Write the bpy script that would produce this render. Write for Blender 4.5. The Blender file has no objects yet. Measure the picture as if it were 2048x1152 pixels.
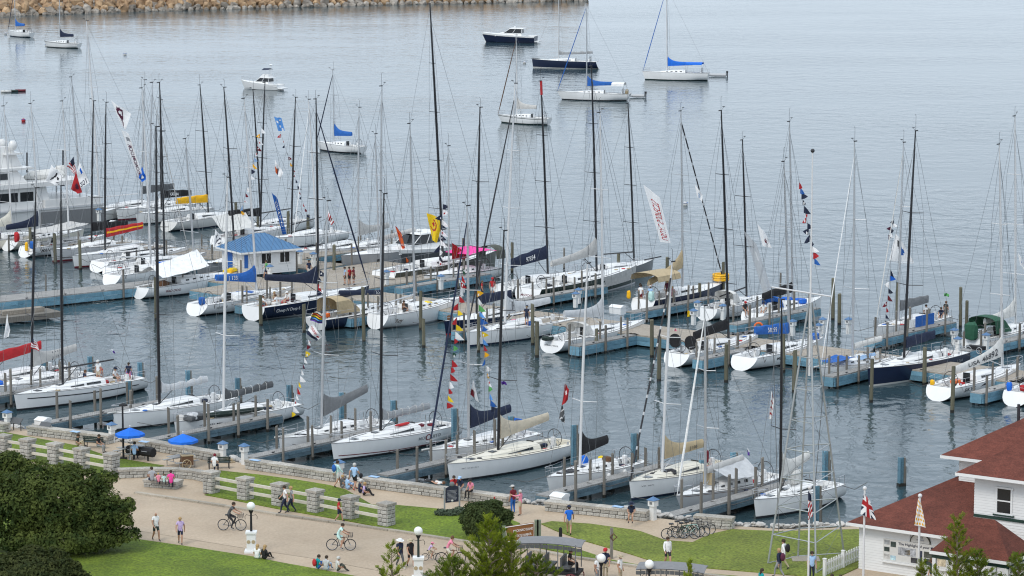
import bpy, math, random
from mathutils import Vector, Matrix
random.seed(11)
sc = bpy.context.scene
COL = sc.collection
R = math.radians
# ------------------------------------------------------------------ camera, sky, sun, exposure
F = 6000.0; CAMH = 42.0; CX = 1024.0; CY = 576.0
PITCH = math.atan((CY + 312.0) / F)
cam = bpy.data.cameras.new('camera'); cam.sensor_width = 36; cam.lens = 36 * F / 2048
cam.clip_start = 1; cam.clip_end = 20000
camo = bpy.data.objects.new('camera', cam); COL.objects.link(camo)
camo.location = (0, 0, CAMH); camo.rotation_euler = (math.pi / 2 - PITCH, 0, 0)
sc.camera = camo
SUN_EL, SUN_AZ = 50.0, -145.0        # soft sun through high cloud, over the left shoulder of the viewer
w = bpy.data.worlds.new('World'); sc.world = w; w.use_nodes = True
nt = w.node_tree; nt.nodes.clear()
sky = nt.nodes.new('ShaderNodeTexSky'); sky.sky_type = 'NISHITA'; sky.sun_disc = False
sky.sun_elevation = R(SUN_EL); sky.sun_rotation = R(SUN_AZ)
sky.air_density = 1.0; sky.dust_density = 1.2; sky.ozone_density = 1.0; sky.altitude = 200
hs = nt.nodes.new('ShaderNodeHueSaturation'); hs.inputs['Saturation'].default_value = 0.55
bg = nt.nodes.new('ShaderNodeBackground'); bg.inputs['Strength'].default_value = 0.15
out = nt.nodes.new('ShaderNodeOutputWorld')
ov_ = nt.nodes.new('ShaderNodeMix'); ov_.data_type = 'RGBA'; ov_.inputs[0].default_value = .92; ov_.inputs[7].default_value = (4.1, 4.7, 5.4, 1)   # even overcast layer over the sky
nt.links.new(sky.outputs[0], hs.inputs['Color']); nt.links.new(hs.outputs[0], ov_.inputs[6]); nt.links.new(ov_.outputs[2], bg.inputs[0]); nt.links.new(bg.outputs[0], out.inputs[0])
sl = bpy.data.lights.new('sun', 'SUN'); sl.energy = 1.15; sl.angle = R(22); sl.color = (1, .955, .89)
so = bpy.data.objects.new('sun', sl); COL.objects.link(so)
sd = Vector((math.sin(R(SUN_AZ)) * math.cos(R(SUN_EL)), math.cos(R(SUN_AZ)) * math.cos(R(SUN_EL)), math.sin(R(SUN_EL))))
so.rotation_euler = sd.to_track_quat('Z', 'Y').to_euler()
vs = sc.view_settings; vs.view_transform = 'Standard'; vs.look = 'None'; vs.gamma = 1.0; vs.exposure = 0.5; vs.use_curve_mapping = False
sc.cycles.filter_width = 1.15
# ------------------------------------------------------------------ pixel (2048 wide photo) -> place
_c, _s = math.cos(PITCH), math.sin(PITCH)
def ray(x, y):
    a = (x - CX) / F; b = (y - CY) / F
    return Vector((a, _c - b * _s, -_s - b * _c))
def P(x, y, z=0.0):
    d = ray(x, y); t = (z - CAMH) / d.z
    return Vector((d.x * t, d.y * t, z))
def PY(x, y, Y):
    d = ray(x, y); t = Y / d.y
    return Vector((d.x * t, Y, CAMH + d.z * t))
def proj(p):
    z = p.z - CAMH; w_ = p.y * _c - z * _s
    return CX + F * p.x / w_, CY + F * -(p.y * _s + z * _c) / w_
def solve2(base, axis, top):
    """height and offset along axis so that base + h*z + r*axis is seen at pixel top"""
    kx = (top[0] - CX) / F; ky = (top[1] - CY) / F
    def co(v): return v.x - kx * (v.y * _c - v.z * _s), -(v.y * _s + v.z * _c) - ky * (v.y * _c - v.z * _s)
    b0 = co(Vector((base.x, base.y, base.z - CAMH))); hz = co(Vector((0, 0, 1))); rx = co(axis)
    det = hz[0] * rx[1] - hz[1] * rx[0]
    h = (-b0[0] * rx[1] + b0[1] * rx[0]) / det; r = (-hz[0] * b0[1] + hz[1] * b0[0]) / det
    return h, r
VAZ = 40.7
VV = Vector((math.sin(R(VAZ)), math.cos(R(VAZ)), 0)); UU = Vector((VV.y, -VV.x, 0))
OUT, IN = VAZ, VAZ + 180
# ------------------------------------------------------------------ materials
MATS = {}
def M(name, col=None, rough=.6, metal=0.0, var=0.0, scale=4.0, bump=0.0, bscale=None, alpha=1.0, spec=.5, stretch=(1, 1, 1), detail=4.0):
    if name in MATS: return MATS[name]
    m = bpy.data.materials.new(name); m.use_nodes = True; t = m.node_tree; b = t.nodes['Principled BSDF']
    b.inputs['Base Color'].default_value = (*col, 1); b.inputs['Roughness'].default_value = rough; b.inputs['Metallic'].default_value = metal
    b.inputs['Specular IOR Level'].default_value = spec; b.inputs['Alpha'].default_value = alpha
    if var or bump:
        tc = t.nodes.new('ShaderNodeTexCoord'); mp = t.nodes.new('ShaderNodeMapping'); mp.inputs['Scale'].default_value = stretch
        t.links.new(tc.outputs['Object'], mp.inputs[0])
        if var:
            n = t.nodes.new('ShaderNodeTexNoise'); n.inputs['Scale'].default_value = scale; n.inputs['Detail'].default_value = detail; n.inputs['Roughness'].default_value = .65
            t.links.new(mp.outputs[0], n.inputs['Vector'])
            mr = t.nodes.new('ShaderNodeMapRange'); mr.inputs[1].default_value = .3; mr.inputs[2].default_value = .7
            mr.inputs[3].default_value = 1 - var; mr.inputs[4].default_value = 1 + var
            t.links.new(n.outputs[0], mr.inputs[0])
            oi = t.nodes.new('ShaderNodeObjectInfo'); ad = t.nodes.new('ShaderNodeMath'); ad.operation = 'MULTIPLY_ADD'
            ad.inputs[1].default_value = var * .9; t.links.new(oi.outputs['Random'], ad.inputs[0]); t.links.new(mr.outputs[0], ad.inputs[2])
            mx = t.nodes.new('ShaderNodeMix'); mx.data_type = 'RGBA'; mx.blend_type = 'MULTIPLY'; mx.inputs[0].default_value = 1
            mx.inputs[6].default_value = (*col, 1); cb = t.nodes.new('ShaderNodeCombineColor')
            for i in range(3): t.links.new(ad.outputs[0], cb.inputs[i])
            t.links.new(cb.outputs[0], mx.inputs[7]); t.links.new(mx.outputs[2], b.inputs['Base Color'])
        if bump:
            n2 = t.nodes.new('ShaderNodeTexNoise'); n2.inputs['Scale'].default_value = bscale or scale * 4; n2.inputs['Detail'].default_value = 5
            t.links.new(mp.outputs[0], n2.inputs['Vector'])
            bp = t.nodes.new('ShaderNodeBump'); bp.inputs['Strength'].default_value = bump; bp.inputs['Distance'].default_value = .1
            t.links.new(n2.outputs[0], bp.inputs['Height']); t.links.new(bp.outputs[0], b.inputs['Normal'])
    MATS[name] = m; return m
def two_tone(name, c0, c1, scale, lo=.4, hi=.6, rough=.8, bump=0.0, bscale=20, stretch=(1, 1, 1), detail=6, fine=0.0, big=0.0, bsc=.09, spread=.2):
    m = M(name, c0, rough); t = m.node_tree; b = t.nodes['Principled BSDF']
    tc = t.nodes.new('ShaderNodeTexCoord'); mp = t.nodes.new('ShaderNodeMapping'); mp.inputs['Scale'].default_value = stretch; t.links.new(tc.outputs['Object'], mp.inputs[0])
    n = t.nodes.new('ShaderNodeTexNoise'); n.inputs['Scale'].default_value = scale; n.inputs['Detail'].default_value = detail; n.inputs['Roughness'].default_value = .7
    t.links.new(mp.outputs[0], n.inputs['Vector'])
    r = t.nodes.new('ShaderNodeValToRGB'); r.color_ramp.elements[0].position = lo; r.color_ramp.elements[1].position = hi
    r.color_ramp.elements[0].color = (*c0, 1); r.color_ramp.elements[1].color = (*c1, 1)
    t.links.new(n.outputs[0], r.inputs[0]); last = r.outputs[0]
    if fine:
        n3 = t.nodes.new('ShaderNodeTexNoise'); n3.inputs['Scale'].default_value = bscale; n3.inputs['Detail'].default_value = 3; t.links.new(mp.outputs[0], n3.inputs['Vector'])
        mr = t.nodes.new('ShaderNodeMapRange'); mr.inputs[1].default_value = .3; mr.inputs[2].default_value = .7; mr.inputs[3].default_value = 1 - fine; mr.inputs[4].default_value = 1 + fine
        t.links.new(n3.outputs[0], mr.inputs[0]); mx = t.nodes.new('ShaderNodeMix'); mx.data_type = 'RGBA'; mx.blend_type = 'MULTIPLY'; mx.inputs[0].default_value = 1
        cb = t.nodes.new('ShaderNodeCombineColor')
        for i in range(3): t.links.new(mr.outputs[0], cb.inputs[i])
        t.links.new(last, mx.inputs[6]); t.links.new(cb.outputs[0], mx.inputs[7]); last = mx.outputs[2]
    if big:
        n4 = t.nodes.new('ShaderNodeTexNoise'); n4.inputs['Scale'].default_value = bsc; n4.inputs['Detail'].default_value = 4; n4.inputs['Roughness'].default_value = .6; t.links.new(tc.outputs['Object'], n4.inputs['Vector'])
        mr4 = t.nodes.new('ShaderNodeMapRange'); mr4.inputs[1].default_value = .35; mr4.inputs[2].default_value = .65; mr4.inputs[3].default_value = 1 - big; mr4.inputs[4].default_value = 1 + big * .7
        t.links.new(n4.outputs[0], mr4.inputs[0]); hb4 = t.nodes.new('ShaderNodeHueSaturation'); t.links.new(mr4.outputs[0], hb4.inputs['Value']); t.links.new(last, hb4.inputs['Color']); last = hb4.outputs[0]
    oi = t.nodes.new('ShaderNodeObjectInfo'); hv = t.nodes.new('ShaderNodeHueSaturation'); mr2 = t.nodes.new('ShaderNodeMapRange'); mr2.inputs[3].default_value = 1 - spread; mr2.inputs[4].default_value = 1 + spread
    t.links.new(oi.outputs['Random'], mr2.inputs[0]); t.links.new(mr2.outputs[0], hv.inputs['Value']); t.links.new(last, hv.inputs['Color']); last = hv.outputs[0]
    t.links.new(last, b.inputs['Base Color'])
    if bump:
        n2 = t.nodes.new('ShaderNodeTexNoise'); n2.inputs['Scale'].default_value = bscale; n2.inputs['Detail'].default_value = 5; t.links.new(mp.outputs[0], n2.inputs['Vector'])
        bp = t.nodes.new('ShaderNodeBump'); bp.inputs['Strength'].default_value = bump; bp.inputs['Distance'].default_value = .1
        t.links.new(n2.outputs[0], bp.inputs['Height']); t.links.new(bp.outputs[0], b.inputs['Normal'])
    return m
PAL = dict(white=(.78, .78, .77), gel=(.80, .80, .79), cream=(.72, .68, .58), navy=(.012, .02, .05), black=(.012, .012, .014), dark=(.03, .03, .035),
    grey=(.28, .29, .30), lgrey=(.52, .53, .54), dgrey=(.09, .095, .10), mgrey=(.17, .175, .18), olive=(.07, .075, .06), green=(.02, .09, .05), dgreen=(.02, .035, .03), teal=(.0, .28, .30),
    blue=(.02, .12, .42), bright=(.01, .14, .62), red=(.45, .02, .025), maroon=(.16, .01, .02), yellow=(.85, .62, .02), gold=(.85, .45, .01), tan=(.42, .33, .20), beige=(.55, .48, .37),
    khaki=(.45, .38, .26), pink=(.75, .25, .35), magenta=(.80, .06, .32), purple=(.12, .04, .35), orange=(.80, .16, .03), brown=(.12, .06, .03), lblue=(.35, .52, .75),
    mint=(.50, .72, .68), lilac=(.50, .38, .62), skin=(.48, .27, .18), skin2=(.30, .15, .09), hair=(.04, .025, .015), blond=(.40, .26, .12), silver=(.50, .49, .47), steel=(.35, .36, .38), leafg=(.12, .42, .12), offwhite=(.62, .61, .58), canvas=(.48, .47, .45), glass=(.015, .02, .025), plum=(.10, .02, .05), sky=(.12, .35, .75))
def K(c, rough=None):
    """cloth / paint by palette name"""
    return M('paint_' + c, PAL[c], rough if rough is not None else .55, var=.05, scale=3)
def CL(c): return M('cloth_' + c, PAL[c], .85, var=.13, scale=2.2, bump=.7, bscale=3.2)
def translucent(m, fac):
    t = m.node_tree; b = t.nodes['Principled BSDF']; o = t.nodes['Material Output']; tr = t.nodes.new('ShaderNodeBsdfTranslucent'); mx = t.nodes.new('ShaderNodeMixShader'); mx.inputs[0].default_value = fac
    src = b.inputs['Base Color']
    if src.is_linked: t.links.new(src.links[0].from_socket, tr.inputs[0])
    else: tr.inputs[0].default_value = src.default_value
    t.links.new(b.outputs[0], mx.inputs[1]); t.links.new(tr.outputs[0], mx.inputs[2]); t.links.new(mx.outputs[0], o.inputs[0]); return m
def FL(c):
    if 'flag_' + c in MATS: return MATS['flag_' + c]
    return translucent(M('flag_' + c, PAL[c] if c != 'white' else (.88, .88, .88), .85, var=.05, scale=3), .22)
GEL = M('gelcoat_white', PAL['gel'], .28, var=.06, scale=.9, stretch=(1, 1, .35))
DECK = M('deck_white', (.80, .80, .79), .6, var=.03, scale=2)
ALU = M('aluminium', (.55, .56, .57), .38, .6, var=.04)
WMAST = M('mast_white', (.66, .66, .66), .4, var=.03)
CARB = M('mast_black', (.014, .014, .017), .35)
WIRE = M('rigging_wire', (.16, .17, .18), .45, .4)
STEEL = M('stainless_tube', (.55, .55, .56), .3, .8)
GLASSD = M('smoked_window', (.012, .015, .018), .12)
PILE = two_tone('weathered_wood', (.13, .115, .095), (.24, .225, .20), 3, .35, .65, .9, .5, 10, (6, 6, .5), fine=.25)
PILEG = two_tone('algae_wood', (.09, .085, .055), (.19, .18, .125), 2, .35, .65, .9, .5, 10, (6, 6, .5), fine=.25)
WET = M('wet_wood', (.02, .018, .014), .4)
BLUEF = two_tone('faded_blue_paint', (.09, .21, .29), (.19, .36, .45), 1.6, .3, .7, .75, .2, 14, (1, 1, 2.5), fine=.25)
BLUED = two_tone('grey_blue_paint', (.07, .125, .16), (.145, .215, .255), 1.6, .3, .7, .8, .2, 14, (1, 1, 2.5), fine=.25)
STONE = two_tone('limestone', (.33, .315, .28), (.55, .535, .49), 2.3, .3, .7, .9, .6, 9, fine=.22)
CAPST = two_tone('cap_limestone', (.30, .275, .235), (.46, .43, .38), 1.5, .3, .7, .9, .4, 12, fine=.2)
MORT = M('mortar', (.055, .05, .045), .95, var=.15)
GLOBE = M('milk_glass', (.85, .85, .83), .25)
def planks(name, c0, c1, az, pw=.145):
    m = two_tone(name, c0, c1, .9, .3, .7, .9, fine=.2, bscale=6); t = m.node_tree; b = t.nodes['Principled BSDF']
    tc = t.nodes.new('ShaderNodeTexCoord'); mp = t.nodes.new('ShaderNodeMapping'); mp.inputs['Rotation'].default_value = (0, 0, az); t.links.new(tc.outputs['Object'], mp.inputs[0])
    wv = t.nodes.new('ShaderNodeTexWave'); wv.wave_type = 'BANDS'; wv.bands_direction = 'Y'; wv.inputs['Scale'].default_value = .314 / pw
    t.links.new(mp.outputs[0], wv.inputs['Vector'])
    bp = t.nodes.new('ShaderNodeBump'); bp.inputs['Strength'].default_value = .6; bp.inputs['Distance'].default_value = .03
    t.links.new(wv.outputs['Fac'], bp.inputs['Height']); t.links.new(bp.outputs[0], b.inputs['Normal']); return m
# ------------------------------------------------------------------ mesh helpers
class MB:
    def __init__(s): s.v = []; s.f = []; s.m = []
    def add(s, vs, fs, mi=0):
        o = len(s.v); s.v += [tuple(p) for p in vs]; s.f += [tuple(i + o for i in f) for f in fs]; s.m += [mi] * len(fs); return s
    def box(s, c, d, rz=0.0, mi=0, ax=None):
        cx, cy, cz = c; hx, hy, hz = d[0] / 2, d[1] / 2, d[2] / 2; ca, sa = math.cos(rz), math.sin(rz); vs = []
        for z in (-hz, hz):
            for x, y in ((-hx, -hy), (hx, -hy), (hx, hy), (-hx, hy)): vs.append((cx + x * ca - y * sa, cy + x * sa + y * ca, cz + z))
        return s.add(vs, [(3, 2, 1, 0), (4, 5, 6, 7), (0, 1, 5, 4), (1, 2, 6, 5), (2, 3, 7, 6), (3, 0, 4, 7)], mi)
    def tube(s, pts, r, n=6, mi=0, cap=True, flat=None):
        pts = [Vector(p) for p in pts]; rs = r if isinstance(r, (list, tuple)) else [r] * len(pts); rings = []
        up0 = None
        for i, p in enumerate(pts):
            d = (pts[min(i + 1, len(pts) - 1)] - pts[max(i - 1, 0)])
            if d.length < 1e-9: d = Vector((0, 0, 1))
            d.normalize(); ref = up0 if up0 is not None else (Vector((0, 0, 1)) if abs(d.z) < .9 else Vector((0, 1, 0)))
            a = d.cross(ref)
            if a.length < 1e-6: a = d.cross(Vector((1, 0, 0)))
            a.normalize(); b = a.cross(d); up0 = b.copy()
            k = flat or 1.0
            rings.append([p + a * (math.cos(2 * math.pi * j / n) * rs[i]) + b * (math.sin(2 * math.pi * j / n) * rs[i] * k) for j in range(n)])
        return s.loft(rings, True, cap, cap, mi)
    def loft(s, rings, closed=True, c0=True, c1=True, mi=0):
        n = len(rings[0]); vs = [p for r_ in rings for p in r_]; fs = []
        for i in range(len(rings) - 1):
            for j in range(n if closed else n - 1):
                k = (j + 1) % n; fs.append((i * n + j, i * n + k, (i + 1) * n + k, (i + 1) * n + j))
        if c0: fs.append(tuple(reversed(range(n))))
        if c1: fs.append(tuple((len(rings) - 1) * n + j for j in range(n)))
        return s.add(vs, fs, mi)
    def prism(s, poly, z0, z1, mi=0):
        n = len(poly); vs = [(p[0], p[1], z0) for p in poly] + [(p[0], p[1], z1) for p in poly]
        ar = sum(poly[i][0] * poly[(i + 1) % n][1] - poly[(i + 1) % n][0] * poly[i][1] for i in range(n))
        fs = [tuple(reversed(range(n))), tuple(range(n, 2 * n))] + [(i, (i + 1) % n, n + (i + 1) % n, n + i) for i in range(n)]
        if ar < 0: fs = [tuple(reversed(f)) for f in fs]
        return s.add(vs, fs, mi)
    def ball(s, c, r, nu=10, nv=6, mi=0):
        rx, ry, rz = r if isinstance(r, (tuple, list)) else (r, r, r); rings = []
        for i in range(1, nv):
            a = math.pi * i / nv; rings.append([(c[0] + rx * math.sin(a) * math.cos(2 * math.pi * j / nu), c[1] + ry * math.sin(a) * math.sin(2 * math.pi * j / nu), c[2] - rz * math.cos(a)) for j in range(nu)])
        return s.loft(rings, True, True, True, mi)
    def ring(s, c, rad, r, ax='x', n=20, k=5, mi=0, rz=0.0):
        c = Vector(c); rings = []
        for i in range(n):
            a = 2 * math.pi * i / n
            u = Vector((0, math.cos(a), math.sin(a))) if ax == 'x' else (Vector((math.cos(a), 0, math.sin(a))) if ax == 'y' else Vector((math.cos(a), math.sin(a), 0)))
            w_ = Vector((1, 0, 0)) if ax == 'x' else (Vector((0, 1, 0)) if ax == 'y' else Vector((0, 0, 1)))
            rings.append([c + u * (rad + r * math.cos(2 * math.pi * j / k)) + w_ * (r * math.sin(2 * math.pi * j / k)) for j in range(k)])
        rings.append(rings[0]); return s.loft(rings, True, False, False, mi)
    def mesh(s, name, mats, smooth=False):
        me = bpy.data.meshes.new(name); me.from_pydata(s.v, [], s.f)
        for m in (mats if isinstance(mats, (list, tuple)) else [mats]): me.materials.append(m)
        if any(s.m): me.polygons.foreach_set('material_index', s.m)
        if smooth:
            me.polygons.foreach_set('use_smooth', [True] * len(me.polygons))
            try: me.set_sharp_from_angle(angle=R(40))
            except Exception: pass
        me.update(); return me
    def build(s, name, mats, parent=None, smooth=False, origin=None, label=None, cat=None, group=None, kind=None):
        if origin is not None: s.v = [(p[0] - origin[0], p[1] - origin[1], p[2] - origin[2]) for p in s.v]
        o = bpy.data.objects.new(name, s.mesh(name, mats, smooth)); COL.objects.link(o)
        if parent is not None: o.parent = parent
        elif origin is not None: o.location = origin
        return tag(o, label, cat, group, kind)
def tag(o, label=None, cat=None, group=None, kind=None):
    if label: o['label'] = label
    if cat: o['category'] = cat
    if group: o['group'] = group
    if kind: o['kind'] = kind
    return o
def thing(name, label, cat, loc=(0, 0, 0), rz=0.0, group=None):
    o = bpy.data.objects.new(name, None); COL.objects.link(o); o.location = loc; o.rotation_euler = (0, 0, rz); o.empty_display_size = .3
    return tag(o, label, cat, group)
def inst(name, me, parent, loc, rz=0.0, scale=(1, 1, 1), rot=None):
    o = bpy.data.objects.new(name, me); COL.objects.link(o); o.parent = parent; o.location = loc
    o.rotation_euler = rot if rot else (0, 0, rz); o.scale = scale; return o
def copytree(o, loc, rz, label=None):
    c = o.copy(); COL.objects.link(c); c.location = loc; c.rotation_euler = (0, 0, rz)
    if label: c['label'] = label
    for ch in o.children:
        d = ch.copy(); COL.objects.link(d); d.parent = c
        for g in ch.children:
            e = g.copy(); COL.objects.link(e); e.parent = d
    return c
_tx = {}
def text_mesh(s, bold=.012):
    """flat letters, 1 m high capitals, origin at lower left; list of verts (x,y) and faces, width"""
    if s in _tx: return _tx[s]
    cu = bpy.data.curves.new('t', 'FONT'); cu.body = s; cu.size = 1.4; cu.offset = bold; cu.resolution_u = 3
    ob = bpy.data.objects.new('t', cu); me = bpy.data.meshes.new_from_object(ob)
    v = [(p.co.x, p.co.y) for p in me.vertices]; f = [tuple(q.vertices) for q in me.polygons]
    bpy.data.objects.remove(ob); bpy.data.curves.remove(cu); bpy.data.meshes.remove(me)
    x0 = min(p[0] for p in v); x1 = max(p[0] for p in v); v = [(p[0] - x0, p[1]) for p in v]
    _tx[s] = (v, f, x1 - x0); return _tx[s]
def lettering(s, fn, width, height, mat, parent, name='lettering', origin=None):
    """fn(u in 0..1 along the line, v in metres up) -> point on the surface"""
    v, f, wd = text_mesh(s); mb = MB(); mb.add([fn(p[0] / wd, p[1] * height) for p in v], f)
    o = mb.build(name, mat, parent, origin=origin); return o
# ------------------------------------------------------------------ water
G = 1.3
def water_mat():
    m = M('lake_water', (.032, .060, .072), .10, spec=.46); t = m.node_tree; b = t.nodes['Principled BSDF']
    b.inputs['IOR'].default_value = 1.333
    tc = t.nodes.new('ShaderNodeTexCoord')
    def layer(sc_, st, rot, det, w_=0.0):
        mp = t.nodes.new('ShaderNodeMapping'); mp.inputs['Scale'].default_value = st; mp.inputs['Rotation'].default_value = (0, 0, R(rot)); t.links.new(tc.outputs['Object'], mp.inputs[0])
        n = t.nodes.new('ShaderNodeTexNoise'); n.inputs['Scale'].default_value = sc_; n.inputs['Detail'].default_value = det; n.inputs['Roughness'].default_value = .55; n.inputs['Distortion'].default_value = w_
        t.links.new(mp.outputs[0], n.inputs['Vector']); return n.outputs[0]
    a = layer(.34, (1, .8, 1), 20, 2, .5); c = layer(1.15, (1, .75, 1), -15, 3, .5); d = layer(.016, (.55, 1.3, 1), 8, 5)
    def mth(op, x, y):
        n = t.nodes.new('ShaderNodeMath'); n.operation = op
        for i, q in enumerate((x, y)):
            if isinstance(q, (int, float)): n.inputs[i].default_value = q
            else: t.links.new(q, n.inputs[i])
        return n.outputs[0]
    patch = t.nodes.new('ShaderNodeMapRange'); patch.inputs[1].default_value = .35; patch.inputs[2].default_value = .65; patch.inputs[3].default_value = .3; patch.inputs[4].default_value = 1.35
    t.links.new(d, patch.inputs[0])
    h = mth('ADD', mth('MULTIPLY', a, 1.0), mth('MULTIPLY', c, .32)); h = mth('MULTIPLY', h, patch.outputs[0])
    sx = t.nodes.new('ShaderNodeSeparateXYZ'); t.links.new(tc.outputs['Object'], sx.inputs[0])     # sheltered open bay lies calmer than the stirred basin
    cal = t.nodes.new('ShaderNodeMapRange'); cal.inputs[1].default_value = 230; cal.inputs[2].default_value = 420; cal.inputs[3].default_value = 1.15; cal.inputs[4].default_value = .85; t.links.new(sx.outputs['Y'], cal.inputs[0])
    h = mth('MULTIPLY', h, cal.outputs[0])
    bp = t.nodes.new('ShaderNodeBump'); bp.inputs['Strength'].default_value = 1.0; bp.inputs['Distance'].default_value = .16
    t.links.new(h, bp.inputs['Height']); t.links.new(bp.outputs[0], b.inputs['Normal'])
    return m
mb = MB(); S_ = 7000
mb.add([(-S_, -200, 0), (S_, -200, 0), (S_, 12000, 0), (-S_, 12000, 0)], [(0, 1, 2, 3)])
mb.build('lake_water', water_mat(), kind='structure')
# ------------------------------------------------------------------ land
PAVE = two_tone('promenade_concrete', (.42, .325, .228), (.485, .388, .283), .35, .3, .7, .92, .3, 6, fine=.08, big=.10, bsc=.12, spread=0)
LAWN = two_tone('lawn_grass', (.080, .130, .007), (.160, .218, .013), .45, .3, .7, .95, .9, 6.5, fine=.42, detail=8, big=.22, bsc=.16, spread=0)
LAWN2 = two_tone('dry_lawn_grass', (.115, .155, .016), (.19, .222, .030), .5, .3, .7, .95, .9, 6.5, fine=.42, detail=8, big=.2, bsc=.2, spread=0)
KERB = two_tone('kerb_concrete', (.30, .265, .21), (.40, .355, .29), 1.2, .3, .7, .9, .3, 12, fine=.15)
def pix(pts, z=G): return [P(x, y, z) for x, y in pts]
edge = [(-700, 770), (-300, 805), (-100, 836), (0, 851), (55, 859), (215, 880), (437, 916), (491, 928), (668, 957), (724, 966), (1013, 1004), (1090, 1012), (1292, 1033), (1380, 1044), (1470, 1052), (1560, 1058), (1640, 1057), (1700, 1053), (1780, 1020), (2400, 930)]
mb = MB(); mb.prism(pix(edge + [(2600, 1500), (-900, 1500)]), -3, G)
land = mb.build('promenade_and_street', PAVE, kind='structure')
def sheet(name, pts, mat, z0, z1, kind='structure'):
    q = pix(pts, z1); return MB().prism(q, z0, z1).build(name, mat, kind=kind)
sheet('lawn', [(-300, 812), (-100, 848), (9, 864), (156, 891), (219, 913), (329, 931), (232, 944), (224, 952), (120, 934), (0, 908), (-300, 870)], LAWN, G - .1, G + .05)
sheet('lawn', [(434, 940), (520, 949), (600, 960), (660, 970), (692, 979), (722, 996), (744, 1009), (786, 1009), (867, 1016), (920, 1022), (1000, 1030), (1040, 1046), (1010, 1080), (956, 1082), (827, 1066), (706, 1043), (660, 1035), (556, 1017), (470, 1000), (409, 989), (432, 984)], LAWN, G - .1, G + .05)
sheet('lawn', [(1082, 1047), (1103, 1042), (1180, 1047), (1266, 1059), (1281, 1062), (1331, 1080), (1385, 1084), (1419, 1068), (1464, 1058), (1560, 1062), (1625, 1060), (1720, 1058), (1722, 1100), (1722, 1132), (1648, 1166), (1604, 1151), (1432, 1137), (1346, 1129), (1300, 1120), (1260, 1107), (1162, 1079), (1110, 1060)], LAWN2, G - .1, G + .05)
sheet('lawn', [(1070, 1070), (1120, 1086), (1218, 1118), (1300, 1133), (1400, 1145), (1480, 1152), (1600, 1162), (1600, 1170), (1440, 1155), (1300, 1136), (1164, 1112), (1057, 1091), (1040, 1080)], LAWN, G - .1, G + .05)
sheet('lawn', [(-300, 970), (100, 1032), (271, 1077), (380, 1093), (502, 1112), (560, 1124), (627, 1136), (718, 1153), (860, 1185), (1000, 1220), (1000, 1300), (-300, 1300)], LAWN, G - .1, G + .05)
# street kerb, laid stone by stone, and the street sheet
def kerb(name, pts, wd, h, seg=2.4):
    q = pix(pts); root = thing(name, None, None, q[0]); root['kind'] = 'structure'
    for i in range(len(q) - 1):
        d = q[i + 1] - q[i]; n = max(1, round(d.length / seg))
        for k in range(n):
            a = q[i] + d * (k / n); b = q[i] + d * ((k + .985) / n); c = (a + b) / 2 - q[0]
            MB().box((c.x, c.y, h / 2 - .03 + random.uniform(-.008, .008)), ((b - a).length, wd, h + .06), math.atan2(d.y, d.x)).build('kerb_stone', KERB, root)
kerb('street_kerb', [(271, 987), (400, 1006), (556, 1031), (660, 1045), (718, 1053), (840, 1071), (959, 1089), (1057, 1101), (1146, 1116), (1300, 1138), (1480, 1160)], .3, .12)
STREET = two_tone('street_concrete', (.405, .314, .224), (.47, .377, .278), .3, .3, .7, .92, .3, 6, fine=.09, big=.12, bsc=.1, spread=0)
sheet('street', [(-300, 900), (271, 989), (400, 1008), (556, 1033), (660, 1047), (718, 1055), (840, 1073), (959, 1091), (1057, 1103), (1146, 1118), (1300, 1140), (1480, 1162), (1700, 1190), (1700, 1300), (1000, 1218), (765, 1143), (627, 1117), (500, 1098), (273, 1061), (-300, 960)], STREET, G - .1, G + .004)
# joints of the sidewalk along the near lawn
mb = MB()
q = pix([(273, 1061), (500, 1098), (627, 1117), (765, 1143)], G + .004)
for a, b in zip(q, q[1:]):
    d = (b - a).normalized(); n = Vector((-d.y, d.x, 0)) * .018; mb.add([a - n, b - n, b + n, a + n], [(0, 1, 2, 3)])
mb.build('pavement_joint', M('joint_dirt', (.16, .13, .10), .95, var=.2), kind='structure')
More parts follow.
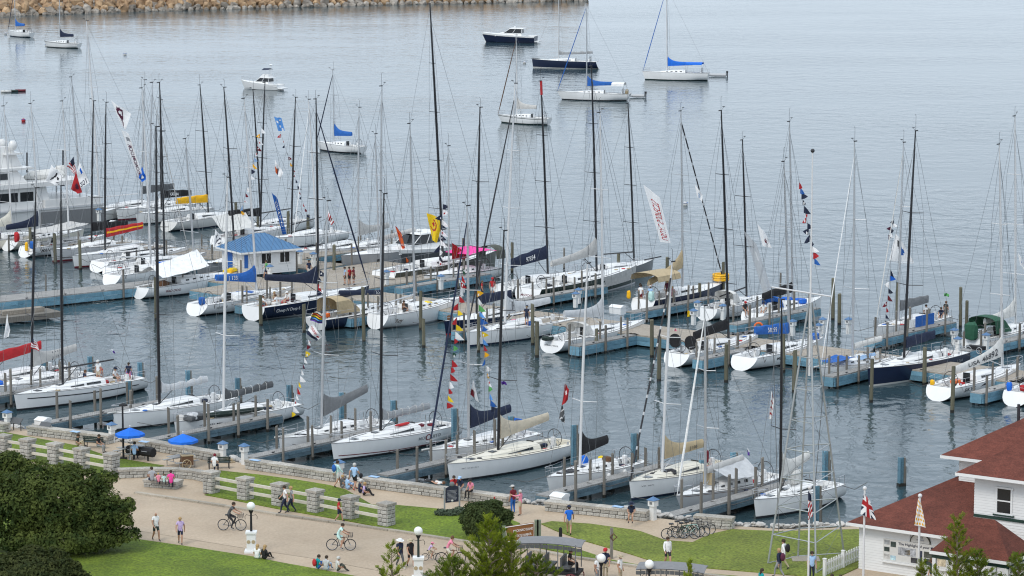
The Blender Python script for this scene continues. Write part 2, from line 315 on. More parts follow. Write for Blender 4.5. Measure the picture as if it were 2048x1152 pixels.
# ------------------------------------------------------------------ stone walls
def stone_mesh(seed):
    rnd = random.Random(seed); b = .12; vs = []; 
    for y, k in ((-.5, 1 - b * 1.6), (-.42, 1.0), (.5, 1.0)):
        for x, z in ((-.5, -.5), (.5, -.5), (.5, .5), (-.5, .5)):
            vs.append((x * k * .93 + rnd.uniform(-.02, .02), y + rnd.uniform(-.05, .03) * (y < 0), z * k * .86 + rnd.uniform(-.03, .03)))
    m = MB(); m.add(vs, [(0, 1, 2, 3)] + [(i * 4 + j, (i + 1) * 4 + j, (i + 1) * 4 + (j + 1) % 4, i * 4 + (j + 1) % 4) for i in (0, 1) for j in range(4)] + [(11, 10, 9, 8)])
    return m.mesh('stone', STONE)
STONES = [stone_mesh(i) for i in range(8)]
def wall_run(root, o, a, b, h, th, z0=0.0, courses=2, ends=True, capname='cap_stone'):
    """a,b: base line of the camera-side face (world); stones proud of a mortar core"""
    d = (b - a); L = d.length; d.normalize(); n = Vector((d.y, -d.x, 0)); ang = math.atan2(d.y, d.x)
    if n.y > 0: pass
    capt = .15; hh = h - capt; ch = hh / courses
    mid = (a + b) / 2 - n * th / 2 - o
    MB().box((mid.x, mid.y, z0 + hh / 2), (L, th - .03, hh), ang).build('core', MORT, root)
    def face(p, dirv, nrm, length):
        an = math.atan2(dirv.y, dirv.x)
        for c in range(courses):
            x = 0.0 if c % 2 else -random.uniform(.1, .3)
            while x < length - .04:
                wd = random.uniform(.34, .72); x0 = max(0, x); x1 = min(length, x + wd)
                if x1 - x0 > .07:
                    m_ = p + dirv * ((x0 + x1) / 2) - nrm * (.06 + random.uniform(-.012, .012)) - o
                    inst('stone', random.choice(STONES), root, (m_.x, m_.y, z0 + ch * (c + .5)), an, (x1 - x0, .2, ch))
                x += wd
    face(a, d, n, L)
    if ends: face(b, -n, d, th); face(a - n * th, n, -d, th)
    k = max(1, round(L / 1.7))
    for i in range(k):
        s0, s1 = L * i / k + (-.06 if i == 0 else .006), L * (i + 1) / k + (.06 if i == k - 1 else -.006)
        m_ = a + d * ((s0 + s1) / 2) - n * th / 2 - o
        MB().box((m_.x, m_.y, z0 + hh + capt / 2 + random.uniform(-.008, .008)), (s1 - s0, th + .14, capt), ang).build(capname, CAPST, root)
def stone_wall(label, pts, h=.62, th=.65, courses=2, ends=True):
    q = pix(pts); root = thing('stone_wall', label, 'wall', q[0])
    for i in range(len(q) - 1): wall_run(root, q[0], q[i], q[i + 1], h, th, 0, courses, ends)
    return root
stone_wall('short stub of limestone seawall at the far left edge beyond the lawn', [(-140, 846), (6, 866)])
stone_wall('limestone seawall with white dock box behind it, beside the striped-hull sloop', [(55, 870), (216, 889)])
stone_wall('limestone seawall behind the two blue umbrellas', [(267, 895), (436, 925)])
stone_wall('long limestone seawall left of the standing backpacker', [(491, 938), (668, 964)])
stone_wall('long limestone seawall on which the lying and seated sunbathers rest', [(725, 975), (1013, 1013)])
stone_wall('limestone seawall with the person at a small easel table', [(1090, 1022), (1291, 1043)])
stone_wall('short limestone wall stub behind the parked bicycles', [(1388, 1054), (1462, 1060)], h=.7, courses=3)
stone_wall('curved limestone bench wall around the paved plaza', [(238, 957), (290, 955), (351, 956), (385, 959), (410, 965), (421, 978)], h=.6, th=.5, ends=False)
q = pix([(288, 974), (352, 979)]); root = thing('stone_bench', 'square limestone block seat in the plaza with a family sitting on it', 'bench', q[0])
wall_run(root, q[0], q[0], q[1], .48, .95)
# pillars with rails
def pillar_fence(label, pts, h=1.38, wd=.74):
    q = pix(pts, G + .04); o = q[0]; root = thing('stone_pillar_fence', label, 'fence', o)
    for i, p in enumerate(q):
        d = (q[min(i + 1, len(q) - 1)] - q[max(0, i - 1)]); d.normalize(); an = math.atan2(d.y, d.x); n = Vector((d.y, -d.x, 0))
        pr = MB().box((0, 0, h / 2 - .05), (wd - .06, wd - .06, h - .1)).build('pillar', MORT, root); pr.location = p - o; pr.rotation_euler = (0, 0, an)
        ch = (h - .16) / 5
        for c in range(5):
            sp = random.uniform(-.14, .14)
            for (ox, oy, rz, ln) in ((0, -wd / 2, 0, wd), (wd / 2, 0, math.pi / 2, wd), (-wd / 2, 0, -math.pi / 2, wd)):
                for a_, b_ in ((-ln / 2, sp), (sp, ln / 2)):
                    cxx = (a_ + b_) / 2; ca, sa = math.cos(rz), math.sin(rz)
                    inst('stone', random.choice(STONES), pr, (ox + cxx * ca + .06 * -sa * -1 * 0 - (0 if oy == 0 else 0) + (-.05 if ox > 0 else .05 if ox < 0 else 0), oy + cxx * sa + (.05 if oy < 0 else 0), ch * (c + .5)), rz, (b_ - a_, .18, ch))
        cp = MB().box((0, 0, h - .07), (wd + .14, wd + .14, .15)).build('cap_stone', CAPST, pr)
    RAIL = M('rail_concrete', (.56, .52, .44), .85, var=.1)
    for a, b in zip(q, q[1:]):
        d = b - a; dn = d.normalized(); an = math.atan2(d.y, d.x)
        for z in (.45, .98):
            c = (a + b) / 2 - o; MB().box((c.x, c.y, z), (d.length - wd + .08, .14, .17), an).build('rail', RAIL, root)
    return root
pillar_fence('limestone pillar fence with two rails along the upper lawn, left of the plaza', [(-60, 902), (8, 910), (56, 918), (111, 927), (164, 937), (224, 948)])
pillar_fence('limestone pillar fence with two rails along the lawn right of the plaza', [(423, 985), (491, 998), (560, 1010), (631, 1023), (701, 1036), (773, 1050)])
# ------------------------------------------------------------------ rocks
def rock_mesh(seed, mat):
    rnd = random.Random(seed); m = MB(); m.ball((0, 0, 0), .5, 7, 5); m.v = [(x * rnd.uniform(.8, 1.15), y * rnd.uniform(.8, 1.15), z * rnd.uniform(.75, 1.2)) for x, y, z in m.v]
    return m.mesh('rock', mat)
ROCKW = two_tone('pale_shore_rock', (.38, .36, .33), (.62, .60, .57), 1.5, .3, .7, .9, .5, 8)
ROCKB = two_tone('orange_breakwater_rock', (.20, .115, .06), (.46, .32, .19), .22, .3, .7, .9, .7, 1.5, fine=.35)
ROCKD = two_tone('wet_breakwater_rock', (.12, .10, .08), (.40, .36, .31), .25, .35, .65, .85, .7, 1.5, fine=.3)
RW = [rock_mesh(i, ROCKW) for i in range(6)]; RB = [rock_mesh(20 + i, ROCKB) for i in range(9)]; RD = [rock_mesh(40 + i, ROCKD) for i in range(6)]
def riprap(label, pts, n, wdt=1.2, zz=.9):
    q = [P(x, y, zz) for x, y in pts]; root = thing('shore_rocks', label, 'rocks', q[0])
    for i in range(n):
        s = random.random() * (len(q) - 1); k = int(s); p = q[k].lerp(q[k + 1], s - k) - q[0]; r_ = random.uniform(.2, .5); off = random.uniform(-.2, wdt)
        inst('rock', random.choice(RW), root, (p.x + VV.x * off, p.y + VV.y * off, .25 - .75 * max(0, off) / wdt + random.uniform(-.1, .15)), rot=(random.uniform(-.4, .4), random.uniform(-.4, .4), random.uniform(0, 6)), scale=(r_ * 1.5, r_, r_ * .6))
riprap('pale riprap rocks between the left wall stub and the first seawall', [(0, 858), (60, 866)], 44)
riprap('pale riprap rocks in the gap beside the first blue umbrella', [(216, 882), (270, 892)], 48)
riprap('pale riprap rocks in the gap with the rope coil pedestal', [(435, 918), (492, 932)], 52)
riprap('pale riprap rocks in the gap behind the seated group', [(666, 958), (728, 968)], 36)
riprap('pale riprap rocks in the gap beside the couple in pink', [(1012, 1005), (1092, 1014)], 52)
riprap('pale riprap rocks in the gap beside the lone pedestal', [(1290, 1034), (1388, 1047)], 60)
riprap('pale rocks along the open shoreline behind the steel mast tower', [(1462, 1056), (1560, 1061), (1640, 1060), (1705, 1056)], 190, 1.0, 1.1)
# breakwater
bl = [P(x, y) for x, y in [(-40, 35), (250, 24), (520, 17), (780, 10), (1000, 5.5), (1180, 2.0)]]
root = thing('breakwater', 'long breakwater of orange-brown boulders across the harbour mouth', 'breakwater', bl[0])
mb = MB()
for i in range(len(bl) - 1):
    a, b = bl[i], bl[i + 1]; d = (b - a).normalized(); n = Vector((-d.y, d.x, 0)); n = n if n.y > 0 else -n
    sec = [(1.5, -.5), (7.5, 2.6), (10.5, 2.7), (17, -.5)]
    mb.loft([[tuple(p + n * o_ + Vector((0, 0, z_)) - bl[0]) for o_, z_ in sec] for p in (a, b)], False, False, False)
mb.build('core', ROCKD, root)
rocks = []
tot = 0
for i in range(len(bl) - 1):
    a, b = bl[i], bl[i + 1]; d = b - a; n = Vector((-d.y, d.x, 0)).normalized(); n = n if n.y > 0 else -n; L = d.length
    for row, (off, z, sz) in enumerate(((.6, .0, 1.9), (2.4, .65, 2.4), (4.4, 1.5, 2.7), (6.8, 2.45, 2.9), (9.5, 2.9, 2.9), (12.5, 2.3, 2.8))):
        x = random.uniform(0, 2)
        while x < L:
            rocks.append((a + d * (x / L) + n * (off + random.uniform(-.5, .5)), z, sz * random.uniform(.7, 1.25), row)); x += sz * random.uniform(.85, 1.25)
front = [r for r in rocks if 1 <= r[3] <= 3 and proj(r[0])[0] < 1230]; step = max(1, len(front) / 298.0); keep = set(id(front[int(i * step)]) for i in range(min(298, len(front))))
mb = MB()
for r_ in rocks:
    p, z, sz, row = r_; pp = p - bl[0]; me = random.choice(RD if row == 0 or (row == 1 and random.random() < .5) else RB)
    rot = (random.uniform(0, 6), random.uniform(0, 6), random.uniform(0, 6)); scl = (sz * random.uniform(1, 1.3), sz, sz * random.uniform(.8, 1.05))
    if id(r_) in keep: inst('boulder', me, root, (pp.x, pp.y, z), rot=rot, scale=scl)
    else:
        mt = Matrix.LocRotScale(Vector((pp.x, pp.y, z)), __import__('mathutils').Euler(rot), Vector(scl))
        mb.add([mt @ v.co for v in me.vertices], [tuple(f.vertices) for f in me.polygons], 1 if row == 0 else 0)
mb.build('boulder_mass', [ROCKB, ROCKD], root, kind='stuff')
# ------------------------------------------------------------------ docks and pilings
PLN = planks('dock_planks_light', (.30, .255, .20), (.40, .355, .30), R(VAZ))
PLG = planks('dock_planks_grey', (.24, .235, .225), (.35, .34, .325), R(VAZ))
def piling_mesh(name, r, mat, slant=True):
    m = MB(); m.loft([[(r * k * math.cos(2 * math.pi * j / 9), r * k * math.sin(2 * math.pi * j / 9), z if z < .99 else z + (.012 * math.cos(2 * math.pi * j / 9) if slant else 0)) for j in range(9)] for z, k in ((0, 1.04), (.5, 1.0), (1, .96))], True, True, True)
    return m.mesh(name, mat, True)
PM = {('n'): piling_mesh('piling', .098, PILE), 'g': piling_mesh('piling', .16, PILEG)}
WETM = piling_mesh('waterline_band', 1.0, WET, False)
def put_piling(root, o, p, ztop, kind='n', z0=-1.0):
    """p: world position at the water; wood shaft plus dark wet foot"""
    q = p - o; k = random.uniform(.9, 1.12)
    s = inst('piling', PM[kind], root, (q.x, q.y, z0 - o.z), random.uniform(0, 6), (k, k, ztop - z0)); s.rotation_euler = (random.uniform(-.012, .012), random.uniform(-.012, .012), random.uniform(0, 6))
    r_ = (.098 if kind == 'n' else .16) * k * 1.06
    inst('wet_foot', WETM, s, (0, 0, 0), 0, (r_ / k, r_ / k, (.22 - z0) / (ztop - z0)))
    return s
def dock(label, a, az, L, wd, z=1.0, mat=None, fas=None, fh=.55, posts=(), seg=3.0, rail=False, name='finger_dock'):
    """a: world start (near-left corner line centre), az heading, pilings at (along, side, height)"""
    root = thing(name, label, 'dock', (a.x, a.y, 0), -R(az)); o = Vector((0, 0, 0))
    MB().box((0, L / 2, z - .06), (wd, L, .12)).build('deck', mat or PLG, root)
    n = max(1, round(L / seg))
    for sd in (-1, 1):
        for i in range(n):
            for (h0, h1) in ((0, .5), (.5, 1)):
                y0, y1 = L * i / n + .01, L * (i + 1) / n - .01; zc = z - .10 - fh * (h0 + h1) / 2
                MB().box((sd * (wd / 2 + .03 + (.02 if h0 else 0)), (y0 + y1) / 2, zc), (.07, y1 - y0, fh * .5 - .02)).build('fascia_board', fas or BLUEF, root)
    for i in (0, 1):
        MB().box((0, L + .035 if i else -.035, z - .10 - fh / 2), (wd - .02, .06, fh)).build('end_board', fas or BLUEF, root)
    for yy in [1.0 + 2.9 * i for i in range(int((L - 1) / 2.9) + 1)]:
        MB().box((0, yy, z - .72), (wd - .15, .25, .3)).build('cross_beam', WET, root)
    for al, sd, ht in posts:
        put_piling(root, o, Vector((sd * (wd / 2 + .19), al, 0)), z + ht)
    # cleats
    for i in range(int(L / 4)):
        c = MB().box((wd / 2 - .15, 2 + 4 * i, z + .06), (.05, .28, .05)); c.box((wd / 2 - .15, 2 + 4 * i, z + .02), (.05, .1, .08)); c.build('cleat', K('dark'), root)
    return root
def std_posts(L, first=2.6, sp=2.9, h=1.6):
    r_ = []
    y = first
    while y < L + .2:
        r_.append((min(y, L - .15), 1, h + random.uniform(-.35, .3))); r_.append((min(y + random.uniform(-.5, 1.0), L - .15), -1, h + random.uniform(-.4, .3))); y += sp
    return r_
near_f = [('grey finger dock at the far left beside the red-covered boat', (-45, 812)), ('grey finger dock between the striped-hull sloop and the plain white sloop', (108, 862)), ('grey finger dock beside the boat with grey flaked sails', (335, 895)),
          ('grey finger dock between the grey-covered sloop and the red-lettered racer', (545, 930)), ('grey finger dock between the blue-covered sloop and the beige-covered sloop', (795, 962)),
          ('grey finger dock beside the black-covered boat by the white dock box', (1138, 1000)), ('grey finger dock between the grey-tented cruiser and the low white racer', (1400, 1042))]
for (lb, px), (fu, fv) in zip(near_f, ((-174.3, 138.5), (-163.1, 137.5), (-152.8, 138.5), (-143.3, 139.3), (-132.5, 141), (-120.5, 143), (-110.9, 143.6))):
    a = UU * fu + VV * fv; a.z = 1.0; dock(lb, a, VAZ, 13.0, .95, 1.0, PLG, BLUED, .5, std_posts(13.0))
# main pier (parallel to the shore) and its fingers
MP0 = P(395, 549, 1.0); MAZ = 128.7
MPL = 132.0; mdir = Vector((math.sin(R(MAZ)), math.cos(R(MAZ)), 0)); mn = Vector((-mdir.y, mdir.x, 0)); mn = mn if mn.y < 0 else -mn    # toward camera
pier = dock('wide wooden main pier with blue fascia running across the marina', MP0, MAZ, MPL, 5.0, 1.0, PLN, BLUEF, .75, [], 4.0, name='main_pier')
def main_x(px, py):   # along-pier coordinate of a pixel
    return (P(px, py, 1.0) - MP0).dot(mdir)
fing = [('blue finger dock with ladder between the two covered racers near the dock house', (478, 609)), ('short blue finger dock beside the white sloop with script name', (690, 634)), ('blue finger dock hidden beside the navy bow', (912, 662)),
        ('long bright blue finger dock beside the sloop with oval transom', (1150, 691)), ('blue finger dock beside the boat with two black wheel covers', (1398, 718)), ('blue finger dock beside the small white boat with blue tarp', (1664, 753)), ('blue finger dock with ladder beside the swift-marked white racer', (1962, 786))]
for (lb, px), du in zip(fing, (0, .3, 0, 0, -.1, -.35, -.4)):
    e = P(px[0], px[1], 1.0) + UU * du; L = max(8.0, min(18.0, (e - MP0).dot(mn) - 2.5))
    dock(lb, e, VAZ, L, 1.0, 1.0, PLG, BLUEF, .72, std_posts(L, .3, 2.9, 1.5))
fpx = [('far blue finger dock left of the white boat with pink awning', 0), ('far blue finger dock behind the dark green hull', 1), ('far blue finger dock beside the navy cruiser with bimini', 2), ('far blue finger dock behind the boat with black sail cover', 3), ('far blue finger dock right of the open piling row', 4), ('far blue finger dock at the right by the green dodger', 5)]
for (lb, i), px in zip(fpx, ((792, 574), (1012, 598), (1240, 622), (1440, 645), (1690, 672), (1925, 700))):
    a = P(px[0], px[1], 1.0) + UU * (.4, 1.2, 1.1, 1.3, 2.5, .1)[i]; dock(lb, a, VAZ, 12.5, 1.1, 1.0, PLG, BLUEF, .6, std_posts(12.5, 1.5, 3.0, 1.5))
# left access walkway
a, b = P(-160, 614, 1.0), P(300, 566, 1.0); wz = math.degrees(math.atan2((b - a).x, (b - a).y))
dock('long low walkway with blue fascia on the left leading to the dock house', a, wz, (b - a).length + 3, 3.2, 1.0, PLG, BLUEF, .75, [(y, s, 1.6 + .25 * ((i * 7) % 3)) for i, y in enumerate((13.5, 20, 26.5, 33, 39.5, 46)) for s in (1,)] + [(y, -1, 1.5) for y in (13.8, 26.8, 40)], name='access_walkway')
fl = thing('float_raft', 'small weathered wooden float against the left walkway', 'float', P(45, 632, .5), -R(wz))
MB().box((0, 0, .0), (2.6, 6.5, .5)).build('hull', PILE, fl); MB().box((-.2, 0, .45), (.9, 4.2, .36)).build('crate_top', PLN, fl)
# dock house platform and back piers
dock('wide wooden platform under the dock house', P(470, 592, 1.0), VAZ, 26, 12, .985, PLN, BLUEF, .7, [], 5.0, name='dock_platform')
dock('far wooden pier behind the red-covered boat', P(150, 482, 1.0), MAZ - 4, 34, 5, 1.0, PLN, BLUEF, .6, [(y, s, 1.5) for y in (3, 9, 15, 21, 27) for s in (-1, 1)], name='far_pier')
dock('far pier behind the dock house', P(560, 517, 1.0), VAZ, 15, 4, 1.0, PLN, BLUEF, .6, [(y, s, 1.5) for y in (3, 9, 14) for s in (-1, 1)], name='far_pier')
# free-standing mooring pilings: (x, y top, y at water)
MOOR = [(312, 555, 640, 'the white tarp boat'), (522, 590, 652, 'the blue-covered boat'), (608, 608, 665, 'the black script-lettered racer'), (728, 575, 683, 'the sloop with script name on the quarter'), (841, 582, 660, 'the white sloop bow by the pier gap'), (848, 637, 695, 'the navy bow'),
        (957, 628, 705, 'the hull with the navy-shirted crewman'), (1066, 608, 690, 'the oval transom boat'), (1074, 643, 715, 'the oval transom, lower of two'), (1192, 657, 705, 'the bright blue finger dock'), (1304, 640, 715, 'the dock end by the dark furled stay'), (1318, 672, 762, 'the black wheel covers'),
        (1452, 688, 765, 'the blue numbered cover'), (1567, 668, 745, 'the mid fairway by the black mast'), (1588, 700, 785, 'the fairway left of the steel tower'), (1742, 718, 805, 'the navy racer bow'), (1849, 695, 770, 'the navy racer midship'), (1904, 733, 825, 'the bow-turned swift-marked racer'),
        (18, 470, 505, 'the far left lettered stern'), (62, 455, 512, 'the bold-lettered stern'), (111, 467, 528, 'the second bow from the left'), (161, 480, 540, 'the red-covered hull'), (273, 500, 540, 'the white racer behind the tarp'),
        (1666, 557, 640, 'the open water right of the steel tower top'), (1679, 588, 650, 'the second open-water post'), (1921, 575, 655, 'the grilling crew'), (1933, 602, 660, 'the white sail cover'), (1794, 565, 640, 'the blue tarp boat'),
        (928, 477, 560, 'the pink awning'), (1024, 485, 545, 'the numbered navy cover'), (1128, 496, 540, 'the grey sail cover'), (1236, 507, 555, 'the green hull bow'), (1334, 515, 570, 'the navy cruiser bow'), (1399, 566, 615, 'the yellow float bow'), (1447, 524, 600, 'the striped furled stay'), (1560, 546, 590, 'the black covered boom'),
        (472, 405, 470, 'the white awning'), (516, 430, 480, 'the lettered black boom'), (577, 422, 478, 'the pole boom'), (616, 430, 480, 'the bare slanting boom'), (668, 490, 560, 'the group on the pier'), (784, 460, 500, 'the grey-hulled yacht')]
for x, yt, yb, lb in MOOR:
    p = P(x, yb); zt = PY(x, yt, p.y).z; g = 'g' if yt < 760 and yb - yt > 45 else 'n'
    r_ = thing('mooring_piling', 'wooden mooring piling in the water by ' + lb, 'piling', p, 0, 'free-standing wooden mooring pilings'); put_piling(r_, p, p, zt, g)
# steel sheet piles painted blue
STP = [(88, 703, 765, 'behind the red boom cover'), (181, 713, 762, 'behind the man in red'), (281, 725, 772, 'beside the stern wheel of the striped sloop'), (258, 762, 818, 'in front of the striped stern'), (377, 741, 800, 'behind the flaked grey boom'), (476, 756, 806, 'behind the draped grey mainsail'), (579, 770, 815, 'at the stern with the flag string'),
       (684, 785, 845, 'behind the raised grey boom cover'), (787, 801, 850, 'behind the strapped grey cover'), (909, 817, 888, 'at the stern of the red-lettered racer'), (1022, 833, 868, 'behind the beige sail cover'), (1148, 850, 935, 'at the stern of the beige-covered sloop'), (1268, 867, 950, 'beside the black furled stay'),
       (1404, 920, 970, 'between the tan-covered and tented boats'), (1467, 905, 950, 'behind the grey tented cruiser'), (1651, 902, 968, 'at the stern of the low white racer'), (1633, 972, 1052, 'beside the steel tower leg and striped flag'), (1802, 915, 972, 'standing alone in the water beyond the red roof')]
for x, yt, yb, lb in STP:
    p = P(x, yb); zt = PY(x, yt, p.y).z; r_ = thing('steel_pile', 'blue painted steel mooring pile ' + lb, 'pile', p, R(20), 'blue steel mooring piles')
    MB().box((-.16, 0, (zt - 1) / 2), (.05, .34, zt + 1)).box((.02, 0, (zt - 1) / 2), (.31, .05, zt + .998)).build('web', BLUEF, r_)
    MB().box((.2, 0, (zt - 1) / 2), (.07, .34, zt + .99)).box((.28, .02, (zt - 1.6) / 2), (.09, .26, zt + .4)).build('timber_face', PILE, r_)
    MB().box((.02, 0, -.3), (.52, .38, 1.0)).build('wet_foot', WET, r_)
# power pedestals
PEDB = M('pedestal_white', (.74, .74, .72), .5, var=.04); PEDR = M('pedestal_blue', (.08, .17, .32), .5, var=.08)
def pedestal(px, py, z, label):
    p = P(px, py, z); r_ = thing('power_pedestal', label, 'pedestal', p, R(-VAZ + random.uniform(-8, 8)), 'white dock pedestals with blue roofs')
    MB().box((0, 0, .45), (.32, .32, .9)).build('post', PEDB, r_)
    MB().box((0, 0, 1.06), (.46, .46, .36)).build('lamp_head', PEDB, r_)
    MB().box((0, -.235, 1.08), (.2, .02, .16)).build('outlet_panel', K('mgrey'), r_)
    MB().loft([[(s * x, s * y, zz) for x, y in ((-1, -1), (1, -1), (1, 1), (-1, 1))] for s, zz in ((.29, 1.24), (.29, 1.27), (.02, 1.46))], True).build('roof', PEDR, r_)
for x, y, z, lb in [(15, 860, G, 'at the far left gap in the seawall'), (224, 885, G, 'beside the left blue umbrella'), (446, 924, G, 'with a heap of yellow rope, between two seawalls'), (489, 929, G, 'thin one at the start of the long seawall'), (679, 963, G, 'behind the backpacker on the promenade'), (1306, 1040, G, 'alone beside the easel sitter'),
                    (540, 559, 1, 'in front of the dock house'), (600, 528, 1, 'right of the dock house'), (627, 533, 1, 'second to the right of the dock house'), (773, 570, 1, 'on the pier left of the script-named boat'), (882, 579, 1, 'beside the pier gap with two posts'), (925, 585, 1, 'under the red pennants on the main pier'), (1157, 607, 1, 'beside the furled jib at the main pier'), (1151, 615, 1, 'second beside the furled jib'),
                    (1395, 633, 1, 'by the navy cruiser stern'), (1387, 650, 1, 'on the near edge by the black covered boom'), (1446, 640, 1, 'beside the life ring'), (1585, 672, 1, 'beside the blue numbered cover'), (1637, 680, 1, 'behind the steel tower'), (1645, 668, 1, 'second behind the steel tower'), (1697, 668, 1, 'left of the blue tarp boat'), (1908, 690, 1, 'beside the green dodger'), (1915, 708, 1, 'in front of the green dodger'), (1972, 700, 1, 'behind the numbered white cover'), (198, 442, 1, 'on the far pier behind the red cover')]:
    pedestal(x, y, z, 'white power pedestal with blue pyramid roof ' + lb)
def dock_box(px, py, z, sx, label, rz=-VAZ):
    p = P(px, py, z); r_ = thing('dock_box', label, 'box', p, R(rz)); m = GEL
    MB().box((0, 0, .27), (sx, .75, .54)).build('bin', m, r_)
    MB().loft([[(-sx / 2 - .03, y, z_) for y, z_ in ((-.41, .55), (.41, .55), (.41, .72), (0, .78), (-.41, .6))], [(sx / 2 + .03, y, z_) for y, z_ in ((-.41, .55), (.41, .55), (.41, .72), (0, .78), (-.41, .6))]]).build('lid', m, r_)
dock_box(86, 856, G, .95, 'white dock box behind the first seawall'); dock_box(1119, 1010, G, .95, 'white dock box at the root of the dock by the black-covered boat')
dock_box(232, 456, 1, 1.6, 'white dock box on the far pier'); dock_box(1235, 627, 1, 1.3, 'white dock box on the main pier by the bimini cruiser')
# ------------------------------------------------------------------ boats
BO = {}
SPOT = []
def sm(t): t = max(0., min(1., t)); return t * t * (3 - 2 * t)
def boat(key, label, end, px, L, az, hull='white', boot='dark', mast=None, mcol='black', cover=None, B=None, fb=(1.28, 1.02), rb=.25, rs=.45, sr=.78, furl=None, wheels=1, win='wedge',
         text=(), spr=2, lod=0, boom=True, bang=3.0, bl=None, stripe=None, deck='deck', cab=1.0, name='sailboat', bh=1.15, ants=1, coach='deck'):
    B = B or (.15 * L + 1.45); hd = Vector((math.sin(R(az)), math.cos(R(az)), 0)); st = Vector((hd.y, -hd.x, 0))
    e = P(*px); S = e if end == 's' else e - hd * L
    root = thing(name, label, 'sailboat', S, -R(az), 'sailing yachts in the harbour')
    fB, fS = fb
    def hb(t):
        if t < .4: return B / 2 * (sr + (1 - sr) * math.sin(math.pi / 2 * t / .4))
        return B / 2 * max(.0, 1 - ((t - .4) / .6) ** 2.15)
    def dz(t): return fS + (fB - fS) * max(0, t) ** 1.5
    def hp(t, z, sd, off=0.0):   # point on the hull skin
        f = dz(t); k = max(-1, min(1, z / f)); w_ = hb(t)
        q = 1.0 - .16 * (1 - k) ** 2 if k >= 0 else .84 * (1 + k * 1.4)
        ro = .9 * (1 - sm(t / .34))
        q = q * (1 - ro) + ro * (max(0, 1 - (1 - max(0, k)) ** 2.3) ** .5 * .96 + .04)
        nar = 1 - .10 * sm((t - .55) / .4) * (1 - k)
        y = t * L + rb * k * sm((t - .72) / .28) + rs * k * (1 - t) ** 5
        return Vector((sd * (w_ * q * nar + off), y, z))
    ts = [0, .04, .1, .18, .26, .34, .42, .5, .58, .66, .74, .81, .87, .92, .96, .985, 1.0]
    mb = MB(); rings = []
    for t in ts:
        f = dz(t); lv = [f, f * .75, f * .5, f * .3, .16, .06, -.05]; r1 = [hp(t, z, 1) for z in lv]; r2 = [hp(t, z, -1) for z in reversed(lv)]
        kz = -.42 if t < .9 else -.42 * (1 - (t - .9) / .1 * .8); rings.append(r1 + [Vector((0, t * L, kz))] + r2)
    n = len(rings[0]); vs_ = [p for r_ in rings for p in r_]
    for i in range(len(rings) - 1):
        for j in range(n - 1):
            mi = 1 if 4 <= j <= n - 6 else 0
            mb.add([], []); mb.f.append((i * n + j, (i + 1) * n + j, (i + 1) * n + j + 1, i * n + j + 1)); mb.m.append(mi)
    mb.v = [tuple(p) for p in vs_]
    hm = M('gel_' + hull, PAL[hull], .25, var=.03, scale=.8) if hull != 'white' else GEL
    bm = M('boot_' + boot, PAL[boot], .4)
    hullo = mb.build('hull', [hm, bm], root, True)
    tr = rings[0]; MB().add([p + Vector((0, -.004, 0)) for p in tr], [tuple(range(n))]).build('transom', GEL if hull in ('white', 'navy', 'olive', 'dgreen', 'cream', 'lgrey') else hm, root)
    # deck with sunk cockpit
    DK = DECK if deck == 'deck' else M('deck_' + deck, PAL[deck], .6, var=.04, scale=2)
    c0, c1 = .015, .36; cw = .60; mb = MB(); tt = sorted(set([0, c0] + [t for t in ts if t > .03] + [c1])); sec = []
    def drow(t, low):
        w_ = max(.01, hb(t) - .01); z = dz(t) + .004; y = hp(t, dz(t), 1).y; zc = z - (.48 if low else -.03)
        return [(-w_, y, z), (-w_ * cw, y, z + .01), (-w_ * cw + .02, y, zc), (w_ * cw - .02, y, zc), (w_ * cw, y, z + .01), (w_, y, z)]
    for t in tt:
        if t == c0: sec += [drow(t, False), drow(t, True)]
        elif t == c1: sec += [drow(t, True), drow(t, False)]
        else: sec.append(drow(t, c0 < t < c1))
    mb.loft(sec, False, False, False); mb.build('deck', DK, root)
    # toe rail
    for sd in (-1, 1):
        MB().tube([hp(t, dz(t), sd) + Vector((0, 0, .02)) for t in ts], .022 if hull != 'navy' else .018, 4).build('toe_rail', M('toe_rail', (.25, .24, .23), .5) if not lod else WIRE, root)
    # cabin trunk
    k0, k1 = .35, .78; ch = .42 * cab
    CO = DECK if coach == 'deck' else M('deck_' + coach, PAL[coach], .6, var=.04, scale=2)
    def cr(t, sd, u):     # cabin side surface: u 0 bottom .. 1 top edge .. 2 centre
        s = (t - k0) / (k1 - k0); w_ = hb(t) * (.62 - .18 * s) * (1 - .5 * max(0, s - .8) / .2); h = ch * (1 - s ** 2.2) * (1 - .0 * s) + .02; z0 = dz(t) + .01; y = hp(t, dz(t), 1).y
        if u <= 1: return Vector((sd * w_ * (1 - .14 * u), y, z0 + h * .85 * u))
        return Vector((sd * w_ * .86 * (2 - u), y, z0 + h * (.85 + .2 * (1 - (2 - u) ** 2))))
    rg = []
    for i in range(9):
        t = k0 + (k1 - k0) * i / 8; rg.append([cr(t, -1, 0), cr(t, -1, .9), cr(t, -1, 1.2), cr(t, -1, 1.6), cr(t, 1, 2), cr(t, 1, 1.6), cr(t, 1, 1.2), cr(t, 1, .9), cr(t, 1, 0)])
    MB().loft(rg, False, True, True).build('cabin_trunk', CO, root, True)
    y_ = cr(k0, 1, 0).y - .012; zb = dz(k0)
    MB().box((0, y_, zb + ch * .35), (.62, .02, ch * .95 + .4)).build('companionway', GLASSD, root)
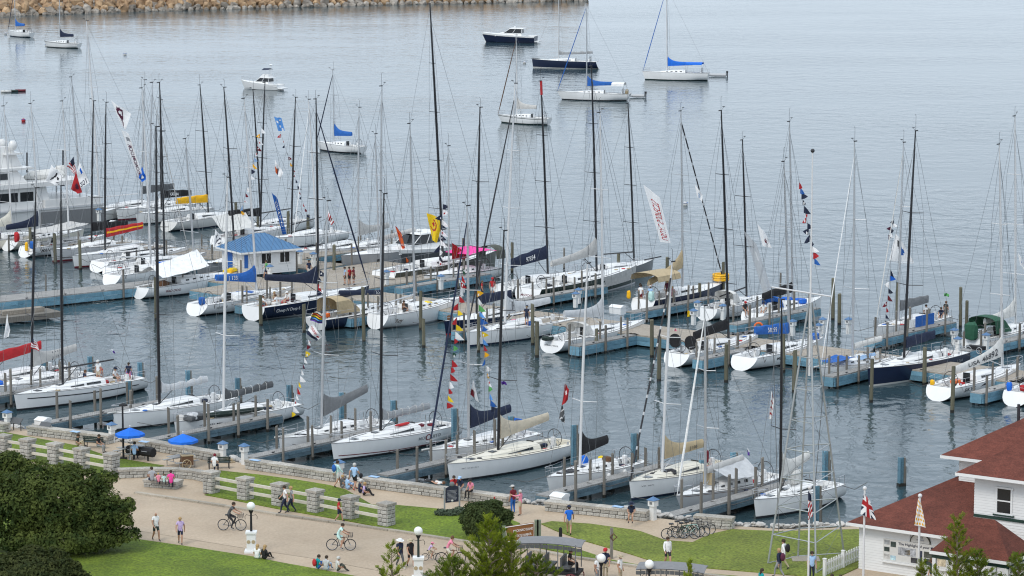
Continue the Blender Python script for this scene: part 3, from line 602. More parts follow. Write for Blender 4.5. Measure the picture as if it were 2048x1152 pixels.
    def cabwin(t0, t1, u0, u1, taper=0.0):
        for sd in (-1, 1):
            m = MB(); a = []; b = []
            for i in range(6):
                t = t0 + (t1 - t0) * i / 5; k = i / 5 * taper; a.append(cr(t, sd, u0) + Vector((sd * .014, 0, 0))); b.append(cr(t, sd, u1 - (u1 - u0) * k) + Vector((sd * .014, 0, 0)))
            m.loft([a, b] if sd > 0 else [b, a], False, False, False); m.build('window', GLASSD, root)
    if win == 'wedge': cabwin(.41, .60, .30, .80, .75)
    elif win == 'ports':
        for i in range(4): cabwin(.40 + .075 * i, .435 + .075 * i, .35, .72)
    elif win == 'long': cabwin(.39, .50, .3, .75); cabwin(.52, .62, .3, .72, .3)
    if not lod:
        for t, sz in ((.83, .5), (.66, .45)):
            z = dz(t) + .05 if t > k1 else cr(t, 1, 2).z + .02
            MB().box((0, hp(t, 1, 1).y, z), (sz, sz, .05)).build('hatch', M('hatch_smoke', (.07, .08, .09), .2), root)
        for t in (.12, .27):
            for sd in (-1, 1):
                m = MB(); x = sd * hb(t) * .74; m.tube([(x, t * L + rs * .5, dz(t)), (x, t * L + rs * .5, dz(t) + .2)], [.085, .06], 8); m.build('winch', K('steel', .3), root)
    if wheels:
        for i in range(wheels):
            x = 0 if wheels == 1 else (-1) ** i * B * .2; rad = .62 if wheels == 1 else .5; yw = .11 * L + rs; zz = dz(0) + .38
            m = MB(); m.ring((x, yw, zz), rad, .028, 'y', 20, 4)
            for a in range(5): m.tube([(x, yw, zz), (x + rad * math.cos(a * 1.2566), yw, zz + rad * math.sin(a * 1.2566))], .012, 3)
            m.build('steering_wheel', K('dark'), root)
            MB().box((x, yw + .17, zz - .35), (.26, .24, .85)).build('binnacle', GEL, root)
    # pulpits and lifelines
    hh = .62; bpt = hp(1, dz(1), 1); m = MB()
    arc = [hp(.9, dz(.9), -1) + Vector((.05, 0, hh)), Vector((-.22, bpt.y - .1, dz(1) + hh)), Vector((0, bpt.y + .12, dz(1) + hh)), Vector((.22, bpt.y - .1, dz(1) + hh)), hp(.9, dz(.9), 1) + Vector((-.05, 0, hh))]
    m.tube(arc, .021, 4); m.tube([p - Vector((0, 0, hh * .5)) for p in (arc[0], arc[1])], .015, 4); m.tube([p - Vector((0, 0, hh * .5)) for p in (arc[3], arc[4])], .015, 4)
    for p in (arc[0], arc[1], arc[3], arc[4]): m.tube([p, (p.x * .9, p.y - .05, p.z - hh)], .018, 4)
    m.build('bow_pulpit', STEEL, root)
    m = MB(); a0 = hp(.0, dz(0), 1); pts = [hp(.13, dz(.13), -1) + Vector((.06, 0, hh)), Vector((-hb(.01) + .1, a0.y + .06, fS + hh)), Vector((hb(.01) - .1, a0.y + .06, fS + hh)), hp(.13, dz(.13), 1) + Vector((-.06, 0, hh))]
    m.tube(pts[:2], .02, 4); m.tube(pts[2:], .02, 4); m.tube([pts[1] - Vector((0, 0, .3)), pts[2] - Vector((0, 0, .3))], .012, 4)
    for p in pts: m.tube([p, (p.x, p.y, p.z - hh)], .018, 4)
    m.build('stern_pushpit', STEEL, root)
    for sd in (-1, 1):
        m = MB(); ln = [hp(t, dz(t), sd) + Vector((-sd * .06, 0, 0)) for t in (.13, .25, .37, .50, .63, .76, .9)]
        for p in ln[1:-1]: m.tube([p, p + Vector((0, 0, hh))], .016, 4)
        for zz in ((hh, hh * .5) if not lod else (hh,)): m.tube([p + Vector((0, 0, zz)) for p in ln], .009, 3)
        m.build('lifeline', STEEL, root)
    info = dict(root=root, S=S, hd=hd, st=st, L=L, dz=dz, hb=hb, hp=hp, az=az, B=B)
    to_w = lambda p: S + st * p[0] + hd * p[1] + Vector((0, 0, p[2])); info['w'] = to_w
    info['bow'] = to_w((0, hp(1, dz(1), 1).y, dz(1)))
    # rig
    if mast:
        xb, top = mast; best = min((abs(proj(to_w((0, (.3 + .005 * i) * L, dz(.5) + .3)))[0] - xb), .3 + .005 * i) for i in range(110))
        mt = best[1]; zm = dz(mt) + .2; base = to_w((0, mt * L, zm)); h, r_ = solve2(base, hd, top)
        if best[0] > 4 or abs(r_) / max(1, h) > .07 or not 8 < h < 30: print('RIG', key, 'xerr %.1f t %.2f h %.1f rake %.3f L %.1f' % (best[0], mt, h, r_ / h, L))
        r_ = max(-.07 * h, min(.07 * h, r_)); info['mt'] = mt
        MT = CARB if mcol == 'black' else (WMAST if mcol == 'white' else ALU)
        mp = lambda f: Vector((0, mt * L + r_ * f + .12 * math.sin(math.pi * f) * (1 if r_ < 0 else -1) * .5, zm + h * f))
        rad = .058 + .0026 * h
        MB().tube([mp(i / 10) for i in range(11)], [rad * (1 if i < 7 else 1 - .13 * (i - 6)) for i in range(11)], 8).build('mast', MT, root, True)
        info['top'] = to_w(mp(1.0)); info['mp'] = lambda f: to_w(mp(f))
        m = MB(); tp = mp(1.0); ln_ = random.uniform(.7, 1.2)
        if ants:
            m.tube([tp + Vector((.05, -.1, 0)), tp + Vector((.05, -.12, ln_)), tp + Vector((.1, -.05, ln_ + .12))], .014, 3)
        m.tube([tp, tp + Vector((-.1, .45, .25))], .013, 3); m.box((tp.x - .1, tp.y + .45, tp.z + .3), (.1, .2, .05)); m.box((tp.x, tp.y - .14, tp.z + .02), (.08, .38, .08))
        m.build('masthead_gear', K('dark'), root)
        SPC = MT if mcol != 'black' else CARB; tips = []; bw = hb(mt) * .92
        for i in range(spr):
            f = (i + 1) / (spr + 1) * .95 + .01; ln = min(bw, 1.25) * (1 - .22 * i); p = mp(f)
            for sd in (-1, 1): MB().tube([p, p + Vector((sd * ln, -.28 * ln, .05))], [.035, .025], 5).build('spreader', SPC, root)
            tips.append((f, ln))
        for sd in (-1, 1):
            m = MB(); pts = [hp(mt - .02, dz(mt), sd) + Vector((-sd * .15, -.1, 0))] + [mp(f) + Vector((sd * ln, -.28 * ln, .05)) for f, ln in tips] + [mp(.95)]
            m.tube(pts, .013, 3); m.tube([hp(mt - .02, dz(mt), sd) + Vector((-sd * .3, -.15, 0)), mp(tips[0][0])], .011, 3)
            for i in range(len(tips) - 1): m.tube([mp(tips[i][0]) + Vector((sd * tips[i][1], -.28 * tips[i][1], .05)), mp(tips[i + 1][0])], .009, 3)
            m.build('shroud', WIRE, root)
        bw_ = hp(1, dz(1), 1); fs0 = Vector((0, bw_.y - .12, dz(1) + .05)); fs1 = mp(.94); info['fs'] = (to_w(fs0), to_w(fs1))
        if furl:
            if furl == 'striped':
                for i in range(12):
                    a, k_, b = i / 12, (i + .8) / 12, (i + .995) / 12; MB().tube([fs0.lerp(fs1, a), fs0.lerp(fs1, k_)], .065, 6).build('furled_jib', K('dark'), root); MB().tube([fs0.lerp(fs1, k_), fs0.lerp(fs1, b)], .06, 6).build('jib_band', K('lgrey'), root)
            else: MB().tube([fs0.lerp(fs1, i / 8) for i in range(9)], [(.5 if furl in ('white', 'offwhite', 'canvas') and key != 'n12' else .85) * k for k in (.03, .085, .095, .09, .085, .08, .07, .06, .03)], 6).build('furled_jib', CL(furl), root)
        else: MB().tube([fs0, fs1], .015, 3).build('forestay', WIRE, root)
        MB().tube([Vector((0, a0.y + .05, fS + .05)), mp(.99)], .012, 3).build('backstay', WIRE, root)
        MB().tube([Vector((.15, mt * L - .2, zm)), mp(.9) + Vector((.02, -.16, 0))], .010, 3).build('halyard', WIRE, root)
        if boom:
            bl_ = bl or min(.40 * L, mt * L - .3); ba = R(bang); b0 = Vector((0, mt * L - .15, zm + bh - .2)); bd = Vector((0, -math.cos(ba), math.sin(ba)))
            b1 = b0 + bd * bl_; MB().tube([b0, b1], [.075, .065], 6).build('boom', MT if not (cover and cover[0] == 'flaked') else CARB, root, True)
            MB().tube([Vector((0, mt * L - .15, zm + .15)), b0 + bd * bl_ * .28], .03, 5).build('boom_vang', MT, root)
            info['boom'] = (b0, b1)
            if cover:
                sty, cc = cover[0], cover[1]; N = 14; rings = []; rnd = random.Random(hash(key) % 999)
                def hgt(s):
                    if sty == 'stack': return .46 + .16 * (1 - s) + 1.0 * math.exp(-s * 5.5)
                    if sty == 'flat': return (.56 + .26 * (1 - s) + .03 * math.sin(s * 17 + len(key))) * (cover[3] if len(cover) > 3 else 1)
                    if sty == 'low': return .34
                    return .36 + .13 * math.sin(s * 23 + 1 + 3 * math.sin(s * 9)) * math.sin(s * 11 + 2) + .35 * math.exp(-s * 7)
                wd = .15 if sty != 'flat' else .10
                def cv(s, u, sd, off=0.0):    # u 0 bottom 1 top
                    p = b0 + bd * (bl_ * (s * 1.0)); h_ = hgt(s); q = math.sin(math.pi * min(1, u * .82 + .18)) ** .6
                    if sty == 'flat': q = .55 + .75 * math.sin(math.pi * (u * .8 + .1)) + .25 * math.sin(s * 21 + u * 5)
                    return p + Vector((sd * (wd * q + off) + wv[int(s * N + .5)] * .5, 0, -.10 + (h_ + .1) * u))
                wv = [rnd.uniform(-.03, .03) for _ in range(N + 2)]
                for i in range(N + 1):
                    s = i / N; r1 = [cv(s, u, 1) for u in (0, .3, .6, .9)]; r2 = [cv(s, u, -1) for u in (.9, .6, .3, 0)]
                    tp_ = (cv(s, 1, 1) + cv(s, 1, -1)) / 2; rings.append(r1 + [tp_] + r2)
                cvo = MB().loft(rings).build('sail_cover', CL(cc), root, sty != 'flaked')
                if sty == 'flaked' or (False):
                    for i in range(6):
                        s = .1 + .15 * i; m = MB(); p = b0 + bd * bl_ * s; m.ring((0, 0, 0), .3, .02, 'y', 10, 4); m.v = [(x * .62, y, z * 1.0 + .12) for x, y, z in m.v]; m.v = [(x + p.x, y + p.y, z + p.z) for x, y, z in m.v]; m.build('sail_tie', K('offwhite'), root)
                if sty == 'stripe2': pass
                if len(cover) > 2 and cover[2]:
                    txt, s0, s1, th, tcol = cover[2]
                    sd = 1 if 0 < (az % 360) < 180 else -1
                    if sd > 0: s0, s1 = s1, s0
                    lettering(txt, lambda u, v: cv(s0 + (s1 - s0) * u, .22 + v / hgt(.5), sd, .02), 0, th, K(tcol), root)
                info['cv'] = cv
    for tx in text:
        txt, t0, t1, z0, hgt_, tcol = tx; sd = 1 if 0 < (az % 360) < 180 else -1
        lettering(txt, lambda u, v: hp(t0 + (t1 - t0) * u, z0 + v, sd, .012), 0, hgt_, K(tcol), root)
    if stripe:
        sc_, z0, z1, t0, t1 = stripe
        for sd in (-1, 1):
            m = MB(); a = [hp(t0 + (t1 - t0) * i / 20, z0 + (.25 * (t0 + (t1 - t0) * i / 20) ** 1.5), sd, .009) for i in range(21)]; b = [hp(t0 + (t1 - t0) * i / 20, z1 + (.25 * (t0 + (t1 - t0) * i / 20) ** 1.5), sd, .009) for i in range(21)]
            m.loft([a, b] if sd > 0 else [b, a], False, False, False); m.build('hull_stripe', K(sc_), root)
    if abs((az % 180) - VAZ) < 1:
        for sd in (-1, 1):
            for t_, oy, ox, zz in ((.94, 1.8, 1.1, 1.05), (.08, -1.2, .9, 1.2)):
                if t_ > .5 and sd == (1 if 0 < (az % 360) < 180 else -1): continue
                p0 = hp(t_, dz(t_), sd); p1 = Vector((sd * (B / 2 + ox), p0.y + oy, zz)); MB().tube([p0, p0.lerp(p1, .5) + Vector((0, 0, -.35)), p1], .02, 4).build('mooring_line', M('dock_line', (.10, .095, .09), .9), root)
    BO[key] = info; return info
# ---- fittings that belong to one boat
def lump(b, name, t, x, col, sz, z=None, seed=0):
    rnd = random.Random(seed + int(t * 100)); m = MB(); m.ball((0, 0, 0), .5, 10, 7); bxy = lambda c: math.copysign(abs(c * 2) ** .55 / 2, c); m.v = [(bxy(px), bxy(py), bxy(pz)) for px, py, pz in m.v]; m.v = [(px * sz[0] * rnd.uniform(.85, 1.15), py * sz[1] * rnd.uniform(.85, 1.15), pz * sz[2] * rnd.uniform(.8, 1.1)) for px, py, pz in m.v]
    zz = (b['dz'](t) if z is None else z) + sz[2] * .42; m.v = [(px + x, py + t * b['L'], pz + zz) for px, py, pz in m.v]
    return m.build(name, CL(col), b['root'], True)
def heap(b, name, t, n, cols, spread=.5, s=.5, seed=1):
    rnd = random.Random(seed)
    for i in range(n): lump(b, name, t + rnd.uniform(-.04, .04), rnd.uniform(-spread, spread), rnd.choice(cols), (s * rnd.uniform(.7, 1.5), s * rnd.uniform(.8, 1.8), s * rnd.uniform(.5, .9)), None, i + seed)
def tarp(b, name, col, pts, nx=10, ny=8, sag=.25):
    """four local corners; sagging cloth sheet"""
    a, b_, c, d = [Vector(p) for p in pts]; m = MB(); g = []
    for side in (0, 1):
        for i in range(nx + 1):
            for j in range(ny + 1):
                u, v = i / nx, j / ny; p = (a * (1 - u) + b_ * u) * (1 - v) + (d * (1 - u) + c * u) * v; p = p + Vector((0, 0, -sag * 4 * u * (1 - u) * (.4 + .6 * v * (1 - v) * 4) + .03 * math.sin(u * 19 + v * 7) - .015 * side)); g.append(tuple(p))
    k = (nx + 1) * (ny + 1); fs = []
    for i in range(nx):
        for j in range(ny):
            q = i * (ny + 1) + j; fs.append((q, q + ny + 1, q + ny + 2, q + 1)); fs.append((k + q + 1, k + q + ny + 2, k + q + ny + 1, k + q))
    m.add(g, fs); return m.build(name, CL(col), b['root'], True)
def canopy(b, t0, t1, col, w, z0, h, front=True, name='dodger'):
    m = MB(); rings = []; z = b['dz'](t0) + z0
    for i in range(7):
        s = i / 6; y = (t0 + (t1 - t0) * s) * b['L']; hh = h * (1 - (.75 * max(0, s - .6) / .4 if front else 0)); ww = w * (1 - .08 * s)
        rings.append([(ww / 2 * math.cos(math.pi * (1 - k / 8)) * (1.0), y, z + hh * (.55 + .45 * math.sin(math.pi * k / 8) ** .6) if 0 < k < 8 else z + hh * (.1 if front else .45)) for k in range(9)])
    m.loft(rings, False, False, False); m.loft([[(x, y, zz - .03) for x, y, zz in reversed(r_)] for r_ in rings], False, False, False)
    o = m.build(name, CL(col), b['root'], True)
    if not front:
        for sx in (-1, 1):
            for t in (t0, t1): MB().tube([(sx * w * .48, t * b['L'], b['dz'](t)), (sx * w * .46, t * b['L'], z + h * .5)], .018, 4).build('awning_pole', STEEL, b['root'])
    return o
def fender(b, t, sd, col='navy', r_=.16, h=.6):
    p = b['hp'](t, .75, sd, r_); m = MB(); m.ball(p, (r_, r_, h / 2), 8, 6); m.build('fender', K(col), b['root'], True)
def bowsprit(b, ln=1.0, col='dark'):
    y = b['hp'](1, b['dz'](1), 1).y; z = b['dz'](1); MB().tube([(0, y - 1.5, z + .08), (0, y + ln, z + .14)], .06, 6).build('bowsprit', K(col), b['root'])
def gear(b, seed):
    rnd = random.Random(seed)
    for i in range(5):
        t = rnd.uniform(.08, .34); lump(b, 'deck_bag', t, rnd.uniform(-.8, .8), rnd.choice(['navy', 'dark', 'offwhite', 'offwhite', 'grey', 'grey', 'tan', 'red']), (.35, .45, .3), b['dz'](t) - .35, seed + i)
    for i in range(4):
        t = rnd.uniform(.4, .9); x = rnd.uniform(-.3, .3) * b['B']; m = MB(); m.ring((x, t * b['L'], b['dz'](t) + .05), .16, .04, 'z', 10, 4); m.build('rope_coil', K(rnd.choice(['dark', 'offwhite', 'blue', 'red', 'tan'])), b['root'])
    m = MB(); y = b['L'] * .45
    for sd in (-1, 1): m.tube([b['hp'](t, b['dz'](t), sd) + Vector((-sd * .35, 0, .03)) for t in (.2, .35, .5, .65, .8)], .02, 3)
    m.build('control_line', K('dark'), b['root'])
D = 'dark'
# near row, bows toward the shore
b = boat('n1', 'white sloop with bright red boom cover at the far left edge', 's', (150, 757), 12.5, IN, mast=(-20, (-28, 372)), cover=('flat', 'red'), wheels=2, bang=7, boot='dark')
gear(b, 1); lump(b, 'foredeck_hatch_cover', .3, 0, 'white', (1, 1, .5))
b = boat('n2', 'white sloop with pale grey lettered sail cover and blue tarp on its foredeck', 'b', (-38, 808), 11.1, IN, mast=(63, (72, 376)), mcol='black', cover=('stack', 'canvas', ('J 111', .42, .62, .42, 'navy')), bang=9)
gear(b, 2); heap(b, 'blue_tarp', .86, 6, ['bright'], .4, .5, 3)
b = boat('n3', 'long white sloop with thin black hull stripe and crew in the cockpit', 'b', (34, 822), 12.4, IN, mast=(125, (122, 372)), wheels=2, bang=0, stripe=('dark', .62, .70, .1, .93), win='long', bh=1.5, bl=5.0)
gear(b, 3); lump(b, 'cooler', .03, .9, 'bright', (.4, .4, .35), 1.0)
b = boat('n4', 'plain white racing sloop with black mast and grey flaked mainsail', 'b', (232, 862), 11.6, IN, mast=(319, (312, 254)), cover=('flaked', 'lgrey'), wheels=1, bang=2)
gear(b, 4); bowsprit(b, .5, 'offwhite')
b = boat('n5', 'white racing sloop with white mast and grey sails heaped on deck', 'b', (354, 878), 12.0, IN, mast=(447, (455, 355)), mcol='white', cover=('flaked', 'dgrey'), bang=3, text=[('IC 10591 MC', .86, .72, .78, .10, 'dark')])
gear(b, 5); heap(b, 'dropped_sail', .90, 9, ['grey', 'lgrey', 'dgrey', 'canvas'], .45, .75, 5); heap(b, 'sail_bag', .55, 3, ['grey', 'canvas', 'dgreen'], .5, .7, 9)
m = MB(); m.tube([b['hp'](t, 1.0 + .25 * t, -1, -.25) + Vector((0, 0, .25)) for t in (.86, .78, .7, .62, .54, .46, .38)], [.1, .2, .22, .2, .2, .18, .08], 7); m.build('rolled_sail', CL('dgreen'), b['root'], True)
b = boat('n6', 'white cruising sloop with raised dark grey boom cover', 'b', (563, 912), 10.8, IN, mast=(643, (655, 402)), mcol='grey', cover=('stack', 'mgrey'), bang=14, win='ports', bl=4.6, sr=.7)
gear(b, 6); bowsprit(b, .4, 'offwhite')
b = boat('n7', 'white racer with grey and dark red hull lettering and strapped grey sail', 'b', (668, 923), 12.2, IN, boot='dark', mast=(761, (768, 388)), cover=('flaked', 'grey'), bang=1, wheels=1, stripe=('maroon', .10, .16, .02, .97))
for tx in (('MOS', .435, .365, .62, .24, 'grey'), ('UITO', .325, .235, .60, .24, 'mgrey')):
    lettering(tx[0], lambda u, v: b['hp'](tx[1] + (tx[2] - tx[1]) * u, tx[3] + v, -1, .012), 0, tx[4], K(tx[5]), b['root'])
lettering('Q', lambda u, v: b['hp'](.375 - .05 * u, .50 + v, -1, .018), 0, .46, K('maroon'), b['root'])
gear(b, 7); lump(b, 'red_sail_bag', .46, -.3, 'red', (.3, 1.5, .16), 1.6); heap(b, 'hanging_towels', .22, 3, ['brown', 'maroon'], .4, .3, 2)
b = boat('n8', 'white sloop with navy sail cover and long dark furled jib', 'b', (866, 936), 10.6, IN, mast=(937, (934, 412)), mcol='grey', cover=('stack', 'navy'), furl='navy', bang=7, win='ports', rb=.5)
gear(b, 8); bowsprit(b, .6, 'offwhite'); MB().box((.6, 1.0, 1.6), (.7, .05, .7)).build('deck_chair', CL('bright'), b['root'])
b = boat('n9', 'big white racing sloop with beige sail cover and black mast', 'b', (900, 965), 12.7, IN, deck='cream', coach='cream', mast=(996, (1008, 462)), cover=('stack', 'beige'), bang=6, text=[('MC 3125 RH', .93, .84, .82, .09, 'grey')])
gear(b, 9); fender(b, .2, 1, 'white')
b = boat('n10', 'white sloop with black sail cover, slatted foredeck hatch and yellow gear bag', 'b', (1101, 991), 9.4, IN, mast=(1160, (1175, 527)), mcol='white', cover=('stack', 'black'), rb=.4, bang=8, win='ports', lod=0, bl=2.7)
gear(b, 10); lump(b, 'yellow_bag', .36, .5, 'yellow', (.6, .45, .35), 1.3); lump(b, 'blue_bag', .57, .5, 'bright', (.5, .5, .9)); lump(b, 'brown_bag', .43, -.4, 'brown', (.6, .5, .4), 1.45)
for i in range(6): MB().box((0, b['L'] * (.74 + .016 * i), b['dz'](.78) + .12 + .0 * i), (.8, .08, .05)).build('hatch_slat', K('dark'), b['root'])
fender(b, .55, -1, 'white'); fender(b, .38, -1, 'white')
b = boat('n11', 'cream-decked sloop with tan sail cover and black spiral furled jib', 'b', (1263, 1001), 10.4, IN, deck='cream', coach='cream', boot='navy', mast=(1325, (1344, 524)), mcol='white', cover=('stack', 'tan', ('J 105', .62, .82, .2, 'dark')), furl='striped', bang=2, text=[('VX 1071', .93, .85, .85, .08, 'dark')])
gear(b, 11); heap(b, 'dark_sail', .66, 4, ['dark', 'black', 'navy'], .4, .5, 4); lump(b, 'red_cloth', .2, .2, 'maroon', (.2, .3, .9), 1.2)
b = boat('n12', 'grey-white classic cruiser under a grey boom tent with round navy fenders', 'b', (1366, 1028), 9.6, IN, hull='lgrey', boot='navy', mast=(1410, (1409, 612)), mcol='grey', cover=('low', 'canvas'), furl='white', rb=.75, rs=-.3, sr=.62, win='ports', cab=1.35, bang=3, stripe=('brown', .93, .96, .05, .97))
gear(b, 12); b0, b1 = b['boom']
tarp(b, 'boom_tent', 'lgrey', [(0, b0.y - .5, b0.z + .1), (0, b1.y - .2, b1.z + .15), (-1.5, b1.y - .1, 1.75), (-1.4, b0.y - .9, 1.9)], sag=.1); tarp(b, 'boom_tent', 'lgrey', [(0, b1.y - .2, b1.z + .14), (0, b0.y - .5, b0.z + .09), (1.4, b0.y - .9, 1.9), (1.5, b1.y - .1, 1.75)], sag=.1)
for t in (.52, .34, .27): fender(b, t, -1, 'navy', .2, .75 if t > .5 else .4)
MB().box((0, 6.9, 1.85), (.9, .06, .8)).build('open_hatch', K('tan'), b['root'])
b = boat('n13', 'low white racer with rumpled white mainsail beside the steel tower', 'b', (1512, 1038), 8.8, IN, mast=(1560, (1563, 600)), cover=('stack', 'offwhite'), bang=14, wheels=0, bl=3.0, spr=2)
gear(b, 13); lump(b, 'white_sail_heap', .52, 0, 'offwhite', (.6, 1.2, 1.0), 1.6)
# middle row, sterns toward the camera
b = boat('m1', 'white sloop with a white ridge awning over its cockpit', 's', (276, 598), 13, OUT, mast=(390, (366, 278)), mcol='grey', cover=None, text=[('BAD DOG', .17, .30, .50, .22, 'maroon')], win='ports', lod=1, sr=.6)
b0, b1 = b['boom']; tarp(b, 'awning', 'white', [(0, 7.6, 3.9), (0, 1.6, 2.9), (1.9, 1.4, 2.0), (1.9, 7.4, 2.5)], sag=.12); tarp(b, 'awning', 'white', [(0, 1.6, 2.89), (0, 7.6, 3.89), (-1.9, 7.4, 2.5), (-1.9, 1.4, 2.0)], sag=.12); heap(b, 'gear_pile', .2, 6, ['dark', 'brown', 'offwhite'], .8, .6, 3); heap(b, 'yellow_bag', .92, 4, ['gold', 'yellow'], .4, .6, 8)
b = boat('m2', 'cream-white sloop with bright blue lettered boom cover', 's', (386, 632), 12.6, OUT, mast=(513, (487, 197)), mcol='white', cover=('stack', 'blue', ('J 133', .48, .70, .34, 'white')), bang=8, text=[('RENEGADE', .115, .215, .58, .22, 'mgrey')], rs=.6)
gear(b, 22); lump(b, 'blue_spray_cover', .05, .5, 'blue', (.55, .5, .75)); heap(b, 'blue_bag', .5, 3, ['bright', 'blue'], .5, .7, 2)
b = boat('m3', 'black-hulled racer with white script lettering and navy boom cover', 's', (503, 641), 15, OUT, hull='navy', boot='lgrey', mast=(636, (632, 198)), cover=('stack', 'navy'), furl='navy', bang=9, fb=(1.45, 1.25), text=[('Cheep N Deep 6', .10, .29, .68, .30, 'white')], spr=3, rs=.25, bl=6.6)
gear(b, 23); heap(b, 'deck_bag', .14, 5, ['navy', 'blue', 'offwhite'], .9, .5, 6)
b = boat('m4', 'dark-hulled cruiser with tan dodger and rolled navy boom cover', 's', (634, 660), 12.6, OUT, hull='navy', mast=(762, (764, 172)), mcol='grey', cover=('low', 'navy', ('N N', .03, .12, .28, 'white')), bang=6, win='ports', rs=-.2, bl=5.2, spr=3)
canopy(b, .1, .34, 'tan', 2.5, .2, 1.5); heap(b, 'stern_gear', .05, 6, ['tan', 'offwhite', 'brown', 'orange', 'cream'], .9, .6, 7)
b = boat('m5', 'white sloop with brown script name on its quarter and bare white boom', 's', (748, 658), 11.4, OUT, mast=(829, (820, 247)), mcol='grey', cover=None, win='ports', text=[('Roy', .11, .19, .48, .38, 'brown')], rs=.55, bang=-6, bl=4.6, boot='lgrey', fb=(1.55, 1.2))
gear(b, 25); heap(b, 'yellow_sail_bag', .55, 3, ['gold', 'yellow'], .5, .6, 2)
b = boat('m6b', 'navy-hulled racer pointing at the camera beside the long red pennant line', 'b', (892, 671), 11, IN, hull='navy', boot='red', mast=(953, (960, 215)), cover=('flat', 'navy'), spr=2, bang=2, lod=1)
lump(b, 'bow_coil', .95, 0, 'brown', (.5, .5, .5))
b = boat('m6', 'large white sloop with pale grey lettered sail cover and crewman in navy', 'b', (936, 694), 13.2, IN, mast=(1010, (1030, 167)), mcol='white', cover=('stack', 'lgrey', ('J 109', .06, .14, .4, 'dark')), furl='dark', spr=3, bang=3, bl=5.8, boot='navy')
gear(b, 26); heap(b, 'crew_bag', .50, 8, ['navy', 'yellow', 'blue', 'plum', 'pink'], .9, .55, 5)
b = boat('m7', 'white sloop with wide oval lettered transom and grey sail cover', 's', (1098, 706), 12.6, OUT, mast=(1206, (1200, 225)), mcol='white', cover=('stack', 'lgrey'), bang=7, rs=.5, spr=2, win='long')
lettering('albatross', lambda u, v: Vector((-.75 + 1.5 * u, b['hp'](0, .55 + v, 1).y - .02, .55 + v)), 0, .16, K('mgrey'), b['root']); gear(b, 27); heap(b, 'stern_plant', .03, 3, ['dgreen'], .5, .5, 4); canopy(b, .28, .37, 'offwhite', 2.2, .1, 1.0)
b = boat('m8', 'white sloop with two black wheel covers and a black lettered mainsail cover', 's', (1344, 734), 11.6, OUT, mast=(1457, (1437, 222)), cover=('flat', 'black'), wheels=2, bang=-4, rs=.7, spr=3)
for sd in (-1, 1):
    m = MB(); m.tube([(sd * .8, 1.35, 1.9), (sd * .8, 1.5, 1.9)], .58, 14); m.build('wheel_cover', CL('black'), b['root'])
gear(b, 28)
b = boat('m9', 'white racer with script name and bright navy numbered sail cover', 's', (1478, 741), 11.6, OUT, mast=(1578, (1553, 325)), mcol='grey', cover=('flat', 'blue', ('50399', .38, .66, .34, 'white')), bang=6, text=[('Miss Jamie', .26, .44, .60, .24, 'dark')], rs=.8, win='long')
gear(b, 29); lump(b, 'blue_sail_bag', .9, 0, 'blue', (.7, 1.1, .6))
b = boat('r1', 'small white sloop with blue tarp on its bow, right of the tower', 'b', (1643, 766), 9.6, IN, mast=(1705, (1709, 283)), mcol='grey', cover=('low', 'offwhite'), furl='white', win='ports', bang=2)
tarp(b, 'blue_tarp', 'blue', [(-1.0, 6.3, 1.75), (.9, 6.3, 1.75), (.6, 8.9, 1.6), (-.6, 8.9, 1.6)], sag=.1); tarp(b, 'blue_tarp', 'lblue', [(-1.2, 6.2, 1.5), (-1.1, 3.6, 1.6), (-1.0, 3.7, 1.8), (-1.0, 6.2, 1.8)], sag=.02)
bowsprit(b, .8, 'offwhite')
b = boat('r2', 'navy-hulled racer with navy mainsail cover and black mast on the right', 'b', (1738, 774), 13, IN, hull='navy', boot='offwhite', mast=(1808, (1831, 262)), cover=('flat', 'navy'), bang=4, spr=2, fb=(1.5, 1.25), bl=4.2, text=[('USA', .20, .12, .75, .25, 'grey')])
heap(b, 'grey_dodger', .52, 4, ['canvas', 'lgrey'], .6, .8, 3); gear(b, 31)
b = boat('r3', 'white racer with a black bird mark on the hull and numbered pale cover', 's', (1872, 802), 12, OUT, mast=(2005, (1987, 290)), mcol='white', cover=('stack', 'offwhite', ('USA 46892', .12, .72, .30, 'dark')), bang=-4, text=[('SKYE', .13, .25, .62, .30, 'dark')], rs=.7, bl=7.0)
m = MB(); m.add([b['hp'](.30, .75, 1, .012), b['hp'](.355, 1.0, 1, .012), b['hp'](.40, .96, 1, .012), b['hp'](.36, .9, 1, .012), b['hp'](.38, .8, 1, .012), b['hp'](.345, .84, 1, .012)], [(0, 1, 5), (1, 2, 3), (1, 3, 4, 5)]); m.build('bird_mark', K('dark'), b['root'])
gear(b, 32); lump(b, 'yellow_life_ring', .07, -.9, 'gold', (.35, .3, .45)); lump(b, 'red_bag', .2, .2, 'orange', (.5, 1.2, .3), 1.1)
b = boat('r4', 'white stern with blue and red stern bags at the far right edge', 's', (2024, 813), 11, OUT, mast=(2150, (2160, 300)), cover=('stack', 'blue'), rs=.8, win='ports')
lump(b, 'red_stern_bag', .12, .1, 'red', (.4, .45, .5)); lump(b, 'blue_stern_bag', .08, -.8, 'bright', (.4, .4, .7)); gear(b, 33)
b = boat('r5', 'white sloop with hung blue tarp and stern crew, right of the tower', 'b', (1752, 683), 11, IN, mast=(1797, (1807, 285)), mcol='grey', cover=('flat', 'mgrey'), furl='offwhite', bang=3, sr=.6, win='ports')
MB().box((-1.85, 6.3, 1.45), (.04, 2.9, 1.0)).build('hung_blue_tarp', CL('blue'), b['root']); MB().box((-1.8, 8.0, 1.4), (.04, 1.2, .7)).build('hung_white_towel', CL('white'), b['root']); gear(b, 34)
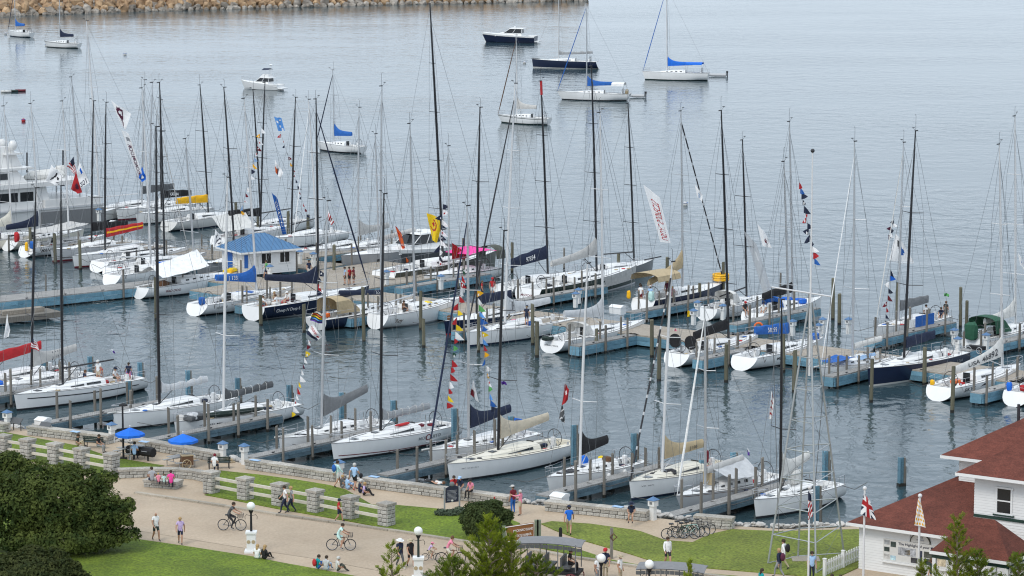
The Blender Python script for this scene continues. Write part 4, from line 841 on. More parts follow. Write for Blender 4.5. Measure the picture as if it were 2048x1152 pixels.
b = boat('r6', 'white cruiser with dark green dodger and white sail cover at the right edge', 's', (1938, 703), 12, OUT, mast=(2031, (2030, 232)), mcol='white', cover=('stack', 'offwhite'), bang=-2, win='ports', spr=3, sr=.6)
canopy(b, .16, .38, 'green', 2.8, .2, 1.5); lump(b, 'green_cover', .02, 0, 'green', (1.2, .7, 1.6)); gear(b, 35)
# far side of the main pier
b = boat('p1', 'white sloop with black sail cover and blue deck bags behind the tower', 's', (1497, 650), 11, OUT, mast=(1585, (1579, 243)), mcol='grey', cover=('flat', 'black'), bang=-3, rs=.7, win='ports', spr=3, lod=1)
heap(b, 'blue_sail_bag', .62, 5, ['bright', 'navy', 'blue'], .7, .8, 4); canopy(b, .3, .37, 'blue', 2, .1, 1.0)
lettering('GRINGO', lambda u, v: Vector((-.7 + 1.4 * u, b['hp'](0, .5 + v, 1).y - .02, .5 + v)), 0, .16, K('mgrey'), b['root'])
b = boat('p1b', 'white cruiser with thin black mast and rounded white dodger on the far pier side', 's', (1408, 641), 9.8, OUT, mast=(1493, (1485, 280)), cover=None, lod=1, win='ports', bang=-6)
canopy(b, .3, .42, 'offwhite', 2.2, .2, 1.1); gear(b, 36)
b = boat('p2', 'navy cruiser with tan bimini, party aboard and yellow float on the bow', 's', (1278, 630), 12.6, OUT, hull='navy', mast=(1365, (1362, 222)), mcol='grey', cover=('stack', 'tan'), furl='striped', bang=-13, bh=2.3, fb=(1.6, 1.35), lod=1, win='long', rs=.7)
canopy(b, .06, .34, 'tan', 3.2, 1.1, 1.3, False, 'bimini'); y = b['hp'](1, 1, 1).y
for i in range(3): MB().ring((0, y - .5, b['dz'](1) + .3 + .22 * i), .7, .12, 'z', 14, 6).build('yellow_inflatable', K('gold'), b['root'])
lump(b, 'yellow_jacket', .02, -1.4, 'gold', (.4, .2, .8)); lump(b, 'teal_drum', .05, .9, 'mint', (.5, .5, .9))
b = boat('p3', 'long dark green racer with pale grey sail cover and grey bow tarp', 's', (1048, 606), 16.5, OUT, hull='dgreen', boot='lgrey', mast=(1193, (1183, 132)), cover=('stack', 'canvas'), bang=-4, bh=2.0, fb=(1.75, 1.3), spr=3, lod=1, bl=6.6, rs=.7, win='long')
m = MB()
for sd in (1,): m.loft([[b['hp'](.55 + .44 * i / 8, b['dz'](.55 + .44 * i / 8) + .02, sd, .03) for i in range(9)], [b['hp'](.55 + .44 * i / 8, b['dz'](.6) * .35, sd, .03) for i in range(9)]], False, False, False)
m.build('bow_tarp', CL('canvas'), b['root']); gear(b, 37)
lettering('MADCAP', lambda u, v: Vector((-.7 + 1.4 * u, b['hp'](0, .6 + v, 1).y - .02, .6 + v)), 0, .2, K('maroon'), b['root'])
b = boat('p3b', 'grey racer with bowsprit half hidden behind the dark green hull', 's', (1150, 571), 12, OUT, hull='mgrey', mast=(1268, (1255, 207)), cover=None, spr=3, lod=1); bowsprit(b, 1.2)
b = boat('p4', 'white sloop with numbered navy boom cover and red-tipped black mast', 's', (1003, 594), 10.8, OUT, boot='maroon', mast=(1096, (1082, 162)), cover=('flat', 'navy', ('97834', .36, .62, .42, 'white'), 1.45), bang=-4, spr=3, lod=1, bh=1.9, bl=5.2, stripe=('maroon', .12, .4, .0, .95))
m = MB(); m.tube([b['root'].matrix_basis.inverted() @ b['mp'](f) for f in (.93, .96, 1.0)], .12, 8); m.build('red_masthead', K('red'), b['root']); gear(b, 38)
b = boat('p5', 'white sloop with magenta awning and red sail on the far side of the pier', 'b', (851, 577), 10.2, IN, boot='maroon', mast=(897, (896, 292)), mcol='grey', cover=None, win='ports', lod=1, bang=4, stripe=('dgreen', .98, 1.02, .0, 1.0))
tarp(b, 'magenta_awning', 'magenta', [(-1.6, 5.6, 2.9), (-1.6, 1.6, 2.9), (1.6, 1.6, 2.9), (1.6, 5.6, 2.9)], sag=-.5); tarp(b, 'red_sail', 'red', [(0, 6.4, 2.3), (0, 6.4, 4.0), (0, 4.4, 2.9), (0, 4.2, 2.3)], sag=0); canopy(b, .0, .12, 'olive', 2.6, 0, 2.2, False, 'olive_enclosure')
b = boat('p6', 'long olive-grey racer with the tallest black mast, behind the pier', 's', (762, 574), 16.6, OUT, hull='olive', boot='dark', mast=(886, (858, 8)), cover=None, spr=4, lod=1, fb=(1.8, 1.4), bang=2, boom=False)
gear(b, 40); gear(b, 41)
b = boat('p7', 'light grey sloop with small hull window right of the dock house', 'b', (686, 549), 13, IN, hull='grey', mast=(757, (750, 268)), mcol='grey', cover=('low', 'canvas'), lod=1, bang=5, fb=(1.9, 1.6))
m = MB(); m.loft([[b['hp'](.72 - .02 * i, .95, -1, .02) for i in range(4)], [b['hp'](.72 - .02 * i, 1.25, -1, .02) for i in range(4)]], False, False, False); m.build('hull_window', GLASSD, b['root'])
# farther boats behind the dock house and on the left
FARB = [('q1', 'white sloop with taupe sail cover behind the grey sloop', 'b', (662, 523), 11, IN, 'lgrey', (717, (718, 215)), 'grey', ('stack', 'canvas')), ('q2', 'white sloop with white mast right of the blue roof', 'b', (586, 527), 13, IN, 'white', (634, (605, 200)), 'white', None),
        ('q3', 'white sloop with bare slanting black boom behind the blue roof', 'b', (540, 500), 11, IN, 'white', (583, (591, 195)), 'black', None), ('q4', 'white sloop with long black lettered boom cover left of the blue roof', 's', (430, 494), 11.3, OUT, 'white', (521, (530, 165)), 'black', ('flat', 'black', ('J 111', .3, .45, .3, 'white'))),
        ('q4b', 'white sloop with level bare black boom above the blue roof', 'b', (474, 476), 11, IN, 'white', (522, (506, 180)), 'black', None), ('q6', 'white sloop with yellow boom cover on the left', 's', (330, 463), 11.6, OUT, 'offwhite', (417, (400, 170)), 'black', ('flat', 'gold')),
        ('q7', 'white sloop with black boom cover lettered in white on the left', 'b', (275, 450), 11, IN, 'white', (323, (321, 200)), 'black', ('flat', 'black', ('KARMA', .25, .55, .30, 'white'))), ('q10', 'white sloop with raised slate boom cover on the left', 'b', (236, 441), 12, IN, 'white', (284, (289, 160)), 'grey', ('flat', 'dgrey')),
        ('q8', 'white sloop with the tall white mast behind the far pier', 'b', (165, 441), 14, IN, 'white', (200, (172, 42)), 'white', None), ('q9', 'white sloop with sunbathing crew before the big motor yacht', 's', (85, 457), 11, OUT, 'offwhite', (163, (130, 155)), 'grey', None),
        ('l0', 'cream sloop with blue and cream sail cover at the left edge', 's', (-60, 504), 11, OUT, 'cream', (24, (8, 212)), 'white', ('stack', 'cream')), ('l0b', 'cream sloop with red towel and lettered stern on the left', 's', (12, 502), 10.5, OUT, 'cream', (78, (62, 207)), 'white', ('stack', 'navy')),
        ('l1', 'white sloop with bold lettered stern under a grey awning', 's', (46, 515), 11.4, OUT, 'white', (138, (125, 202)), 'white', None), ('l2', 'white sloop with deep black sail cover, second bow from the left', 'b', (105, 524), 12, IN, 'lgrey', (183, (187, 202)), 'black', ('flat', 'black')),
        ('l3', 'white sloop with red boom cover bearing a yellow stripe', 'b', (149, 536), 13, IN, 'white', (210, (212, 205)), 'black', ('flat', 'red')), ('l4', 'white sloop with narrow scooped transom in front of the striped red cover', 's', (190, 545), 12.4, OUT, 'white', (297, (305, 165)), 'grey', None),
        ('l5', 'white racer with level black boom behind the white awning', 's', (216, 558), 13, OUT, 'lgrey', (329, (319, 165)), 'black', None), ('l6', 'low white racer nearest the left walkway', 's', (215, 572), 10.6, OUT, 'white', (302, (284, 176)), 'white', None),
        ('l7', 'grey-hulled sloop left of the dock house', 'b', (396, 553), 10, IN, 'grey', (470, (447, 175)), 'black', None)]
for kx, lb, en, px, L, az, hc, ms, mc, cv_ in FARB:
    b = boat(kx, lb, en, px, L, az, hull=hc, mast=ms, mcol=mc, cover=cv_, lod=1, win='ports' if len(kx) % 2 else 'wedge', spr=2 + (len(lb) % 2), bang=(len(lb) % 7) - 1, rs=.7 if en == 's' else .4, wheels=1, furl={'q2': 'white', 'l4': 'canvas'}.get(kx), boot=random.choice(['dark', 'navy', 'maroon', 'dark']),
             text=[('MANITOU', .10, .31, .52, .36, 'dark')] if kx == 'l1' else [('BLACKBIRD', .10, .25, .55, .2, 'mgrey')] if kx == 'l0b' else [], bl=5 if kx in ('l3',) else None, bh=1.6 if cv_ and cv_[0] == 'flat' else 1.2)
    gear(b, len(lb))
b = BO['l3']; cv = b['cv']; m = MB(); m.loft([[cv(i / 12, .42, -1, .02) for i in range(13)], [cv(i / 12, .62, -1, .02) for i in range(13)]], False, False, False); m.build('yellow_stripe', CL('gold'), b['root'])
b = BO['l1']; tarp(b, 'grey_awning', 'canvas', [(-1.6, 1.6, 2.5), (-1.6, 7.6, 2.9), (1.6, 7.6, 2.9), (1.6, 1.6, 2.5)], sag=.3)
b = BO['l0b']; lump(b, 'red_towel', .07, .9, 'red', (.5, .5, 1.1), 1.0)
lump(BO['l1'], 'yellow_jacket', .02, .3, 'gold', (.4, .2, 1.0), .7); lump(BO['l1'], 'blue_bucket', .03, 1.1, 'blue', (.6, .4, .8))
b = BO['q4']; tarp(b, 'white_awning', 'offwhite', [(-.1, -.4, 3.3), (-.1, 4.4, 3.5), (1.7, 4.2, 1.9), (1.7, -.5, 1.8)], sag=.15)
b = BO['l6']; lump(b, 'blue_tarp', .75, 0, 'bright', (1.6, 2, .4))
# boats at anchor
def adot(*a, **k): return boat(*a, lod=1, wheels=1, win=k.pop('win', 'ports'), rs=k.pop('rs', -.2), rb=k.pop('rb', .7), sr=k.pop('sr', .6), **k)
adot('a1', 'small white sloop at anchor near the left end of the breakwater', 'b', (20, 72), 7.5, -48, mast=(31, (29, -30)), mcol='grey', cover=('stack', 'blue'), furl='navy', boot='navy')
adot('a2', 'white sloop at anchor with navy cover and dark waterline stripe, upper left', 'b', (94, 94), 8.2, -62, mast=(120, (119, -25)), mcol='grey', cover=('stack', 'navy'), stripe=('dark', .86, .93, .0, 1.0), fb=(1.3, 1.0))
adot('a4', 'white sloop at anchor with deep blue sail cover above the dock masts', 'b', (640, 300), 7.8, -52, mast=(668, (665, 140)), mcol='grey', cover=('stack', 'blue'), furl='navy', fb=(1.2, .95))
adot('a5', 'white sloop at anchor with sage sail cover and green stripe, upper middle', 'b', (1003, 245), 8.2, -60, mast=(1034, (1032, 70)), mcol='white', cover=('stack', 'canvas'), furl='brown', stripe=('dgreen', .80, .88, .0, 1.0), boot='dgreen', fb=(1.25, 1.0))
b = adot('a7', 'navy racing sloop at anchor with grey flaked mainsail, upper middle', 'b', (1066, 135), 13, -74, hull='navy', boot='offwhite', mast=(1117, (1117, -20)), mcol='white', cover=('flaked', 'grey'), rb=.2, rs=.4, win='wedge', bl=6.5, fb=(1.6, 1.35)); bowsprit(b, .1)
b = adot('a8', 'white sloop at anchor with blue sail cover and white cockpit hood', 'b', (1124, 199), 11, -76, mast=(1173, (1172, 5)), mcol='grey', cover=('stack', 'blue'), furl='blue', rb=.9, rs=-.6, fb=(1.4, 1.15)); canopy(b, .03, .22, 'white', 2.4, .9, 1.0, False, 'bimini'); lump(b, 'brown_stern_bag', .01, .4, 'tan', (.9, .5, .8))
b = adot('a9', 'white sloop at anchor with blue cover and blue bimini, upper right', 'b', (1290, 159), 11.4, -78, mast=(1334, (1332, -30)), mcol='white', cover=('stack', 'bright'), furl='blue', rb=.5, fb=(1.5, 1.35), boot='dgreen'); canopy(b, .08, .34, 'bright', 2.6, 1.2, .7, False, 'bimini')
def motor(label, px, L, az, hull, fly, boot='dark', B=None):
    B = B or L * .32; hd = Vector((math.sin(R(az)), math.cos(R(az)), 0)); S = P(*px) - hd * L; root = thing('motor_yacht', label, 'motorboat', S, -R(az)); H0 = L * .13; H1 = L * .19
    def hw(t): return B / 2 * (1 - max(0, (t - .45) / .55) ** 2.2) if t < 1 else 0
    def dz(t): return H0 + (H1 - H0) * t ** 1.6
    rg = []
    for i in range(13):
        t = i / 12; y = t * L; f = dz(t); w_ = hw(t); k = .09 * L * max(0, (t - .6) / .4); rg.append([(w_, y + k, f), (w_ * .97, y + k * .8, f * .8), (w_ * .86, y + k * .3, f * .3), (w_ * .78, y, .05), (0, y, -.4), (-w_ * .78, y, .05), (-w_ * .86, y + k * .3, f * .3), (-w_ * .97, y + k * .8, f * .8), (-w_, y + k, f)])
    m = MB(); n = 9
    m.v = [p for r_ in rg for p in r_]
    for i in range(12):
        for j in range(8): m.f.append((i * n + j, (i + 1) * n + j, (i + 1) * n + j + 1, i * n + j + 1)); m.m.append(1 if j in (0, 7) else (2 if j in (2, 3, 4, 5) and False else 0))
    m.f.append(tuple(range(n))); m.m.append(0)
    m.build('hull', [M('gel_' + hull, PAL[hull], .25, var=.03, scale=.8) if hull != 'white' else GEL, GEL], root, True)
    MB().loft([[(-hw(i / 12) , i / 12 * L + .09 * L * max(0, (i / 12 - .6) / .4), dz(i / 12) - (.3 if i < 3 else 0)) , (0, i / 12 * L + .09 * L * max(0, (i / 12 - .6) / .4), dz(i / 12) + .1 - (.4 if i < 3 else 0)), (hw(i / 12), i / 12 * L + .09 * L * max(0, (i / 12 - .6) / .4), dz(i / 12) - (.3 if i < 3 else 0))] for i in range(13)], False, False, False).build('deck', DECK, root)
    MB().box((0, -.45, .35), (B * .8, .95, .14)).build('swim_platform', DECK, root)
    c0, c1 = .26, .62; h = L * .13; z0 = H0
    def sec(y, w_, z_): return [(-w_, y, z_), (w_, y, z_)]
    def cab(y0, y1, w_, zz, hh, slope, back=.1): return [[(-w_, y0, zz), (w_, y0, zz), (w_, y1, zz), (-w_, y1, zz)], [(-w_ * .9, y0 + back, zz + hh), (w_ * .9, y0 + back, zz + hh), (w_ * .9, y1 - slope, zz + hh), (-w_ * .9, y1 - slope, zz + hh)]]
    MB().loft(cab(c0 * L, .80 * L, B * .36, z0 - .05, h * .5, L * .1)).build('cabin_base', DECK, root)
    rr = cab(c0 * L, c1 * L, B * .34, z0 + h * .45, h * .62, L * .12)
    MB().loft(rr).build('wheelhouse_glass', GLASSD, root)
    top = rr[1]; MB().loft([[(x * 1.1, y + (-.5 if y < .4 * L else .15), z) for x, y, z in top], [(x * 1.05, y + (-.45 if y < .4 * L else .05), z + .14) for x, y, z in top]]).build('hardtop', DECK, root)
    for fx in (-1, 1):
        for (a, b_) in ((0, 0), (.5, .5), (1, 1)):
            p0 = Vector(rr[0][1]).lerp(Vector(rr[0][2]), a); p1 = Vector(rr[1][1]).lerp(Vector(rr[1][2]), b_); MB().tube([(fx * p0.x * 1.01, p0.y, p0.z), (fx * p1.x * 1.01, p1.y, p1.z)], .05, 4).build('window_pillar', DECK, root)
    if fly:
        zt = top[0][2] + .14; MB().loft(cab(c0 * L, .5 * L, B * .3, zt, .5, .5)).build('flybridge', DECK, root)
        m = MB(); m.loft([[(-B * .3, c0 * L, zt + 1.3), (0, c0 * L, zt + 1.55), (B * .3, c0 * L, zt + 1.3)], [(-B * .3, .46 * L, zt + 1.2), (0, .46 * L, zt + 1.5), (B * .3, .46 * L, zt + 1.2)]], False, False, False); m.build('bimini', CL('navy'), root)
        for sx in (-1, 1): MB().tube([(sx * B * .28, .36 * L, zt + .4), (sx * B * .28, .36 * L, zt + 1.3)], .03, 4).build('bimini_pole', STEEL, root)
        MB().tube([(0, .26 * L, zt + .3), (0, .26 * L, zt + 2)], .05, 5).build('radar_mast', GEL, root); MB().ball((0, .26 * L, zt + 2.1), (.3, .3, .14)).build('radar_dome', GEL, root, True)
    else:
        MB().ball((0, .42 * L, top[0][2] + .3), (.3, .3, .16)).build('radar_dome', GEL, root, True)
    m = MB(); ln = [Vector((hw(t) * .93, t * L + .09 * L * max(0, (t - .6) / .4), dz(t))) for t in (.55, .65, .75, .85, .93, .985)]
    for sd in (-1, 1):
        m.tube([(sd * p.x, p.y, p.z + .6) for p in ln], .02, 3)
        for p in ln: m.tube([(sd * p.x, p.y, p.z), (sd * p.x, p.y, p.z + .6)], .016, 3)
    m.build('bow_rail', STEEL, root)
motor('white flybridge motor cruiser with navy bimini at anchor, upper left', (489, 177), 7.6, -60, 'white', True)
motor('navy-hulled motor yacht with white superstructure at anchor, top centre', (972, 84), 11, -76, 'navy', False)
motor('dark grey hulled motor yacht behind the orange pennant', (748, 541), 11.5, IN, 'dgrey', False)
def dinghy(label, px, L, az):
    root = thing('inflatable_dinghy', label, 'dinghy', P(*px), -R(az)); m = MB(); w_ = L * .22
    m.tube([(-w_, -L / 2, .3), (-w_, L * .2, .3), (-w_ * .6, L * .42, .38), (0, L * .52, .45), (w_ * .6, L * .42, .38), (w_, L * .2, .3), (w_, -L / 2, .3)], .22, 8); m.build('tube', M('hypalon', (.45, .46, .47), .6, var=.05), root, True)
    MB().box((0, 0, .18), (w_ * 1.7, L * .85, .08)).build('floor', K('lgrey'), root); MB().box((0, -L / 2, .45), (w_ * 1.6, .08, .4)).build('transom', K('grey'), root)
    m = MB(); m.box((0, -L / 2 - .15, .85), (.3, .35, .35)); m.box((0, -L / 2 - .2, .3), (.12, .15, .9)); m.build('outboard_motor', K('dark'), root)
dinghy('white inflatable dinghy tied behind the upper right sloop', (1433, 153), 3.6, -80); dinghy('grey inflatable dinghy tied behind the white-hooded sloop', (1274, 195), 2.6, -80)
def buoy(px, lb, c='offwhite'):
    p = P(*px); r_ = thing('mooring_buoy', lb, 'buoy', p); MB().ball((0, 0, .15), .33, 10, 7).build('float', K(c), r_, True); MB().ring((0, 0, .33), .34, .03, 'z', 12, 4).build('band', K('blue'), r_); MB().tube([(0, 0, .4), (0, 0, .62)], .03, 5).build('eye', K('steel'), r_)
buoy((1049, 127), 'white mooring buoy left of the navy sloop at anchor'); buoy((250, 110), 'white mooring buoy below the breakwater, left'); buoy((47, 243), 'red and white mooring buoy above the big motor yacht', 'red'); buoy((11, 69), 'white mooring buoy at the bow of the leftmost anchored sloop'); buoy((1370, 411), 'white mooring buoy among the masts right of the lettered banner'); buoy((93, 92), 'white mooring buoy at the bow of the navy-covered anchored sloop')
for i, (x, c) in enumerate(((12, 'offwhite'), (26, 'dgreen'), (41, 'maroon'))):
    r_ = thing('kayak', ['white kayak in the trio at the left edge', 'dark green kayak in the middle of the trio at the left edge', 'dark red kayak at the right of the trio on the water'][i], 'kayak', P(x, 185 - i), R(100)); m = MB(); m.loft([[(k * .35 * math.cos(a), y, .18 + .2 * math.sin(a)) for a in [2 * math.pi * j / 8 for j in range(8)]] for y, k in ((-.9, .05), (-.6, .7), (0, 1), (.6, .7), (.9, .05))]); m.build('hull', K(c), r_, True); MB().tube([(-.5, .2, .4), (.5, .3, .45)], .025, 4).build('paddle', K('dark'), r_)
# superyacht (after half in view)
hd = Vector((math.sin(R(IN)), math.cos(R(IN)), 0)); Sy = P(172, 448); yr = thing('motor_superyacht', 'big white multi-deck motor yacht seen from its stern quarter at the left edge', 'motor yacht', Sy, -R(232))
yL = 34; GEL_ = GEL; GEL = M('yacht_cream', (.70, .695, .68), .3, var=.04, scale=.6)
def slab(name, y0, y1, w0, w1, z0, z1, mat, rake=0.0, nose=0.0):
    MB().loft([[(-w0, y0, z0), (w0, y0, z0), (w0 * (1 - nose), y1, z0), (-w0 * (1 - nose), y1, z0)], [(-w1, y0 + rake, z1), (w1, y0 + rake, z1), (w1 * (1 - nose), y1 - rake * .5, z1), (-w1 * (1 - nose), y1 - rake * .5, z1)]]).build(name, mat, yr)
slab('hull', 0, yL, 3.2, 3.5, -.5, 2.6, GEL, -.2, .15); slab('rub_rail', -.3, yL, 3.56, 3.56, 2.45, 2.65, K('lgrey')); slab('aft_fender_panel', -.4, 7.5, 3.56, 3.58, .55, 2.2, K('mgrey'))
slab('main_deckhouse', 6, yL, 3.0, 2.95, 2.66, 5.0, GEL, .6); slab('upper_deck', 1.5, yL, 3.5, 3.5, 5.01, 5.5, GEL, .1)
slab('side_window', 8.2, 9.8, 3.02, 3.0, 3.5, 4.5, GLASSD); slab('side_window', 10.1, 14.5, 3.02, 3.0, 3.5, 4.5, GLASSD); slab('side_window', 15.2, 20, 3.02, 3.0, 3.5, 4.5, GLASSD)
slab('bulwark', .2, 7, 3.45, 3.45, 2.66, 3.5, GEL, 0); slab('sky_lounge', 8.6, yL, 2.5, 2.3, 5.51, 6.9, GEL, 1.2); slab('lounge_window', 11, 18, 2.5, 2.42, 5.95, 6.6, GLASSD); slab('hardtop', 7.8, yL, 2.7, 2.7, 6.91, 7.15, GEL, .2)
slab('radar_arch', 8.4, 11.6, 1.0, .6, 7.16, 9.3, GEL, 1.0); slab('arch_wing', 8.6, 10.6, 1.6, 1.6, 8.5, 8.68, GEL)
for x in (-1.2, 1.2): MB().ball((x, 9.6, 9.5), (.5, .5, .6)).build('satellite_dome', GEL, yr, True)
MB().tube([(0, 10.6, 9.3), (0, 10.6, 12.5)], .06, 5).build('antenna', GEL, yr)
m = MB(); m.loft([[(x * k, y, 5.55 + z * h_) for x, z in ((-1, 0), (-1.1, .5), (-.6, .9), (0, 1), (.6, .9), (1.1, .5), (1, 0))] for y, k, h_ in ((3, .7, .7), (3.8, .9, .95), (5.4, .95, .9), (6.8, .7, .85), (7.6, .2, .4))]); m.build('covered_tender', CL('offwhite'), yr, True)
lump(dict(root=yr, dz=lambda t: 5.6, L=34), 'covered_jet_ski', .08, .6, 'offwhite', (1.0, 1.3, 1.2))
for x in (-2.6, 2.6): MB().tube([(x, 2.2, 2.7), (x, 2.2, 5.1)], .09, 6).build('deck_post', STEEL, yr)
m = MB(); m.tube([(0, -.2, 3.4), (0, -1.0, 4.6)], .04, 5); m.build('ensign_staff', WMAST, yr)
for x, yb, yt in ((54, 345, 305), (126, 335, 300)): MB().tube([yr.matrix_basis.inverted() @ PY(x, yb, Sy.y + 4), yr.matrix_basis.inverted() @ PY(x, yt, Sy.y + 4)], .09, 6).build('awning_stanchion', K('dark'), yr)

GEL = GEL_
# ------------------------------------------------------------------ people
SKEL = {}
def pose_joints(pose):
    J = dict(pel=(0, 0, .95), wa=(0, .01, 1.08), ch=(0, 0, 1.30), nk=(0, .0, 1.47), hd=(0, .035, 1.60), tp=(0, .02, 1.70), no=(0, .145, 1.59))
    for s, n in ((-1, 'l'), (1, 'r')):
        J['sh' + n] = (s * .17, -.01, 1.41); J['el' + n] = (s * .235, -.03, 1.13); J['wr' + n] = (s * .245, .06, .89); J['ha' + n] = (s * .24, .09, .80); J['fi' + n] = (s * .23, .11, .72); J['th' + n] = (s * .19, .14, .80)
        J['hi' + n] = (s * .09, 0, .90); J['kn' + n] = (s * .10, .03, .50); J['an' + n] = (s * .10, -.01, .09); J['to' + n] = (s * .12, .16, .03)
    def mv(n, **k):
        for a, v in k.items(): J[a + n] = v
    if pose == 'walk':
        mv('l', kn=(-.10, .20, .53), an=(-.09, .26, .12), to=(-.10, .43, .07), el=(-.25, -.16, 1.15), wr=(-.26, -.17, .90), ha=(-.25, -.15, .82), fi=(-.25, -.13, .74), th=(-.21, -.10, .82))
        mv('r', kn=(.10, -.02, .50), an=(.10, -.28, .17), to=(.11, -.16, .05), el=(.25, .10, 1.15), wr=(.25, .27, .97), ha=(.24, .33, .91), fi=(.23, .37, .84), th=(.19, .34, .93))
    elif pose in ('sit', 'sitdown'):     # on a seat: origin is the seat surface
        dz = -.82
        for k in list(J):
            x, y, z = J[k]; J[k] = (x, y, z + dz)
        for s, n in ((-1, 'l'), (1, 'r')):
            J['hi' + n] = (s * .09, .02, .11); J['kn' + n] = (s * .12, .44, .13); J['an' + n] = (s * .12, .44, -.30); J['to' + n] = (s * .13, .60, -.36)
            J['el' + n] = (s * .24, .06, .33); J['wr' + n] = (s * .17, .27, .24); J['ha' + n] = (s * .13, .34, .22); J['fi' + n] = (s * .10, .41, .21); J['th' + n] = (s * .08, .34, .26)
        J['ch'] = (0, .03, .47); J['nk'] = (0, .06, .64); J['hd'] = (0, .11, .77); J['tp'] = (0, .10, .87); J['no'] = (0, .22, .75)
        for s, n in ((-1, 'l'), (1, 'r')): J['sh' + n] = (s * .17, .04, .58)
        if pose == 'sitdown':            # on the ground with knees drawn up
            for s, n in ((-1, 'l'), (1, 'r')): J['kn' + n] = (s * .16, .36, .43); J['an' + n] = (s * .14, .55, .07); J['to' + n] = (s * .15, .72, .03)
    elif pose == 'cycle':
        J.update(pel=(0, -.22, .98), wa=(0, -.16, 1.11), ch=(0, -.02, 1.31), nk=(0, .07, 1.46), hd=(0, .13, 1.58), tp=(0, .13, 1.68), no=(0, .24, 1.56))
        for s, n in ((-1, 'l'), (1, 'r')):
            J['sh' + n] = (s * .17, .03, 1.41); J['el' + n] = (s * .24, .20, 1.20); J['wr' + n] = (s * .25, .42, 1.10); J['ha' + n] = (s * .25, .50, 1.08); J['fi' + n] = (s * .22, .55, 1.04); J['th' + n] = (s * .19, .50, 1.09); J['hi' + n] = (s * .09, -.2, .93)
        J.update(knl=(-.10, .22, .80), anl=(-.10, .10, .44), tol=(-.10, .26, .40), knr=(.10, .10, .58), anr=(.10, -.02, .19), tor=(.10, .14, .15))
    elif pose == 'lie':
        for k in list(J):
            x, y, z = J[k]; J[k] = (x, z - .95, .12 + y * .8)
    elif pose == 'point':
        mv('l', el=(-.24, .24, 1.33), wr=(-.24, .47, 1.38), ha=(-.24, .55, 1.39), fi=(-.24, .63, 1.40), th=(-.20, .56, 1.43)); mv('r', el=(.24, .05, 1.15), wr=(.18, .25, 1.12), ha=(.14, .32, 1.12), fi=(.10, .38, 1.12), th=(.12, .33, 1.17))
    return J
def person_mesh(pose):
    if pose in SKEL: return SKEL[pose]
    J = pose_joints(pose); names = list(J); ix = {n: i for i, n in enumerate(names)}
    ed = [('pel', 'wa'), ('wa', 'ch'), ('ch', 'nk'), ('nk', 'hd'), ('hd', 'tp'), ('hd', 'no')]
    for n in 'lr': ed += [('ch', 'sh' + n), ('sh' + n, 'el' + n), ('el' + n, 'wr' + n), ('wr' + n, 'ha' + n), ('ha' + n, 'fi' + n), ('ha' + n, 'th' + n), ('pel', 'hi' + n), ('hi' + n, 'kn' + n), ('kn' + n, 'an' + n), ('an' + n, 'to' + n)]
    rad = dict(pel=.155, wa=.14, ch=.16, nk=.062, hd=.098, tp=.07, no=.018, sh=.075, el=.05, wr=.034, ha=.042, fi=.018, th=.014, hi=.105, kn=.066, an=.042, to=.036)
    me = bpy.data.meshes.new('body'); me.from_pydata([J[n] for n in names], [(ix[a], ix[b]) for a, b in ed], []); ob = bpy.data.objects.new('tmp', me); COL.objects.link(ob)
    ob.modifiers.new('skin', 'SKIN'); sk = me.skin_vertices[0].data
    for n in names:
        r_ = rad[n if n in rad else n[:2]]; sk[ix[n]].radius = (r_, r_ * (.72 if n in ('pel', 'wa', 'ch') else 1)); sk[ix[n]].use_root = n == 'pel'
    su = ob.modifiers.new('sub', 'SUBSURF'); su.levels = 1; su.render_levels = 1
    dg = bpy.context.evaluated_depsgraph_get(); ev = ob.evaluated_get(dg); nm = bpy.data.meshes.new_from_object(ev); nm.name = 'person_' + pose; bpy.data.objects.remove(ob)
    segs = []
    reg = {('ch', 'nk'): 1, ('nk', 'hd'): 0, ('hd', 'tp'): 0, ('hd', 'no'): 0, ('pel', 'wa'): 1, ('wa', 'ch'): 1}
    for a, b in ed:
        k = reg.get((a, b))
        if k is None: k = {'sh': 1, 'el': 2, 'wr': 0, 'ha': 0, 'hi': 3, 'kn': 4, 'an': 5}.get(a[:2], 1 if a == 'ch' else 3)
        if a[:2] == 'sh': k = 1
        segs.append((Vector(J[a]), Vector(J[b]), k, a[:2]))
    nm.materials.clear()
    for i in range(6): nm.materials.append(K('skin'))
    mi = []
    for p in nm.polygons:
        c = p.center; best = (9, 0)
        for a, b, k, an in segs:
            d = b - a; t = max(0, min(1, (c - a).dot(d) / d.length_squared)); dist = (c - a - d * t).length / (1.3 if k == 1 and an != 'sh' else 1)
            if an == 'hi' and t > .72: k = 4
            if an == 'sh' and t > .55: k = 2
            if dist < best[0]: best = (dist, k)
        mi.append(best[1])
    nm.polygons.foreach_set('material_index', mi); nm.polygons.foreach_set('use_smooth', [True] * len(mi)); nm.update()
    SKEL[pose] = (nm, J); return SKEL[pose]
def hair_mesh(long):
    m = MB(); m.ball((0, -.018, .035), (.112, .122, .118), 10, 7); m.v = [(x, y, z) if (z > -.0 or y < -.02) else (x * .86, min(y, .045), max(z, .0)) for x, y, z in m.v]
    if long: m.ball((0, -.075, -.11), (.10, .06, .17), 8, 6)
    return m
HAIRM = {False: hair_mesh(False), True: hair_mesh(True)}
_hm = {}
